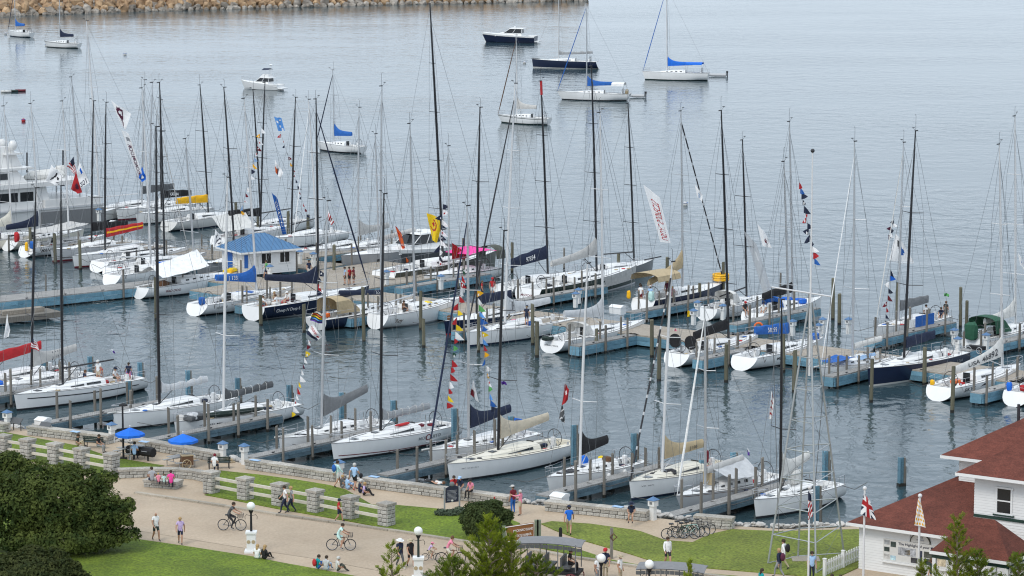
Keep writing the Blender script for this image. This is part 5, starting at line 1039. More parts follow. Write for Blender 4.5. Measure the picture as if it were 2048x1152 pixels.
def person(label, px, py, z, pose, az, top, pants, hair='hair', h=1.75, fore='skin', calf=None, shoe='dark', hat=None, longh=False, pack=None, at=None, bag=None, skin='skin', mitt=True):
    me, J = person_mesh(pose); p = at or P(px, py, z); root = thing('person', label, 'person', p, -R(az)); k = h / 1.75; root.scale = (k, k, k)
    o = bpy.data.objects.new('body', me); COL.objects.link(o); o.parent = root
    for i, c in enumerate((skin, top, fore, pants, calf or pants, shoe)):
        o.material_slots[i].link = 'OBJECT'; o.material_slots[i].material = (CL(c) if i in (1, 3) or c not in ('skin', 'skin2') else K(c))
    H = J['hd']; rot = (R(-78), 0, 0) if pose == 'lie' else ((R(-8), 0, 0))
    if hair != 'bald':
        kk = (longh, hair)
        if kk not in _hm: _hm[kk] = HAIRM[longh].mesh('hair', CL(hair), True)
        inst('hair', _hm[kk], root, H, rot=rot)
    if 'eye' not in _hm:
        m = MB()
        for sx in (-.036, .036): m.ball((sx, .094, .012), .012, 6, 4)
        m.box((0, .095, -.055), (.045, .012, .01)); _hm['eye'] = m.mesh('face', K('brown'))
    inst('facial_features', _hm['eye'], root, H, rot=rot)
    if hat:
        style, c = hat; kk = ('hat', style, c)
        if kk not in _hm:
            m = MB(); m.loft([[(r_ * math.cos(a), r_ * math.sin(a) * 1.1, zz) for a in [2 * math.pi * j / 12 for j in range(12)]] for r_, zz in ((.122, .04), (.118, .12), (.06, .165))])
            if style == 'brim': m.loft([[(r_ * math.cos(a), r_ * math.sin(a) * 1.1, zz) for a in [2 * math.pi * j / 14 for j in range(14)]] for r_, zz in ((.12, .055), (.22, .035), (.22, .045), (.12, .065))])
            else: m.box((0, .17, .05), (.15, .13, .015))
            _hm[kk] = m.mesh('hat', CL(c), True)
        inst('hat', _hm[kk], root, H, rot=rot)
    if pack:
        c = J['ch']; m = MB(); m.ball((c[0], c[1] - .24, c[2] - .04), (.17, .13, .25), 9, 7); m.build('backpack', CL(pack), root, True)
    if bag:
        m = MB(); w_ = J['wrr']; m.ball((w_[0] + .06, w_[1], w_[2] - .05), (.09, .16, .17), 8, 6); m.build('shoulder_bag', CL(bag), root, True)
    return root
# ------------------------------------------------------------------ bicycles
TYRE = K('black', .8)
def bike_wheel():
    m = MB(); m.ring((0, 0, 0), .33, .022, 'x', 24, 5); return m.mesh('tyre', TYRE, True)
def rim():
    m = MB(); m.ring((0, 0, 0), .305, .011, 'x', 20, 4)
    for i in range(10):
        a = math.pi * i / 5; m.tube([(0, 0, 0), (0, .3 * math.cos(a), .3 * math.sin(a))], .0045, 3)
    m.tube([(-.05, 0, 0), (.05, 0, 0)], .03, 6); return m.mesh('rim', K('steel', .4))
WHM, RIMM = bike_wheel(), rim()
def bicycle(label, px, py, az, col, basket=True, lean=0.0, z=G + .004, at=None, small=1.0, group=None):
    p = at or P(px, py, z); r_ = thing('bicycle', label, 'bicycle', p, -R(az), group); r_.rotation_euler = (0, R(lean), -R(az)); r_.scale = (small,) * 3; fc = K(col)
    for y in (-.52, .54):
        w_ = bpy.data.objects.new('wheel', WHM); COL.objects.link(w_); w_.parent = r_; w_.location = (0, y, .352); inst('rim', RIMM, w_, (0, 0, 0))
    f = MB(); bb = (0, -.06, .30); se = (0, -.22, .78); hd_ = (0, .36, .80); hb_ = (0, .40, .66); ra = (0, -.52, .352); fa = (0, .54, .352)
    for a, b in ((bb, se), (bb, hb_), (se, hd_), (hd_, hb_), (bb, ra), ((0, -.2, .72), ra), (hb_, fa)): f.tube([a, b], .019, 5)
    f.build('frame', fc, r_); f = MB(); f.tube([se, (0, -.25, .93)], .014, 5); f.box((0, -.26, .96), (.17, .27, .06)); f.build('saddle', K('dark'), r_)
    f = MB(); f.tube([hd_, (0, .35, 1.0)], .014, 5); f.tube([(-.29, .26, 1.06), (-.2, .38, 1.03), (0, .36, 1.0), (.2, .38, 1.03), (.29, .26, 1.06)], .013, 5); f.build('handlebar', K('dark'), r_)
    f = MB(); f.ring((.05, -.06, .30), .09, .012, 'x', 14, 4); f.tube([(.1, -.06, .30), (.1, .02, .16)], .012, 4); f.tube([(-.1, -.06, .30), (-.1, -.14, .44)], .012, 4); f.box((.15, .02, .16), (.09, .08, .02)); f.box((-.15, -.14, .44), (.09, .08, .02)); f.build('crankset', K('steel'), r_)
    if basket:
        f = MB()
        for zz, k in ((.80, .8), (.88, .9), (.96, .95), (1.04, 1.0)):
            w_, d_ = .19 * k, .14 * k; f.tube([(-w_, .56 - d_, zz), (w_, .56 - d_, zz), (w_, .56 + d_, zz), (-w_, .56 + d_, zz), (-w_, .56 - d_, zz)], .009, 3)
        for i in range(12):
            a = 2 * math.pi * i / 12; c_, s_ = max(-.7, min(.7, math.cos(a))) / .7, max(-.7, min(.7, math.sin(a))) / .7; f.tube([(.15 * c_, .56 + .11 * s_, .80), (.19 * c_, .56 + .14 * s_, 1.04)], .007, 3)
        f.build('basket', K('dark'), r_)
    return r_
bicycle('dark bicycle with front basket ridden by the man in grey on the street', 464, 1061, 95, 'dark'); person('man in grey shirt and dark trousers riding a bicycle with basket', 464, 1061, G, 'cycle', 95, 'dgrey', 'dark', h=1.78)
bicycle('black bicycle with basket ridden by the woman in mint', 682, 1101, 92, 'dark'); person('woman in mint dress riding a bicycle on the street', 682, 1101, G, 'cycle', 92, 'mint', 'mint', 'hair', 1.66, calf='skin')
bicycle('brown bicycle with basket towing a child trailer bike', 901, 1128, 88, 'brown'); person('woman in pale pink riding the bicycle that tows a child', 901, 1128, G, 'cycle', 88, 'pink', 'cream', 'brown', 1.68, calf='skin', longh=False)
bicycle('small child trailer bicycle hitched behind the brown bicycle', 862, 1121, 88, 'dark', False, small=.62); person('small child with helmet on the trailer bicycle', 862, 1121, G, 'cycle', 88, 'lilac', 'khaki', h=1.1, hat=('cap', 'pink'), calf='skin')
for i, (x, y, a, c) in enumerate(((1350, 1078, 80, 'dark'), (1361, 1073, 72, 'black'), (1371, 1077, 100, 'green'), (1381, 1075, 78, 'mint'), (1391, 1073, 104, 'dark'), (1402, 1070, 84, 'navy'))):
    bicycle(['leftmost dark parked bicycle near the short stone wall', 'black parked bicycle, second from the left of the cluster', 'green parked bicycle, third from the left of the cluster', 'mint parked bicycle, fourth from the left of the cluster', 'dark parked bicycle, fifth from the left of the cluster', 'navy parked bicycle, rightmost beside the short stone wall'][i], x, y, a, c, False, 6 - i, z=G, group='bicycles parked by the short wall')
# ------------------------------------------------------------------ people in the park and on the boats
pe = person
pe('man in white t-shirt and dark green shorts walking on the near sidewalk', 312, 1082, G, 'walk', 150, 'white', 'dgreen', 'bald', 1.78, calf='skin')
pe('woman in lilac t-shirt and navy shorts walking on the near sidewalk', 361, 1089, G, 'walk', 175, 'lilac', 'navy', 'blond', 1.66, calf='skin')
pe('man in white t-shirt and navy trousers walking left by the pillar fence', 570, 1027, G, 'walk', -95, 'white', 'navy', 'hair', 1.78, bag='dgreen')
pe('woman in grey top walking beside the man in white by the pillar fence', 583, 1026, G, 'walk', -90, 'grey', 'navy', 'blond', 1.7)
pe('boy in red t-shirt and navy cap standing by the pillar fence', 678, 1044, G, 'walk', 100, 'red', 'navy', 'hair', 1.45, calf='skin', hat=('cap', 'navy'))
pe('man in bright blue shirt seen from behind on the curving path', 1138, 1070, G, 'walk', 4, 'bright', 'khaki', 'hair', 1.8, calf='skin', hat=('cap', 'navy'))
pe('woman in red-pink jacket pointing across the water', 1041, 1031, G, 'point', -70, 'pink', 'khaki', 'silver', 1.62, fore='pink', calf='skin')
pe('man in plaid shirt and jeans beside the woman in pink', 1026, 1027, G, 'stand', -40, 'maroon', 'blue', 'hair', 1.78, hat=('cap', 'canvas'))
pe('man in white long-sleeve shirt and dark shorts on the right lawn', 1335, 1134, G, 'walk', 165, 'white', 'dark', 'hair', 1.78, fore='white', calf='skin')
pe('man in white shirt with black backpack near the steel tower', 1567, 1140, G, 'walk', -60, 'white', 'khaki', 'hair', 1.8, pack='black', fore='white')
pe('person in navy jacket with purple backpack near the steel tower', 1558, 1156, G, 'walk', -50, 'navy', 'grey', 'blond', 1.72, pack='plum', fore='navy')
pe('person in checked blue shirt behind the flagpole', 1623, 1163, G, 'stand', 170, 'lblue', 'navy', 'hair', 1.75)
pe('long-haired woman in teal top sitting at the bottom edge', 1521, 1168, G + .4, 'sit', 60, 'teal', 'navy', 'hair', 1.68, longh=True)
pe('man in navy shirt and white sun hat walking on the street', 800, 1137, G, 'walk', 150, 'navy', 'dgrey', 'silver', 1.76, hat=('brim', 'white'), shoe='offwhite')
pe('woman in black outfit and straw hat walking on the street', 821, 1135, G, 'walk', 155, 'black', 'black', 'blond', 1.68, hat=('brim', 'khaki'), calf='skin')
pe('man in red cap and navy vest behind the globe lamp', 1211, 1158, G, 'stand', 200, 'navy', 'khaki', 'hair', 1.78, hat=('cap', 'red'))
pe('woman in white tank top and straw hat at the bottom edge', 1240, 1168, G, 'stand', 120, 'white', 'khaki', 'hair', 1.68, hat=('brim', 'khaki'))
pe('person in white shirt behind the globe lamp at the bottom', 1194, 1170, G, 'stand', 120, 'white', 'grey', 'silver', 1.7)
pe('man in dark shirt and cap in front of the display boards', 1864, 1180, G, 'stand', -120, 'dgreen', 'khaki', 'hair', 1.78, hat=('cap', 'brown'))
pe('person with short hair sitting by the picket fence', 1662, 1178, G + .4, 'sit', 40, 'tan', 'grey', 'hair', 1.6); pe('person in black sitting by the picket fence', 1680, 1182, G + .4, 'sit', 20, 'black', 'dark', 'hair', 1.7)
pe('man with blue backpack walking on the promenade', 675, 975, G, 'walk', 60, 'mint', 'offwhite', 'hair', 1.78, pack='blue', calf='skin', fore='mint')
pe('man in light blue shirt and black shorts on the promenade', 709, 981, G, 'walk', 30, 'lblue', 'black', 'silver', 1.8, calf='skin', bag='black', shoe='red')
pe('person in dark grey sitting on the promenade edge', 683, 976, G, 'sitdown', 70, 'dgrey', 'grey', 'blond', 1.65); pe('man in light blue sitting on the promenade edge', 694, 979, G, 'sitdown', 60, 'lblue', 'lblue', 'silver', 1.75)
pe('person in navy sitting on the promenade next to the woman in lilac', 719, 986, G, 'sitdown', 70, 'navy', 'navy', 'silver', 1.68, hat=('cap', 'offwhite')); pe('woman in lilac sitting on the promenade', 727, 991, G, 'sitdown', 90, 'lilac', 'black', 'blond', 1.68)
ws = G + .63
pe('woman lying on the long seawall', 872, 968, ws, 'lie', 128, 'offwhite', 'black', 'brown', 1.66); pe('person in red shirt sitting on the seawall', 907, 978, ws, 'sit', 160, 'red', 'navy', 'hair', 1.7)
pe('person in navy shirt and light blue cap sitting on the seawall', 921, 980, ws, 'sit', 200, 'navy', 'grey', 'hair', 1.7, hat=('cap', 'lblue')); pe('woman in pink shirt and black cap sitting on the seawall', 942, 984, ws, 'sit', 215, 'pink', 'black', 'hair', 1.66, hat=('cap', 'black'), calf='black')
pe('person in navy sitting on the wall at the small easel', 1263, 1031, ws, 'sit', 190, 'navy', 'khaki', 'silver', 1.66, hat=('brim', 'navy'), calf='skin')
for x, y, a, t, hh, hr, lb in ((304, 962, -15, 'steel', 1.75, 'hair', 'man in denim shirt sitting on the stone block'), (317, 964, -10, 'pink', 1.15, 'blond', 'child in pink sitting on the stone block'), (328, 965, -5, 'mint', 1.05, 'brown', 'child in turquoise sitting on the stone block'), (342, 967, -8, 'magenta', 1.65, 'hair', 'person in bright red-pink sitting on the stone block')):
    pe(lb, x, y, G + .5, 'sit', a, t, 'navy', hr, hh)
pe('person in green shirt sitting on the path edge at the left', 154, 893, G, 'sitdown', 100, 'dgreen', 'khaki', 'hair', 1.7); pe('person in black sitting on the green bench at the left', 196, 894, G + .42, 'sit', 110, 'black', 'grey', 'hair', 1.7)
pe('person in striped shirt sitting at the picnic table', 269, 910, G + .42, 'sit', 5, 'lblue', 'navy', 'hair', 1.72); pe('person in white shirt sitting on the green bench by the plaza', 429, 934, G + .42, 'sit', 10, 'white', 'navy', 'maroon', 1.7)
pe('woman in white sitting on the near lawn edge', 514, 1118, G + .05, 'sitdown', 20, 'white', 'mint', 'blond', 1.65, longh=True); pe('woman in black jacket sitting on the near lawn edge', 528, 1119, G + .05, 'sitdown', 40, 'black', 'black', 'blond', 1.65, longh=True, fore='black')
pe('person in turquoise with red bag sitting on the near lawn edge', 635, 1138, G + .05, 'sitdown', 60, 'teal', 'blue', 'hair', 1.6, pack='red'); pe('person in pale grey sitting between two others on the near lawn edge', 652, 1141, G + .05, 'sitdown', 20, 'lgrey', 'lblue', 'hair', 1.65); pe('grey-haired person in cream sitting on the near lawn edge', 674, 1143, G + .05, 'sitdown', 70, 'offwhite', 'olive', 'silver', 1.68)
pe('person in green shirt walking on the dock by the dock house', 533, 557, 1, 'walk', -100, 'leafg', 'navy', 'hair', 1.78, calf='skin'); pe('person in navy print shirt standing right of the dock house', 618, 556, 1, 'stand', 150, 'navy', 'offwhite', 'hair', 1.75)
for x, t, lb in ((690, 'lblue', 'person in pale blue standing in the group on the pier'), (699, 'red', 'person in red standing in the group on the pier'), (707, 'maroon', 'person in maroon standing in the group on the pier')): pe(lb, x, 570, 1, 'stand', random.uniform(0, 360), t, 'dark', 'hair', 1.75, calf='skin')
pe('person in red shirt and dark shorts on the main pier', 964, 597, 1, 'stand', 90, 'red', 'dark', 'brown', 1.66, calf='skin'); pe('man in red shirt, red cap and white shorts on the main pier', 985, 595, 1, 'stand', 180, 'red', 'white', 'hair', 1.85, hat=('cap', 'red'), calf='skin')
dk = lambda k, t, x=0.0, dz_=0.0: BO[k]['w']((x, t * BO[k]['L'], BO[k]['dz'](t) + dz_))
CREW = [('n3', .30, .5, 'stand', 0, 'red', 'maroon', 'man in red shirt and white cap in the cockpit of the striped sloop', ('cap', 'white')), ('n3', .40, .9, 'sit', 60, 'navy', 'dark', 'person in navy at the mast side of the striped sloop', None), ('n3', .36, -.2, 'stand', 200, 'white', 'beige', 'person in white in the cockpit of the striped sloop', ('cap', 'offwhite')),
        ('n3', .20, .2, 'sit', 120, 'white', 'olive', 'person in white sitting near the wheel of the striped sloop', ('cap', 'navy')), ('n3', .11, -.2, 'stand', 10, 'navy', 'pink', 'person in navy top and pink shorts at the wheel of the striped sloop', None), ('n3', .33, .2, 'sit', 150, 'offwhite', 'grey', 'seated person in cream in the cockpit of the striped sloop', None),
        ('m3', .07, .3, 'sit', 60, 'white', 'navy', 'crew in white nearest the stern of the black racer', None), ('m3', .15, .9, 'sit', 300, 'white', 'khaki', 'crew in white with brown cap on the black racer', ('cap', 'brown')), ('m3', .21, -.4, 'sit', 80, 'tan', 'dark', 'crew in tan seated mid-cockpit on the black racer', None), ('m3', .27, .6, 'sit', 240, 'offwhite', 'maroon', 'crew in cream by the cabin of the black racer', ('cap', 'white')),
        ('m6', .51, -1.0, 'stand', 20, 'navy', 'navy', 'crewman in navy shirt and shorts standing on the white side deck', ('cap', 'navy')), ('p2', .06, -.4, 'stand', 30, 'white', 'maroon', 'man in white shirt and maroon trousers on the navy cruiser stern', None), ('p2', .09, .4, 'stand', 10, 'lblue', 'khaki', 'man in pale blue shirt on the navy cruiser stern', ('cap', 'white')), ('p2', .12, -1.1, 'stand', 60, 'navy', 'grey', 'person in navy at the side of the bimini', None),
        ('p2', .30, .9, 'sit', 200, 'pink', 'pink', 'woman in pink sitting in the navy cruiser cockpit', None), ('p2', .33, 0, 'stand', 180, 'plum', 'brown', 'person in dark plum under the bimini front', None), ('p1', .06, -.9, 'sit', 160, 'dark', 'dark', 'person with red cap on the stern of the black-covered sloop', ('cap', 'red')), ('p1', .13, .6, 'sit', 200, 'white', 'offwhite', 'person in white with dark cap on the black-covered sloop', ('cap', 'navy')),
        ('r5', .30, 0, 'stand', 150, 'white', 'khaki', 'crew member in white standing on the blue tarp boat', None), ('r5', .22, .6, 'sit', 90, 'maroon', 'dark', 'crew in maroon in the cockpit of the blue tarp boat', None), ('r5', .16, -.6, 'sit', 200, 'navy', 'navy', 'crew leaning back in the cockpit of the blue tarp boat', None), ('r5', .05, -.3, 'stand', 40, 'black', 'black', 'person in black standing at the stern of the blue tarp boat', None),
        ('q9', .30, .5, 'sit', 200, 'lilac', 'white', 'woman sunbathing on the sloop before the big motor yacht', None), ('q9', .58, .5, 'stand', 170, 'white', 'dark', 'woman in white top standing on the sloop before the big motor yacht', None), ('q9', .64, .2, 'stand', 200, 'dark', 'dark', 'person in dark clothes by the grey mast on the left', None), ('q9', .62, -.6, 'stand', 20, 'white', 'grey', 'man in white shirt behind the women on the left', None),
        ('l7', .30, .5, 'sit', 180, 'magenta', 'grey', 'person in magenta on the grey sloop left of the dock house', None), ('m5', .3, .3, 'sit', 60, 'brown', 'dark', 'person in brown in the cockpit of the script-named sloop', None)]
for k, t, x, ps, a, tp, pn, lb, ht in CREW:
    low = t < .36; person(lb, 0, 0, 0, ps, a, tp, pn, random.choice(['hair', 'brown', 'blond', 'hair']), random.uniform(1.66, 1.8), calf='skin', hat=ht, at=dk(k, t, x, (-.45 if low and ps == 'stand' else .02 if ps == 'sit' else .03)))
# ------------------------------------------------------------------ buildings
SIDE = M('white_siding', (.74, .74, .73), .55, var=.03, scale=2)
TRIM = M('white_trim', (.78, .78, .77), .5)
def siding(root, a, d, L, z0, z1, n, holes=(), bw=.16, name='siding_board', mat=None):
    """lapped boards on a wall starting at a (root-local), direction d, outward normal n; holes are (s0,s1,z0,z1)"""
    k = max(1, round((z1 - z0) / bw)); bh = (z1 - z0) / k; an = math.atan2(d.y, d.x)
    for i in range(k):
        za, zb = z0 + i * bh, z0 + (i + 1) * bh; cuts = [(0, L)]
        for h in holes:
            if h[2] < zb - .02 and h[3] > za + .02:
                nc = []
                for c0, c1 in cuts:
                    if h[0] > c0: nc.append((c0, min(c1, h[0])))
                    if h[1] < c1: nc.append((max(c0, h[1]), c1))
                cuts = [c for c in nc if c[1] - c[0] > .02]
        for c0, c1 in cuts:
            p, q = a + d * c0, a + d * c1; o1, o0 = n * .035, n * .012
            m = MB(); m.loft([[tuple(v) for v in (p + Vector((0, 0, za)), p + o1 + Vector((0, 0, za)), p + o0 + Vector((0, 0, zb)), p + Vector((0, 0, zb)))], [tuple(v) for v in (q + Vector((0, 0, za)), q + o1 + Vector((0, 0, za)), q + o0 + Vector((0, 0, zb)), q + Vector((0, 0, zb)))]])
            m.build(name, mat or SIDE, root)
def window(root, a, d, n, s0, s1, z0, z1, mull=1, fr=.09, tmat=None, sash=False):
    c = a + d * ((s0 + s1) / 2); an = math.atan2(d.y, d.x); w_ = s1 - s0; h = z1 - z0
    o = MB().box((0, 0, 0), (w_, .04, h)).build('window', GLASSD, root); o.location = c + n * .0 + Vector((0, 0, (z0 + z1) / 2)); o.rotation_euler = (0, 0, an)
    sg = -1
    m = MB()
    for x, z, sx, sz in ((0, h / 2, w_ + 2 * fr, fr), (0, -h / 2, w_ + 2 * fr, fr), (-w_ / 2, 0, fr, h - fr), (w_ / 2, 0, fr, h - fr)): m.box((x, -.03, z), (sx, .08, sz))
    for i in range(mull): m.box((-w_ / 2 + w_ * (i + 1) / (mull + 1), -.025, 0), (.05, .05, h - fr))
    if sash: m.box((0, -.025, 0), (w_ - .05, .055, .07))
    m.build('frame', tmat or TRIM, o); return o
# dock house
hz = 58; hdv = Vector((math.sin(R(hz)), math.cos(R(hz)), 0)); hsv = Vector((-hdv.y, hdv.x, 0))   # along front, back
c0 = P(486, 551, 1.0); hr = thing('dock_house', 'small white clapboard dock house with blue metal hip roof', 'building', c0); HL, HD, HH = 5.7, 4.4, 2.25; Z0 = Vector((0, 0, 0))
mid = hdv * HL / 2 + hsv * HD / 2; MB().box((mid.x, mid.y, HH / 2), (HL - .02, HD - .02, HH), math.atan2(hdv.y, hdv.x)).build('wall', SIDE, hr)
fn = -hsv; wins = [(1.95, 3.05, .95, 2.0), (3.95, 5.05, .95, 2.0)]
siding(hr, Z0, hdv, HL, 0, HH, fn, wins + [(.15, .55, .7, 1.95), (.95, 1.7, .8, 1.75)]); siding(hr, hsv * HD, -hsv, HD, 0, HH, -hdv, [(1.2, 2.3, 0, 2.0), (3.0, 3.9, .95, 1.9)]); siding(hr, hdv * HL, hsv, HD, 0, HH, hdv)
for w4 in wins: window(hr, Z0 + fn * .02, hdv, fn, *w4)
o = MB().box((0, 0, 0), (.4, .04, 1.25)).build('blue_banner', K('blue'), hr); o.location = hdv * .35 + fn * .03 + Vector((0, 0, 1.32)); o.rotation_euler = (0, 0, math.atan2(hdv.y, hdv.x))
for s in (1.12, 1.52): o = MB().box((0, 0, 0), (.36, .05, .9)).build('notice_board', K('offwhite'), hr); o.location = hdv * s + fn * .035 + Vector((0, 0, 1.28)); o.rotation_euler = (0, 0, math.atan2(hdv.y, hdv.x))
o = MB().box((0, 0, 0), (.05, 1.05, 2.0)).build('door', K('blue'), hr); o.location = hsv * (HD - 1.75) - hdv * .01 + Vector((0, 0, 1.0)); o.rotation_euler = (0, 0, math.atan2(hdv.y, hdv.x))
BROOF = M('blue_metal_roof', (.085, .20, .36), .5, .2, var=.08, scale=1.2); ov = .45; rz = 1.4
def hip(root, a, d, s, L, D_, z, ov, rise, mat, name='roof', fascia=None, ridge=None):
    """hip roof on rectangle; returns corner list"""
    p = [a - d * ov - s * ov, a + d * (L + ov) - s * ov, a + d * (L + ov) + s * (D_ + ov), a - d * ov + s * (D_ + ov)]; half = (min(L, D_) + 2 * ov) / 2
    if L >= D_: r0, r1 = a + s * D_ / 2 - d * ov + d * half, a + s * D_ / 2 + d * (L + ov) - d * half
    else: r0, r1 = a + d * L / 2 - s * ov + s * half, a + d * L / 2 + s * (D_ + ov) - s * half
    e = [q + Vector((0, 0, z)) for q in p]; r0 = r0 + Vector((0, 0, z + rise)); r1 = r1 + Vector((0, 0, z + rise)); m = MB()
    if L >= D_: m.add(e + [r0, r1], [(0, 1, 5, 4), (1, 2, 5), (2, 3, 4, 5), (3, 0, 4), (3, 2, 1, 0)])
    else: m.add(e + [r0, r1], [(0, 1, 4), (1, 2, 5, 4), (2, 3, 5), (3, 0, 4, 5), (3, 2, 1, 0)])
    o = m.build(name, mat, root)
    for i in range(4):
        q0, q1 = e[i], e[(i + 1) % 4]; dd = (q1 - q0); c = (q0 + q1) / 2 - Vector((0, 0, .09)); MB().box(tuple(c), (dd.length + .02, .06, .17), math.atan2(dd.y, dd.x)).build('fascia', fascia or TRIM, root)
    return e, r0, r1, o
e4, r0, r1, ro = hip(hr, Z0, hdv, hsv, HL, HD, HH + .02, ov, rz, BROOF)
def seams(root, e0, e1, ra, rb, n, mat):
    """standing seams on a roof face from eave e0-e1 to ridge ra-rb"""
    d = (e1 - e0); up = None
    for i in range(n + 1):
        p = e0 + d * (i / n); ax = d.normalized(); s = (p - e0).length; sa, sb = (ra - e0).dot(ax), (rb - e0).dot(ax); L_ = d.length
        if s < sa: q = e0.lerp(ra, s / max(sa, .01)) if True else None
        elif s > sb: q = e1.lerp(rb, (L_ - s) / max(L_ - sb, .01))
        else: q = ra + ax * (s - sa)
        MB().tube([p + Vector((0, 0, .02)), q + Vector((0, 0, .03))], .028, 4).build('seam', mat, root)
SEAM = M('blue_roof_seam', (.07, .17, .33), .4, .2)
seams(ro, e4[0], e4[1], r0, r1, 15, SEAM); seams(ro, e4[3], e4[0], r0, r0, 11, SEAM); seams(ro, e4[1], e4[2], r1, r1, 11, SEAM)
def shingles(name, *a, **k):
    m = two_tone(name, *a, **k); t = m.node_tree; b = t.nodes['Principled BSDF']; tc = t.nodes.new('ShaderNodeTexCoord'); wv = t.nodes.new('ShaderNodeTexWave'); wv.wave_type = 'BANDS'; wv.bands_direction = 'Z'; wv.wave_profile = 'SAW'; wv.inputs['Scale'].default_value = .314 / .12 * 1.0; wv.inputs['Distortion'].default_value = .6; wv.inputs['Detail Scale'].default_value = 4
    t.links.new(tc.outputs['Object'], wv.inputs['Vector']); bp = t.nodes.new('ShaderNodeBump'); bp.inputs['Strength'].default_value = .9; bp.inputs['Distance'].default_value = .06; t.links.new(wv.outputs['Fac'], bp.inputs['Height']); t.links.new(bp.outputs[0], b.inputs['Normal']); return m
# visitor building with red hip roofs
ez = 4.05; E0 = P(1693, 1043, ez); E1 = P(1925, 1076, ez); bd = (E1 - E0); bd.z = 0; bd.normalize(); bs = Vector((-bd.y, bd.x, 0)); bs = bs if bs.y > 0 else -bs
ROOF = shingles('red_shingles', (.105, .029, .019), (.18, .054, .036), 1.6, .3, .7, .9, .6, 11, (1, 1, 3), fine=.32, big=.2, bsc=.35, spread=.03)
ov = .55; A0 = E0 + bd * ov + bs * ov; A0.z = G
br = thing('visitor_building', 'white clapboard building with red shingled hip roofs at the lower right', 'building', A0); fnn = -bs
def block(a, L, D_, z1, z0=0.0, holes=(), lh=()):
    m_ = a + bd * L / 2 + bs * D_ / 2; MB().box((m_.x, m_.y, (z0 + z1) / 2), (L - .02, D_ - .02, z1 - z0), math.atan2(bd.y, bd.x)).build('wall', SIDE, br)
    siding(br, a, bd, L, z0, z1, fnn, holes, .15); siding(br, a + bs * D_, -bs, D_, z0, z1, -bd, lh, .15)
WA = ez - G - .06
block(Z0, 14, 10, WA, 0, [(1.6, 7.0, .75, 1.95), (3.2, 4.5, 1.9, 2.55)]); hip(br, Z0, bd, bs, 14, 10, WA + .02, ov, (5 + ov) * .52, ROOF)
# two-storey part: left wall edge is seen at x=1946
t = 0.0
for i in range(400):
    if proj(A0 + bd * (i * .05))[0] < 1946: t = i * .05
Bo = bd * t + fnn * .02; ZB = 6.43
block(Bo, 9, 6, ZB, 2.2, [(1.35, 2.25, 4.3, 5.75)]); hip(br, Bo, bd, bs, 9, 6, ZB + .02, .8, 2.2, ROOF)
Co = Bo - bd * 2.8 + bs * 3.8; block(Co, 11, 8, ZB - .01, 2.3); hip(br, Co, bd, bs, 11, 8, ZB + .03, .8, 2.7, ROOF)
window(br, Bo + fnn * .03, bd, fnn, 1.35, 2.25, 4.3, 5.75, 0, .1, sash=True)
GRN = M('dark_green_trim', (.012, .04, .03), .5)
m_ = Bo + bd * 4.5 + fnn * .05; MB().box((m_.x, m_.y, 4.02), (9, .08, .16), math.atan2(bd.y, bd.x)).build('green_band', GRN, br); m_ = Bo + bd * 1.8 + fnn * .08; MB().box((m_.x, m_.y, 4.22), (1.25, .14, .07), math.atan2(bd.y, bd.x)).build('window_sill', GRN, br)
# porch
Pz = 3.62; Pe = P(1860, 1101, Pz + G - .5); pc0 = P(2015, 1126, Pz + G - .5); pl = (pc0 - Pe).length; Po = Pe - A0; Po.z = 0; pdp = 3.4; zz = Pz - .5
e_, q0, q1, pr_ = hip(br, Po + bd * .01, bd, bs, pl, pdp, zz, .01, 1.75, ROOF, 'porch_roof')
MB().box(tuple(Po + bd * pl / 2 + bs * .15 + Vector((0, 0, zz - .3))), (pl - .1, .1, .22), math.atan2(bd.y, bd.x)).build('porch_beam', GRN, br); MB().box(tuple(Po + bd * (pl - .15) + bs * pdp / 2 + Vector((0, 0, zz - .3))), (.1, pdp - .1, .22), math.atan2(bd.y, bd.x)).build('porch_beam', GRN, br)
for s in (.2, pl * .5, pl * .8, pl - .2): c = Po + bd * s + bs * .18; MB().box((c.x, c.y, (zz - .4) / 2), (.2, .2, zz - .4), math.atan2(bd.y, bd.x)).build('porch_post', TRIM, br)
c = Po + bd * (pl - .05) + bs * 1.2 + Vector((0, 0, zz - .5)); sg = MB().box((0, 0, 0), (.06, 2.2, .32)).build('porch_sign', K('offwhite'), br); sg.location = c; sg.rotation_euler = (0, 0, math.atan2(bd.y, bd.x))
lettering('VISITOR S', lambda u, v: Vector((.04, -1.0 + 2.0 * u, -.1 + v)), 0, .2, K('mgrey'), sg)
# roof vents
for s, h_ in ((2.0, .5), (6.0, .4)): c = Co + bd * s + bs * 3.4; MB().tube([(c.x, c.y, ZB + 1.4), (c.x, c.y, ZB + 2.6)], .09, 7).build('roof_vent', K('dark'), br)
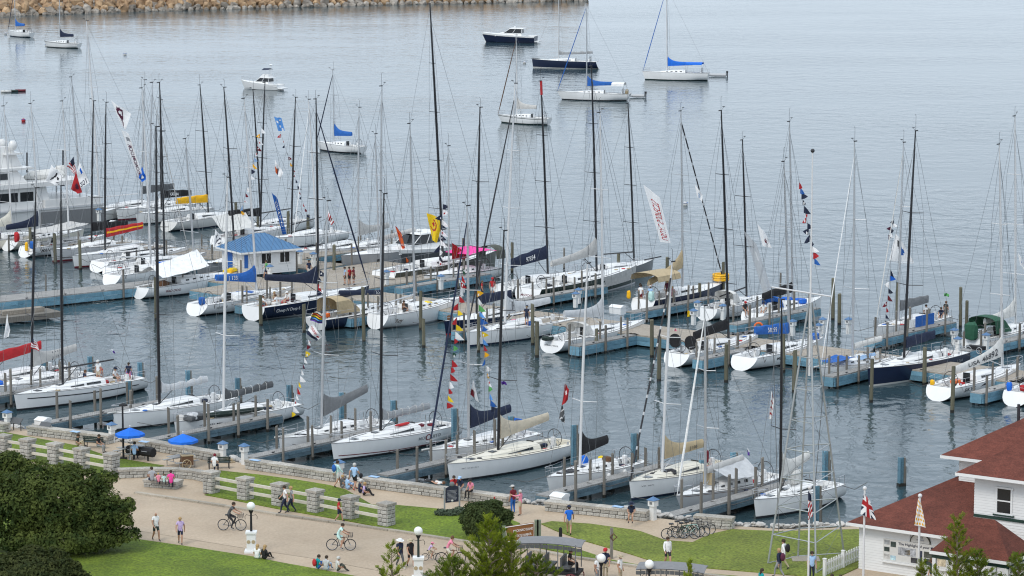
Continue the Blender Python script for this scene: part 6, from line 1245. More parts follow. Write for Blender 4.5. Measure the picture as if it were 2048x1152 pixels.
# display boards on the front wall
an = math.atan2(bd.y, bd.x)
def on_wall(name, s0, s1, z0, z1, mat, par=br, off=.05, th=.03):
    c = bd * ((s0 + s1) / 2) + fnn * off; o = MB().box((0, 0, 0), (s1 - s0, th, z1 - z0)).build(name, mat, par); o.location = (c.x, c.y, (z0 + z1) / 2); o.rotation_euler = (0, 0, an); return o
dbd = on_wall('display_board', 1.55, 7.0, .72, 1.98, K('offwhite'), off=.045, th=.05); on_wall('display_shelf', 1.5, 7.05, .62, .71, TRIM, off=.1, th=.16)
rp = random.Random(4)
for s0, s1, z0, z1, c in ((1.62, 1.95, 1.65, 1.9, 'grey'), (1.62, 1.95, 1.25, 1.5, 'dgreen'), (1.62, 1.95, .85, 1.1, 'canvas'), (2.02, 2.35, 1.55, 1.85, 'dgreen'), (2.02, 2.35, .8, 1.05, 'lblue'), (2.5, 3.6, 1.15, 1.6, 'steel'), (2.9, 3.25, 1.2, 1.5, 'tan'), (3.3, 3.75, .8, 1.1, 'dark'), (3.8, 4.0, .85, 1.55, 'navy'), (4.1, 4.85, 1.2, 1.55, 'olive'), (4.1, 4.85, .8, 1.15, 'dgreen'), (4.95, 5.45, .85, 1.6, 'khaki'), (5.6, 6.0, 1.2, 1.6, 'olive'), (5.9, 6.3, .8, 1.05, 'maroon'), (6.4, 6.9, .9, 1.6, 'beige')):
    on_wall('picture', s0, s1, z0, z1, two_tone('photo_print_' + c, tuple(v * .5 for v in PAL[c]), tuple(min(.8, v * 1.6 + .03) for v in PAL[c]), 4, .35, .65, .5) if 'photo_print_' + c not in MATS else MATS['photo_print_' + c], off=.08, th=.012)
lettering('The Highlight of your Mackinac Visit', lambda u, v: bd * (2.5 + 3.3 * u) + fnn * .09 + Vector((0, 0, 1.72 + v)), 0, .15, K('navy'), br)
m = MB(); ar = [(3.85 + .62 * math.cos(math.pi * i / 14), 2.0 + .52 * math.sin(math.pi * i / 14)) for i in range(15)]
f = [bd * s + fnn * .06 + Vector((0, 0, z_)) for s, z_ in ar]; m.add(f, [tuple(range(15))]); m.build('arched_sign', K('offwhite'), br); m = MB(); m.tube([p + fnn * .01 for p in f], .035, 4); m.build('sign_border', K('olive'), br)
for i, (w_, z_) in enumerate(((.3, 2.3), (.46, 2.16))): on_wall('sign_line', 3.85 - w_ / 2, 3.85 + w_ / 2, z_ - .04, z_ + .04, K('steel'), off=.075, th=.01)
# picket fence
q0, q1 = P(1649, 1153, G), P(1722, 1120, G); fr = thing('picket_fence', 'white picket fence beside the visitor building', 'fence', q0); d = q1 - q0; n_ = 22; dn = d.normalized(); fa = math.atan2(d.y, d.x)
for i in range(n_ + 1):
    c = d * (i / n_); big = i % 11 == 0
    if big: MB().box((c.x, c.y, .5), (.16, .16, 1.0), fa).box((c.x, c.y, 1.02), (.2, .2, .05), fa).build('fence_post', TRIM, fr)
    else: MB().loft([[(c.x + x * dn.x, c.y + x * dn.y, z_) for x, z_ in ((-.045, .06), (.045, .06), (.045, .84), (0, .92), (-.045, .84))], [(c.x + x * dn.x + dn.y * .03, c.y + x * dn.y - dn.x * .03, z_) for x, z_ in ((-.045, .06), (.045, .06), (.045, .84), (0, .92), (-.045, .84))]]).build('picket', TRIM, fr)
for z_ in (.25, .68): c = d / 2; MB().box((c.x - dn.y * .03, c.y + dn.x * .03, z_), (d.length, .04, .09), fa).build('fence_rail', TRIM, fr)
# ------------------------------------------------------------------ steel mast tower
feet = [P(1536, 1128, G), P(1596, 1114, G), P(1632, 1148, G), P(1688, 1108, G)]; cen = sum(feet, Vector()) / 4; tw = thing('steel_mast_tower', 'tall galvanised steel storm-signal tower with white topmast and yardarm', 'tower', cen)
GALV = M('galvanised_steel', (.40, .42, .42), .45, .5, var=.08); hTop = PY(1612, 605, cen.y).z - G; tl = lambda i, f: (feet[i] - cen) * (1 - f * .96) + Vector((0, 0, hTop * f))
order = [0, 2, 3, 1]
for i in range(4): MB().tube([tl(i, 0), tl(i, 1)], .055, 6).build('leg', GALV, tw)
for f in (.0, .11, .22, .33, .44, .55, .67, .79, .9):
    for a, b in zip(order, order[1:] + order[:1]):
        if f == 0 and (a, b) in ((0, 2),): continue
        MB().tube([tl(a, f + .004), tl(b, f + .004)], .035 if f < .5 else .025, 4).build('girt', GALV, tw)
fl_ = (.0, .11, .22, .33, .44, .55, .67, .79, .9)
for k in range(8):
    for a, b in zip(order, order[1:] + order[:1]): MB().tube([tl(a, fl_[k]), tl(b, fl_[k + 1])], .009, 3).build('brace_rod', WIRE, tw)
zt = PY(1611, 305, cen.y).z - G; MB().tube([(0, 0, hTop * .72), (0, 0, hTop), (0, 0, zt)], [.065, .06, .04], 8).build('topmast', WMAST, tw, True); MB().ball((0, 0, zt + .1), .12).build('finial', K('dark'), tw)
ya, yb = PY(1543, 574, cen.y) - cen, PY(1662, 593, cen.y) - cen; MB().tube([ya, yb], .05, 6).build('yardarm', WMAST, tw); MB().tube([yb, Vector((yb.x - .9, yb.y, 2))], .02, 4).build('halyard', WIRE, tw); MB().tube([ya, Vector((ya.x + .5, ya.y - 1, 2))], .02, 4).build('halyard', WIRE, tw)
MB().box((.0, .6, .02), (1.6, 1.2, .1)).build('concrete_pad', KERB, tw)
# ------------------------------------------------------------------ flags
def surf(c, Y, amp=.1, ph=0.0):
    tl_, tr_, br_, bl_ = [PY(x, y, Y) for x, y in c]
    wd = max(.3, (tr_ - tl_).length)
    def f(u, v, off=0.0):
        p = (tl_ * (1 - u) + tr_ * u) * (1 - v) + (bl_ * (1 - u) + br_ * u) * v
        return p + Vector((0, amp * math.sin(u * 7 + v * 3 + ph) + off, amp * .25 * math.sin(u * 9 + ph)))
    return f
def flag(label, c, Y, cols, design=lambda u, v: 0, nu=12, nv=12, text=None, name='flag', cat='flag', amp=.1, alpha=False, grow=1.22):
    mx_ = sum(p[0] for p in c) / 4; my_ = sum(p[1] for p in c) / 4; c = [(mx_ + (x - mx_) * grow, my_ + (y - my_) * (1 + (grow - 1) * .4)) for x, y in c]
    f = surf(c, Y, amp, c[0][0]); o = f(0, 0); m = MB(); ix = lambda i, j: i * (nv + 1) + j
    for s in (0, 1): m.v += [tuple(f(i / nu, j / nv, .012 * s)) for i in range(nu + 1) for j in range(nv + 1)]
    k = (nu + 1) * (nv + 1)
    for i in range(nu):
        for j in range(nv):
            d_ = design((i + .5) / nu, (j + .5) / nv); m.f.append((ix(i, j), ix(i, j + 1), ix(i + 1, j + 1), ix(i + 1, j))); m.m.append(d_); m.f.append((k + ix(i, j), k + ix(i + 1, j), k + ix(i + 1, j + 1), k + ix(i, j + 1))); m.m.append(d_)
    root = m.build(name, [FL(x) if not alpha else M('sheer_' + x, PAL[x], .8, alpha=.45) for x in cols], None, True, o, label, cat, 'flags flying over the marina')
    if text:
        t_, fn_, th, tc = text; lettering(t_, lambda u, v: f(*fn_(u, v), -.02), 0, th, K(tc), root, origin=o)
    return root
yd = lambda k: BO[k]['S'].y + BO[k]['hd'].y * BO[k]['L'] * .55
blob = lambda cx, cy, r_: (lambda u, v: 1 if (u - cx) ** 2 + (v - cy) ** 2 < r_ * r_ else 0)
flag('white triangular flag with a black swirl high on the left', [(226, 204), (259, 228), (250, 258), (243, 249)], yd('l5'), ['white', 'plum'], lambda u, v: 1 if .12 < ((u - .4) ** 2 + (v - .35) ** 2) ** .5 < .27 and u < .55 or abs(u - .25 - v * .3) < .07 and v > .4 else 0, 14, 18)
flag('long white lettered banner hanging beside the blue pennant on the left', [(246, 263), (259, 270), (284, 352), (276, 356)], yd('l5'), ['white', 'steel'], lambda u, v: 1 if .14 < v < .22 and .3 < u < .8 else 0, 6, 24, ('BROADMOOR', lambda u, v: (.25 + v, .95 - u * .68), .5, 'plum'))
flag('bright blue pennant at the foot of the lettered white banner', [(284, 335), (292, 357), (284, 363), (279, 355)], yd('l5'), ['bright', 'white'], lambda u, v: 1 if abs(u - .5) < .12 and .4 < v < .55 else 0)
flag('white flag with leaping dark fish on the far left', [(104, 332), (123, 352), (113, 370), (95, 361)], yd('l1'), ['white', 'dark'], lambda u, v: 1 if abs(u - .42 - .15 * math.sin(v * 5)) < .07 and .18 < v < .8 or (u - .8) ** 2 + (v - .45) ** 2 < .01 else 0, 16, 16)
us = lambda u, v: 2 if v < .5 and u < .45 else (0 if int(u * 0 + v * 13) % 2 == 0 else 1)
flag('drooping striped national flag on the stern of the big motor yacht', [(147, 315), (152, 345), (149, 348), (136, 333)], yd('q9'), ['red', 'white', 'navy'], lambda u, v: 2 if u < .4 and v < .5 else int(v * 7 + u * 2) % 2, 12, 14)
flag('red flag with a dark eagle on the far left', [(152, 345), (162, 384), (155, 386), (144, 378)], yd('l1'), ['red', 'plum'], blob(.55, .45, .2)); flag('white flag with blue block and numerals on the far left', [(160, 327), (176, 364), (162, 374), (155, 347)], yd('l1'), ['white', 'bright'], lambda u, v: 1 if .15 < u < .45 and .15 < v < .4 else 0, text=('201', lambda u, v: (.72 + v * .6, .95 - u * .75), .4, 'navy'))
flag('mid blue square flag with white marks above the dock house', [(550, 235), (562, 237), (568, 260), (557, 261)], yd('q3'), ['sky', 'white'], lambda u, v: 1 if (int(u * 5) * 3 + int(v * 7)) % 5 == 0 and .15 < u < .85 else 0)
flag('small white and orange pennant above the dock house', [(551, 321), (565, 345), (560, 357), (552, 344)], yd('q3'), ['white', 'orange', 'navy'], lambda u, v: 1 if v > .5 and u < .3 else 2 if .3 < u < .5 and v > .3 else 0)
flag('tall narrow dark blue lettered banner beside the blue roof', [(546, 388), (556, 400), (572, 470), (566, 474)], yd('q3'), ['blue'], text=('CHICAGO', lambda u, v: (.3 + v * .9, .75 - u * .6), .5, 'white'))
flag('red and white striped drooping flag right of the blue roof', [(655, 420), (667, 443), (662, 449), (654, 434)], yd('p7'), ['red', 'white'], lambda u, v: int(u * 9) % 2)
flag('long orange pennant hanging by the dark grey motor yacht', [(793, 454), (803, 468), (815, 521), (811, 523)], yd('p7'), ['orange', 'red'], lambda u, v: 1 if int(v * 30) % 5 == 0 else 0, 6, 20)
flag('yellow flag with a red flame emblem in the middle', [(856, 428), (884, 441), (873, 484), (866, 479)], yd('p6'), ['yellow', 'red'], lambda u, v: 1 if (.2 < ((u - .35) ** 2 + ((v - .38) * 1.2) ** 2) ** .5 < .28 and (u > .35 or v > .45)) or abs(u - .38) + abs(v - .36) < .11 else 0, 22, 24)
flag('white banner with red letters running up it, between the masts', [(1292, 374), (1319, 398), (1337, 482), (1320, 480)], yd('p3b'), ['white'], text=('USUAL SUSPECTS', lambda u, v: (.28 + v * .9, .95 - u * .76), .58, 'red'), amp=.06)
flag('small white flag with blue marks beside the striped stay', [(1391, 370), (1404, 390), (1403, 402), (1395, 394)], yd('p2'), ['white', 'lblue'], lambda u, v: 1 if abs(u - .5) < .15 and .3 < v < .8 and int(v * 12) % 2 else 0)
flag('sheer grey banner with a pale emblem by the thin black mast', [(1493, 466), (1514, 492), (1538, 572), (1526, 586)], yd('p1b'), ['lgrey', 'white'], blob(.6, .35, .1), alpha=True)
flag('white skull flag left of the tower bunting', [(1517, 450), (1530, 466), (1541, 495), (1526, 491)], yd('p1b'), ['white', 'maroon'], lambda u, v: 1 if (u - .6) ** 2 + (v - .65) ** 2 < .03 and int(u * 20 + v * 14) % 3 else 0)
flag('white flag with grey and blue emblems right of the tower', [(1793, 470), (1800, 478), (1823, 523), (1782, 519)], yd('r5'), ['white', 'dgrey', 'blue'], lambda u, v: 1 if (u - .5) ** 2 + (v - .3) ** 2 < .03 else 2 if (u - .6) ** 2 + (v - .58) ** 2 < .02 else 0)
flag('rainbow striped flag above the fairway on the left', [(628, 624), (644, 632), (643, 647), (622, 640)], yd('n6'), ['dgreen', 'orange', 'yellow', 'sky', 'purple'], lambda u, v: (0, 1, 0, 2, 0, 3, 0, 4)[min(7, int(v * 8))], 12, 16)
flag('white flag with red letters and navy lower corner below the rainbow flag', [(623, 645), (642, 674), (632, 681), (616, 668)], yd('n6'), ['white', 'navy', 'red'], lambda u, v: 1 if v > .72 else 2 if (u - .8) ** 2 + (v - .5) ** 2 < .012 else 0, 14, 14, ('DERBY', lambda u, v: (.15 + u * .55, .45 - v * .8), .3, 'red'))
flag('red pennant over a dark one on the stay of the black-covered boat', [(1130, 768), (1137, 780), (1135, 800), (1125, 810)], yd('n10'), ['red', 'white'], blob(.5, .35, .13)); flag('dark grey pennant under the red one by the black-covered boat', [(1124, 810), (1128, 822), (1129, 846), (1119, 836)], yd('n10'), ['dgrey', 'white'], lambda u, v: 1 if int(u * 9 + v * 11) % 6 == 0 else 0)
flag('white flag with maroon block beside the multicoloured pennants', [(947, 760), (951, 778), (956, 803), (942, 788)], yd('n8'), ['white', 'maroon'], lambda u, v: 1 if v > .55 and u < .5 else 0); flag('white pennant with red letters left of the black mast by the tower', [(1543, 784), (1547, 800), (1545, 836), (1538, 836)], yd('n13'), ['white', 'red'], lambda u, v: 1 if abs(u - .5) < .22 and int(v * 12) % 3 == 0 else 0)
flag('striped national flag hanging from the dark mast above the red boom cover', [(66, 676), (74, 688), (78, 701), (63, 696)], yd('n2'), ['white', 'red', 'navy'], lambda u, v: 2 if u < .35 and v < .4 else int(v * 8) % 2, 10, 14); flag('plain white pennant at the left edge over the fairway', [(14, 630), (19, 660), (17, 672), (9, 676)], yd('n1'), ['white'])
flag('white flag with navy letters left of the dock house', [(432, 460), (446, 482), (441, 490), (429, 492)], yd('l7'), ['white', 'navy'], lambda u, v: 1 if int(u * 8 + v * 6) % 3 == 0 and .2 < v < .8 and .2 < u < .8 else 0); flag('white pennant with pale marks at the right edge', [(2037, 505), (2044, 520), (2048, 540), (2041, 530)], yd('r6'), ['white', 'blue'], blob(.5, .5, .12))
flag('small pink flag on the navy cruiser', [(1298, 562), (1303, 565), (1302, 580), (1297, 578)], yd('p2'), ['pink', 'white'], lambda u, v: 1 if v > .6 else 0); flag('small pink flag over the bright blue finger dock', [(1350, 657), (1354, 662), (1352, 673), (1347, 670)], yd('m7'), ['pink', 'white'], lambda u, v: 0)
flag('small purple and white flag over the fairway, left', [(222, 697), (226, 700), (231, 707), (227, 706)], yd('n4'), ['purple', 'white'], lambda u, v: 1 if v < .3 else 0); flag('small purple flag over the fairway, centre', [(1003, 762), (1011, 764), (1013, 769), (1004, 769)], yd('n9'), ['purple']); flag('small purple flag on the stay of the tented cruiser', [(1495, 896), (1499, 902), (1499, 912), (1496, 910)], yd('n12'), ['purple', 'white'], lambda u, v: 1 if v < .3 else 0)
flag('small bright green flag on the boom end of the blue tarp boat', [(1889, 586), (1897, 588), (1897, 593), (1889, 592)], yd('r5'), ['leafg']); flag('tiny yellow signal flag by the lettered sail cover', [(1375, 622), (1380, 622), (1380, 633), (1375, 633)], yd('m7') + 8, ['yellow'])
def bunting(label, a, b, Y0, Y1, n, cols, size=.55, seed=0):
    rnd = random.Random(seed); p0, p1 = PY(a[0], a[1], Y0), PY(b[0], b[1], Y1); r_ = thing('signal_flag_line', label, 'flag line', p1, 0, 'strings of signal pennants'); m = MB(); m.tube([p0 - p1, Vector((0, 0, 0))], .012, 3); m.build('flag_line', WIRE, r_)
    for i in range(n):
        p = (p0 - p1) * (1 - (i + .5) / n); c = cols[i % len(cols)] if rnd.random() > .1 else rnd.choice(cols); s = size * rnd.uniform(.8, 1.2); dr = rnd.uniform(-.2, .9); sd = 1 if rnd.random() > .15 else -1
        tip = p + Vector((sd * s * rnd.uniform(.4, 1.0), rnd.uniform(-.25, .25), -s * rnd.uniform(.3, 1.1))); q = p + Vector((0, 0, -s * .8)); mid_ = (p + tip) / 2 + Vector((0, .08 * rnd.uniform(-1, 1), .04)); md = (q + tip) / 2 + Vector((0, -.06, -.03))
        m = MB(); th = Vector((0, .01, 0)); m.add([p, mid_, tip, md, q, p + th, mid_ + th, tip + th, md + th, q + th], [(0, 1, 3, 4), (1, 2, 3), (9, 8, 6, 5), (8, 7, 6)], 0)
        if rnd.random() > .5: m.add([(p + q) / 2 + Vector((sd * s * .12, -.02, 0)), (p + q) / 2 + Vector((sd * s * .3, -.02, .05)), (p + q) / 2 + Vector((sd * s * .28, -.02, -.12)), (p + q) / 2 + Vector((sd * s * .12, -.02, -.14))], [(0, 1, 2, 3)], 1)
        m.build('pennant', [FL(c), FL('white' if c != 'white' else 'red')], r_)
bunting('string of white, red and navy pennants left of the lettered black boom cover', (524, 250), (481, 428), yd('q4'), yd('q4') - 2, 15, ['white', 'navy', 'white', 'maroon', 'white', 'lblue', 'gold', 'blue'], .6, 1); bunting('thin string of small red and blue pennants right of the dark blue banner', (560, 262), (615, 434), yd('q3'), yd('q3') - 2, 15, ['red', 'white', 'navy', 'steel', 'maroon', 'gold'], .4, 2)
bunting('string of navy and white pennants down the tallest mast', (886, 403), (876, 546), yd('p6') - 1, yd('p6') - 3, 14, ['navy', 'white', 'navy', 'white'], .75, 3); bunting('long string of red, yellow and green pennants on the dark furled jib', (926, 528), (893, 812), yd('n8'), yd('n8') - 2, 20, ['green', 'red', 'red', 'white', 'red', 'red', 'yellow', 'red', 'yellow', 'white', 'red', 'leafg'], .55, 4)
bunting('multicoloured string of pennants from green to red left of the black mast', (953, 575), (983, 820), yd('n9') + 2, yd('n9'), 18, ['gold', 'white', 'leafg', 'sky', 'blue', 'navy', 'yellow', 'sky', 'red', 'gold', 'blue', 'white'], .5, 5); bunting('string of dark blue lettered pennants on the white topmast of the tower', (1597, 358), (1630, 522), cen.y, cen.y, 14, ['red', 'blue', 'navy', 'navy', 'navy', 'white'], .45, 6)
bunting('string of navy and maroon pennants left of the white emblem flag', (1789, 438), (1776, 472), yd('r5'), yd('r5'), 6, ['navy', 'white', 'plum'], .55, 7); bunting('lower string of navy, blue and dark red pennants by the blue tarp boat', (1782, 532), (1768, 660), yd('r5'), yd('r5'), 10, ['navy', 'bright', 'white', 'navy', 'maroon', 'maroon', 'red', 'navy'], .6, 8)
bunting('string of white, maroon and yellow pennants over the grey finger dock', (618, 672), (582, 830), yd('n5') + 2, yd('n5'), 13, ['white', 'maroon', 'yellow', 'white', 'plum', 'white', 'white', 'yellow', 'red', 'lblue'], .5, 9); bunting('string of navy and red lettered flags by the navy boom cover', (640, 533), (628, 628), yd('m3'), yd('m3') - 3, 7, ['navy', 'navy', 'red', 'white', 'white'], .75, 10)
bunting('string of white and red pennants beside the yellow boom cover', (352, 440), (366, 495), yd('q6'), yd('q6') - 2, 6, ['white', 'white', 'maroon', 'white'], .45, 11)
# shore flagpoles
def pole(label, px, yb, yt, r_=.06):
    p = P(px, yb, G); zt = PY(px, yt, p.y).z - G; o = thing('flagpole', label, 'flagpole', p); MB().tube([(0, 0, 0), (0, 0, zt)], [r_, r_ * .75], 8).build('pole', WMAST, o, True); MB().ball((0, 0, zt + .1), .12).build('ball', WMAST, o, True); MB().box((0, 0, .04), (.5, .5, .08)).build('base', KERB, o); return p.y
y1 = pole('white flagpole in front of the steel tower', 1616, 1192, 978); y2 = pole('white flagpole at the corner of the visitor building', 1726, 1186, 980, .07); y3 = pole('white flagpole before the display boards', 1836, 1196, 995, .07)
flag('furled stars and stripes hanging on the pole by the steel tower', [(1617, 984), (1622, 992), (1624, 1030), (1617, 1038)], y1 - .2, ['red', 'white', 'navy'], lambda u, v: 2 if v < .33 else int(u * 3 + v * 8) % 2, 8, 22, amp=.06)
def uk(u, v):
    if abs(u - .5) < .12 or abs(v - .42) < .11: return 1
    if abs(u - .5) < .21 or abs(v - .42) < .19: return 2
    a, b_ = u - .5, (v - .45); return 2 if abs(a - b_) < .13 or abs(a + b_) < .13 else 0
flag('union flag hanging on the pole at the building corner', [(1728, 986), (1740, 1002), (1751, 1040), (1722, 1028)], y2 - .2, ['navy', 'red', 'white'], uk, 26, 26, amp=.05, grow=1.08)
flag('white flag with golden fleur-de-lis dots before the display boards', [(1837, 997), (1842, 1006), (1851, 1054), (1829, 1050)], y3 - .2, ['white', 'gold'], lambda u, v: 1 if ((u * 4 + (int(v * 6) % 2) * .5) % 1 - .5) ** 2 + ((v * 6) % 1 - .5) ** 2 < .09 else 0, 24, 36, amp=.05, grow=1.05)
# ------------------------------------------------------------------ street furniture
def lamp(label, px, yb, zt=None, ped=True, h=2.72):
    p = P(px, yb, G); o = thing('globe_lamp', label, 'street lamp', p); b0 = 1.22 if ped else .1
    if ped:
        m = MB(); m.box((0, 0, .06), (.78, .78, .12)); m.box((0, 0, .62), (.52, .52, 1.04)); m.box((0, 0, 1.18), (.64, .64, .12)); m.build('pedestal', TRIM, o)
        for sx in (-.14, .14): m = MB(); m.tube([(sx, -.26, .66), (sx, -.285, .66)], .11, 12); m.build('medallion', K('tan'), o)
    MB().tube([(0, 0, b0), (0, 0, h - .3)], [.075, .055], 8).build('post', K('dgreen' if px > 700 and ped else 'black', .4), o, True)
    m = MB(); m.tube([(0, 0, h - .42), (0, 0, h - .25)], [.07, .15], 8); m.build('collar', K('black', .4), o)
    for sx in (-1, 1): m = MB(); m.tube([(sx * .06, 0, h - .55), (sx * .28, 0, h - .5), (sx * .36, 0, h - .62), (sx * .34, 0, h - .78)], .014, 4); m.build('bracket', K('black'), o)
    MB().ball((0, 0, h), .25, 14, 10).build('globe', GLOBE, o, True)
lamp('white-globe lamp on a white pedestal beside the seated women', 503, 1104); lamp('white-globe lamp on a white pedestal beside the walkers in hats', 837, 1157); lamp('white-globe lamp in front of the carriage roof', 1202, 1215, ped=False); lamp('white-globe lamp at the bottom beside the second carriage roof', 1298, 1228, ped=False)
p = P(247, 918, G); o = thing('park_lamp', 'tall thin black park lamp beside the blue umbrella', 'street lamp', p); ht = PY(247, 812, p.y).z - G; MB().tube([(0, 0, 0), (0, 0, ht)], [.075, .06], 8).build('post', K('black'), o); MB().box((0, 0, .06), (.42, .42, .12)).build('base', K('black'), o); m = MB(); m.loft([[(r_ * math.cos(a), .35 + r_ * math.sin(a), z_) for a in [2 * math.pi * j / 12 for j in range(12)]] for r_, z_ in ((.30, ht - .05), (.28, ht + .03), (.08, ht + .12))]); m.build('lamp_head', K('black'), o)
def umbrella(label, px, yb, r_=1.0, h=2.25, tab=True):
    p = P(px, yb, G); o = thing('patio_umbrella', label, 'umbrella', p); N = 8; rim_ = [(r_ * math.cos(2 * math.pi * j / N), r_ * math.sin(2 * math.pi * j / N), h - .42) for j in range(N)]
    for j in range(N):
        a, b = Vector(rim_[j]), Vector(rim_[(j + 1) % N]); t_ = Vector((0, 0, h)); m = MB(); v = Vector((0, 0, -.16)); m.add([a, b, t_, (a + b) / 2 - Vector((0, 0, .0)), a + v, b + v], [(0, 1, 2), (4, 5, 1, 0)]); m.build('canopy_panel', CL('bright'), o)
    MB().tube([(0, 0, 0), (0, 0, h + .12)], .022, 6).build('pole', WMAST, o); MB().ball((0, 0, h + .1), .05).build('finial', WMAST, o)
    m = MB()
    for q_ in rim_: m.tube([(0, 0, h - .02), (q_[0] * .98, q_[1] * .98, q_[2] - .02)], .01, 3)
    m.build('ribs', WMAST, o)
umbrella('blue patio umbrella behind the black park lamp', 261, 921); umbrella('blue patio umbrella to the right, over the cart', 367, 934)
def ptable(label, px, py, rz):
    o = thing('picnic_table', label, 'table', P(px, py, G), R(rz)); W_ = M('table_grey', (.32, .32, .31), .6, var=.1)
    for x in (-.3, -.1, .1, .3): MB().box((x, 0, .74), (.19, 1.8, .04)).build('table_plank', W_, o)
    for x in (-.75, .75): MB().box((x, 0, .44), (.26, 1.8, .04)).build('bench_plank', W_, o)
    for y in (-.6, .6): m = MB(); m.tube([(-.75, y, .42), (-.75, y, 0)], .03, 5); m.tube([(.75, y, .42), (.75, y, 0)], .03, 5); m.tube([(-.75, y, .40), (.75, y, .40)], .03, 5); m.tube([(0, y, .4), (0, y, .72)], .03, 5); m.build('table_leg', K('steel'), o)
ptable('grey picnic table under the left umbrella', 262, 915, -50); ptable('grey picnic table under the right umbrella', 362, 933, -50)
for x, y, lb in ((268, 919, 'black octagonal grill drum near the park lamp'), (296, 922, 'black octagonal grill drum to the right of the first')):
    o = thing('grill_drum', lb, 'grill', P(x, y, G), R(-35)); m = MB(); m.loft([[(xx, .32 * math.cos(a), .62 + .32 * math.sin(a)) for a in [2 * math.pi * (j + .5) / 8 for j in range(8)]] for xx in (-.5, .5)]); m.build('drum', K('black'), o); MB().tube([(0, 0, 0), (0, 0, .35)], .06, 6).build('stand', K('black'), o); MB().tube([(-.25, -.36, .7), (.25, -.36, .7)], .02, 4).build('handle', K('steel'), o)
o = thing('hand_cart', 'dark cart with wooden spoked wheel under the right umbrella', 'cart', P(374, 936, G), R(20)); MB().box((0, 0, .55), (.75, .6, .6)).build('cart_box', K('brown'), o); MB().box((0, 0, .88), (.8, .65, .06)).build('cart_lid', K('tan'), o)
for y in (-.36, .36):
    m = MB(); m.ring((-.1, y, .32), .30, .03, 'y', 16, 4)
    for i in range(6): m.tube([(-.1, y, .32), (-.1 + .3 * math.cos(i * 1.047), y, .32 + .3 * math.sin(i * 1.047))], .015, 3)
    m.build('spoked_wheel', K('tan'), o)
def bench(label, px, py, rz):
    o = thing('park_bench', label, 'bench', P(px, py, G), R(rz)); c = K('dgreen')
    for i in range(4): MB().box((0, -.2 + .13 * i, .43), (1.5, .11, .035)).build('seat_slat', c, o)
    for i in range(3): MB().box((0, .24 + .03 * i, .56 + .12 * i), (1.5, .03, .09)).build('back_slat', c, o)
    for x in (-.65, .65): m = MB(); m.tube([(x, -.2, 0), (x, -.2, .42)], .03, 5); m.tube([(x, .22, 0), (x, .24, .45), (x, .32, .85)], .03, 5); m.build('leg', K('dark'), o)
bench('green slatted bench with the person in black, left', 190, 896, 165); bench('dark green slatted bench beside the plaza wall', 438, 937, 190)
for x, y, lb in ((33, 861, 'dark slanted information panel at the left lawn edge'), (91, 870, 'dark slanted information panel before the first seawall')):
    o = thing('information_panel', lb, 'sign', P(x, y, G), R(-35)); pn = MB().box((0, 0, 0), (1.0, .05, .5)).build('panel', K('dgrey'), o); pn.location = (0, 0, .7); pn.rotation_euler = (R(-45), 0, 0)
    for sx in (-.35, .35): MB().tube([(sx, .08, 0), (sx, .08, .62)], .035, 5).build('leg', K('dark'), o)
# harbour name sign
pts = [PY(x, y, P(1045, 1092, G).y) for x, y in ((1010, 1054), (1068, 1045), (1069, 1076), (1013, 1085))]; o0 = P(1045, 1092, G); sg = thing('harbour_sign', 'brown wooden harbour name sign with white lettering on green posts', 'sign', o0); Q = lambda u, v, off=0.0: (pts[3] * (1 - u) + pts[2] * u) * (1 - v) + (pts[0] * (1 - u) + pts[1] * u) * v + Vector((0, off, 0)) - o0
m = MB(); m.loft([[Q(0, 0), Q(1, 0), Q(1, 1), Q(0, 1)], [Q(0, 0, .1), Q(1, 0, .1), Q(1, 1, .1), Q(0, 1, .1)]]); m.build('panel', M('brown_sign', (.21, .085, .025), .5, var=.06), sg)
m = MB(); m.tube([Q(.02, .03, -.02), Q(.98, .03, -.02), Q(.98, .97, -.02), Q(.02, .97, -.02), Q(.02, .03, -.02)], .022, 4); m.build('white_border', TRIM, sg)
hS = (pts[0] - pts[3]).length
for s, v0, u0, u1 in (('MACKINAC ISLAND', .58, .27, .96), ('STATE HARBOR', .24, .34, .90)): lettering(s, lambda u, v: Q(u0 + (u1 - u0) * u, v0 + v / hS, -.03), 0, .15, TRIM, sg)
for x, wd in ((1008, .2), (1073, .24), (1078, .24)): a = PY(x, 1040 if x > 1060 else 1052, o0.y + .1) - o0; MB().box((a.x, a.y, a.z / 2), (wd, .24, a.z)).build('post', M('sign_post_green', (.14, .17, .12), .85, var=.2), sg)
MB().box((.0, .1, .12), (2.4, .3, .2)).build('base_timber', PILE, sg)
# historical marker
o0 = P(905, 1024, G); mk = thing('historical_marker', 'dark blue historical marker with crest on two grey posts', 'sign', o0); W2 = lambda x, y: PY(x, y, o0.y) - o0
c = [W2(891, 977), W2(904, 969), W2(917, 973), W2(917, 1003), W2(891, 1006)]; m = MB(); m.loft([c, [q + Vector((0, .07, 0)) for q in c]]); m.build('plaque', M('marker_navy', (.018, .022, .045), .4), mk)
for i in range(9): a, b = W2(894 + (i % 2), 982 + 2.4 * i - 0), W2(914 - (i % 3), 980 + 2.4 * i); m = MB(); m.tube([a - Vector((0, .01, 0)), b - Vector((0, .01, 0))], .008, 3); m.build('text_line', K('lgrey'), mk)
MB().ball(W2(904, 968), (.16, .06, .16)).build('crest', K('mgrey'), mk, True); MB().ball(W2(904.5, 1001) - Vector((0, .02, 0)), (.07, .02, .07)).build('seal', K('offwhite'), mk)
for x, yt in ((889, 974), (919, 972)): a = W2(x, yt); MB().tube([(a.x, a.y, 0), tuple(a)], .055, 7).build('post', K('grey'), mk)
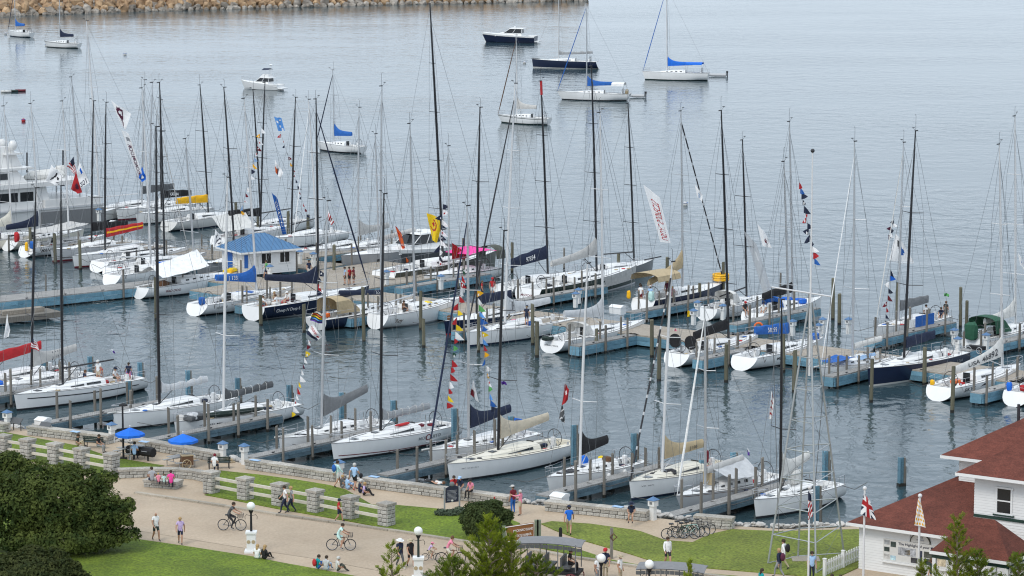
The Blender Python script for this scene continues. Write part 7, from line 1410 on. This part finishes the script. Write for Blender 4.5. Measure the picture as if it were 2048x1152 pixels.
o = thing('bollard', 'black bollard on a concrete pad beside the curving path', 'bollard', P(1121, 1087, G)); MB().tube([(0, 0, 0), (0, 0, .8), (0, 0, .93), (0, 0, .98)], [.1, .1, .09, .03], 10).build('post', K('black'), o, True); MB().tube([(0, 0, 0), (0, 0, .05)], .22, 12).build('pad', KERB, o)
o = thing('wooden_totem_post', 'weathered wooden post with carved diamond on the right lawn', 'post', P(1223, 1117, G)); ht = PY(1223, 1056, P(1223, 1117, G).y).z - G; MB().box((0, 0, ht / 2), (.18, .18, ht)).build('post', PILE, o); m = MB(); m.ring((.1, -.12, ht * .72), .2, .04, 'y', 4, 4); m.build('carved_diamond', K('brown'), o)
o = thing('easel_table', 'small black music stand in front of the wall sitter', 'stand', P(1256, 1041, G)); MB().tube([(0, 0, 0), (0, 0, .85)], .018, 5).build('stem', K('black'), o); MB().box((.05, 0, .88), (.6, .35, .03)).build('tray', K('canvas'), o); m = MB()
for a in range(3): m.tube([(0, 0, .15), (.22 * math.cos(a * 2.1), .22 * math.sin(a * 2.1), 0)], .012, 4)
m.build('feet', K('black'), o)
for x, y, lb in ((150, 864, 'blue display tablet on the first seawall'), (288, 884, 'blue display tablet on the seawall behind the umbrellas'), (510, 921, 'blue display tablet on the long seawall'), (748, 954, 'blue display tablet on the sunbathers wall'), (1236, 1014, 'blue display tablet beside the easel sitter')): o = thing('display_tablet', lb, 'panel', P(x, y, G + .64), R(-35)); MB().box((0, 0, .03), (.7, .35, .03)).build('panel', K('lblue'), o); MB().box((0, 0, .008), (.5, .2, .016)).build('foot', K('grey'), o)
o = thing('life_ring', 'orange life ring on the pier edge by the black covered boom', 'life ring', P(1517, 664, 1.0)); m = MB(); m.ring((0, 0, .45), .33, .09, 'y', 16, 6); m.build('ring', K('orange'), o, True); m = MB(); m.box((0, .03, .2), (.06, .06, .5)); m.build('stand', TRIM, o)
o = thing('red_cup', 'small red cup on the seawall beside the dark bush', 'cup', P(989, 998, G + .62)); MB().tube([(0, 0, 0), (0, 0, .14)], [.04, .055], 8).build('cup', K('red'), o)
o = thing('rope_heap', 'heap of yellow rope beside the pedestal between two seawalls', 'rope', P(457, 925, G)); 
for i in range(4): MB().ring((random.uniform(-.2, .2), random.uniform(-.15, .15), .06 + .07 * i), .24 - .03 * i, .035, 'z', 12, 4).build('coil', K('tan'), o)
o = thing('dark_metal_cart', 'black handcart with spoked wheels on the main pier by the numbered cover', 'cart', P(1952, 706, 1.0), R(-40)); MB().box((0, 0, .45), (1.5, .6, .3)).build('tub', K('black'), o)
for x in (-.5, .5): m = MB(); m.ring((x, -.34, .28), .26, .025, 'y', 14, 4); [m.tube([(x, -.34, .28), (x + .26 * math.cos(i), -.34, .28 + .26 * math.sin(i))], .01, 3) for i in range(6)]; m.build('wheel', K('lgrey'), o)
# carriages
def carriage(label, px, py, rz, z0=2.5):
    p = P(px, py, G); o = thing('horse_carriage', label, 'carriage', p, R(rz)); L_, W_ = 3.7, 1.7; n_ = 7
    top = M('carriage_canvas', (.20, .20, .205), .8, var=.08)
    rg = [[(-L_ / 2 + L_ * j / 10, -W_ / 2 + W_ * i / n_, z0 + .16 * math.sin(math.pi * i / n_) - .12 * (2 * j / 10 - 1) ** 2) for j in range(11)] for i in range(n_ + 1)]; m = MB(); m.loft(rg, False, False, False); m.loft([[(x, y, z - .04) for x, y, z in reversed(r_)] for r_ in rg], False, False, False); m.build('canopy', top, o, True)
    for i in range(14): x = -L_ / 2 + L_ * (i + .5) / 14; MB().box((x, -W_ / 2 - .01, z0 - .19 - .12 * (2 * x / L_) ** 2), (L_ / 14 - .02, .02, .2)).build('fringe_flap', K('dgrey'), o)
    for x in (-1.6, -.5, .5, 1.5):
        for y in (-.75, .75): MB().tube([(x, y, .9), (x, y, z0 - .03)], .03, 5).build('roof_post', K('mgrey'), o)
    MB().box((0, 0, .78), (3.3, 1.3, .14)).build('floor', K('black'), o)
    for x in (-1.1, -.1, .9): m = MB(); m.box((x, 0, 1.12), (.5, 1.3, .12)); m.box((x - .25, 0, 1.4), (.1, 1.3, .5)); m.build('seat', K('dgrey'), o)
    for x, r_ in ((-1.15, .5), (1.25, .42)):
        for y in (-.82, .82):
            m = MB(); m.ring((x, y, r_), r_ - .03, .03, 'y', 20, 4)
            for i in range(10): m.tube([(x, y, r_), (x + (r_ - .04) * math.cos(i * .628), y, r_ + (r_ - .04) * math.sin(i * .628))], .014, 3)
            m.build('wheel', K('maroon'), o)
    return p
cp = carriage('grey canopied horse carriage on the street behind the cedar', 1104, 1168, -14)
person('driver in black seated at the front of the grey carriage', 0, 0, 0, 'sit', 105, 'black', 'black', 'hair', 1.78, at=cp + Vector((.95, -.25, 1.15)), hat=('cap', 'black'))
carriage('second grey carriage roof at the bottom edge', 1345, 1222, -14)
# ------------------------------------------------------------------ vegetation
def leaf_mass(name, parent, blobs, n, size, mat, seed, up=.3, spray=False):
    rnd = random.Random(seed); vs_, fs_, k = [], [], 0; vol = [b[3] * b[4] * b[5] for b in blobs]; tot_ = sum(v ** .67 for v in vol)
    for b, v in zip(blobs, vol):
        cx, cy, cz, rx, ry, rz_ = b
        for _ in range(int(n * v ** .67 / tot_)):
            a = rnd.uniform(0, 2 * math.pi); u = rnd.uniform(-.55, 1); rr = rnd.uniform(.35, 1.0) ** .5 * 1.1 * (1 + .14 * math.sin(a * 5 + cx) * math.sin(u * 7 + cy)); s = math.sqrt(max(0, 1 - u * u))
            p = Vector((cx + rx * rr * s * math.cos(a), cy + ry * rr * s * math.sin(a), cz + rz_ * rr * u)); sz = size * rnd.uniform(.6, 1.4)
            nn = Vector((s * math.cos(a) + rnd.uniform(-.8, .8), s * math.sin(a) + rnd.uniform(-.8, .8), u + up + rnd.uniform(-.6, .6)))
            if nn.length < .05: nn = Vector((0, 0, 1))
            nn.normalize(); t1 = nn.orthogonal().normalized(); t1.rotate(__import__('mathutils').Quaternion(nn, rnd.uniform(0, 6.28))); t2 = nn.cross(t1); w_ = sz * .5
            vs_ += [p - t1 * sz, p - t2 * w_ + nn * sz * .12, p + t1 * sz, p + t2 * w_ + nn * sz * .12]; fs_.append((k, k + 1, k + 2, k + 3)); k += 4
    m = MB(); m.v = [tuple(v) for v in vs_]; m.f = fs_; m.m = [0] * len(fs_); return m.build(name, mat, parent, kind='stuff')
def leafmat(name, c0, c1, sc_=2.2):
    m = two_tone(name, c0, c1, sc_, .38, .62, .75, fine=.3, bscale=9); b = m.node_tree.nodes['Principled BSDF']; b.inputs['Specular IOR Level'].default_value = .25; return translucent(m, .4)
DKG = leafmat('dark_shrub_leaves', (.028, .052, .012), (.125, .155, .036), .9); MDG = leafmat('olive_shrub_leaves', (.035, .055, .014), (.12, .135, .04), 1.6); CED = leafmat('cedar_sprays', (.11, .165, .010), (.30, .35, .03), 2.0); CED2 = leafmat('cedar_sprays_dark', (.06, .105, .010), (.18, .23, .02), 2.0); BUSH = leafmat('round_bush_leaves', (.035, .06, .018), (.10, .13, .04), 2.0)
def shrub(label, cx, cy, name, blobs_px, n, size, mat, seed, cat='shrub', stems=5):
    o0 = P(cx, cy, G); o = thing(name, label, cat, o0); bl_ = []
    for x, y, Yo, rw, rh in blobs_px:
        c = PY(x, y, o0.y + Yo); s = F / (o0.y + Yo); bl_.append((c.x - o0.x, c.y - o0.y, c.z - G, rw / s, rw / s * .95, rh / s))
    rnd = random.Random(seed)
    for i in range(stems):
        b = rnd.choice(bl_); m = MB(); st_ = Vector((b[0] * .5 + rnd.uniform(-.5, .5), b[1] * .5, 0)); m.tube([st_, st_.lerp(Vector(b[:3]), .5) + Vector((rnd.uniform(-.4, .4), 0, .1)), Vector(b[:3]) + Vector((0, 0, b[5] * .5))], [.09, .06, .02], 6); m.build('trunk', K('brown'), o)
    if stems > 8:
        m = MB()
        for i in range(70):
            b = rnd.choice(bl_); a = rnd.uniform(0, 6.28); c = Vector(b[:3]); e_ = c + Vector((b[3] * 1.25 * math.cos(a), -abs(b[4] * 1.2 * math.sin(a)), b[5] * rnd.uniform(-.4, 1.35))); m.tube([c * .8, (c + e_) / 2 + Vector((0, 0, .08)), e_], [.03, .016, .005], 4)
        m.build('twigs', M('twig_bark', (.17, .14, .10), .9), o, kind='stuff')
    leaf_mass('crown', o, bl_, n, size, mat, seed); return o
def clumps(outline, n, r0, r1, seed, depth=2.5):
    rnd = random.Random(seed); xs = [p[0] for p in outline]; ys = [p[1] for p in outline]; o_ = []
    def inside(x, y):
        c = False; k = len(outline)
        for i in range(k):
            (x1, y1_), (x2, y2_) = outline[i], outline[i - 1]
            if (y1_ > y) != (y2_ > y) and x < (x2 - x1) * (y - y1_) / (y2_ - y1_) + x1: c = not c
        return c
    while len(o_) < n:
        x, y = rnd.uniform(min(xs), max(xs)), rnd.uniform(min(ys), max(ys))
        if inside(x, y): r_ = rnd.uniform(r0, r1); o_.append((x, y, (1 - (y - min(ys)) / (max(ys) - min(ys))) * depth * 1.2 - depth * .5 + rnd.uniform(-.6, .6), r_ * rnd.uniform(.9, 1.3), r_ * rnd.uniform(.65, .95)))
    return o_
bx = clumps([(-40, 930), (10, 915), (60, 922), (110, 925), (160, 935), (205, 948), (240, 965), (258, 1000), (262, 1040), (256, 1080), (215, 1098), (150, 1098), (60, 1098), (-40, 1100)], 170, 9, 26, 5, 3.0) + [(40, 1010, 0, 80, 70), (120, 1015, 0, 80, 70), (195, 1030, 0, 55, 55), (120, 1070, -.5, 100, 30), (210, 1075, -.5, 40, 26)] or [(20, 975, 3, 70, 50), (80, 960, 2, 75, 48), (150, 965, 1, 70, 52), (205, 985, 0, 65, 55), (235, 1020, -1, 42, 60), (120, 1010, -1, 95, 60), (30, 1030, 0, 70, 60), (190, 1045, -1.5, 60, 45), (130, 1060, -1, 70, 40), (-20, 990, 1, 60, 60), (225, 1062, -1.5, 45, 30), (60, 1000, 1, 80, 60)]
shrub('huge dark green spreading shrub at the left', 130, 1100, 'spreading_shrub', bx, 75000, .115, DKG, 1, stems=12)
shrub('olive green rounded shrub at the lower left corner', 70, 1165, 'rounded_shrub', clumps([(-30, 1110), (30, 1105), (75, 1095), (120, 1112), (160, 1135), (170, 1170), (-30, 1180)], 70, 8, 20, 8, 2.0) + [(60, 1150, 0, 90, 40)], 30000, .10, MDG, 2)
shrub('round dark green bush beside the historical marker', 968, 1074, 'round_bush', clumps([(925, 1040), (940, 1015), (965, 1002), (995, 1005), (1012, 1025), (1015, 1050), (1000, 1066), (960, 1072), (935, 1062)], 80, 7, 15, 9, 1.4) + [(968, 1042, 0, 40, 30), (975, 1025, 0, 30, 22)], 26000, .085, BUSH, 3)
shrub('low grey-green plant bed under the historical marker', 900, 1031, 'plant_bed', [(882, 1026, 0, 12, 8), (900, 1027, 0, 14, 8), (918, 1024, .2, 14, 10), (932, 1026, 0, 12, 8)], 2600, .07, M('lavender_leaves', (.06, .085, .05), .85, var=.3, scale=6), 4, 'plants', 2)
def cedar(label, px, top, base, rw, n, seed, mat, Yb):
    """young cedar with pointed leader, drooping sprays; base lies below the frame"""
    o0 = P(px, base, G); tp = PY(px, top, o0.y).z - G; s = F / o0.y; rw = rw / s; rnd = random.Random(seed); o = thing('cedar_tree', label, 'tree', o0); MB().tube([(0, 0, 0), (.05, 0, tp * .5), (0, 0, tp * .97)], [.11, .07, .012], 7).build('trunk', M('cedar_bark', (.20, .16, .12), .9, var=.2, scale=6), o)
    m = MB(); limbs = MB(); nb = int(n / 26) + 14
    for i in range(nb):
        f = ((i + rnd.random()) / nb) ** .85; z = tp * (1 - f * .95); a = i * 2.399 + rnd.uniform(-.6, .6); r_ = rw * (.10 + .9 * f ** .75) * rnd.choice((.45, .7, .9, 1.0, 1.15, 1.3)); rise = r_ * rnd.uniform(.25, .75) + .12
        p0 = Vector((0, 0, max(.1, z - .3 * r_))); p2 = Vector((r_ * math.cos(a), r_ * math.sin(a), z + rise - .2 * r_)); p1 = (p0 + p2) / 2 + Vector((0, 0, -.12 * r_)); limbs.tube([p0, p1, p2], [.028, .018, .005], 4)
        k2 = max(4, int(r_ / .10))
        for q in range(k2):
            s_ = .3 + .75 * q / k2; c = p0 * (1 - s_) ** 2 + p1 * 2 * s_ * (1 - s_) + p2 * s_ * s_; d = (p2 - p1).normalized()
            for h_ in range(3):
                tw = (d + Vector((rnd.uniform(-.9, .9), rnd.uniform(-.9, .9), rnd.uniform(-.35, .75)))).normalized(); tl2 = rnd.uniform(.16, .42) * (1.15 - .5 * s_)
                sd_ = tw.cross(Vector((rnd.uniform(-.5, .5), rnd.uniform(-.5, .5), 1))).normalized()
                for g in range(7):
                    b0 = c + tw * (tl2 * g / 6); sg = 1 if g % 2 else -1; dd = (tw + sd_ * sg * .75).normalized() if g < 6 else tw; ln = .15 * (1 - .4 * g / 6) * rnd.uniform(.7, 1.2); w2 = dd.cross(tw.cross(sd_)).normalized() * .024
                    m.add([b0, b0 + dd * ln * .55 + w2, b0 + dd * ln, b0 + dd * ln * .55 - w2], [(0, 1, 2, 3)])
    m.build('crown', mat, o, kind='stuff'); limbs.build('limbs', M('cedar_bark', None), o, kind='stuff'); return o
cedar('bright green young cedar in front of the harbour sign', 978, 1038, 1235, 74, 2600, 1, CED, 0); cedar('low bushy cedar at the left foot of the harbour sign', 1022, 1074, 1238, 62, 1500, 11, CED, 0); cedar('dark green cedar to the left of the sign cedar, at the bottom', 905, 1120, 1240, 85, 1700, 2, CED2, 0); cedar('small pale cedar sapling left of the globe lamp at the bottom', 783, 1092, 1230, 46, 420, 3, CED, 0)
cedar('small cedar by the carriage at the bottom edge', 1075, 1118, 1240, 70, 1200, 4, CED2, 0); cedar('tall young cedar in front of the red roof', 1910, 1038, 1250, 62, 1300, 5, CED, 0); cedar('low cedar left of the display boards at the bottom', 1842, 1128, 1235, 40, 600, 6, CED, 0); cedar('green cedar at the lower right corner', 2034, 1112, 1240, 60, 1000, 7, CED2, 0); cedar('cedar tip between the carriages at the bottom edge', 1378, 1128, 1240, 22, 260, 8, CED, 0); cedar('cedar at the foot of the red roof, lower right', 1952, 1105, 1245, 60, 1100, 9, CED2, 0)
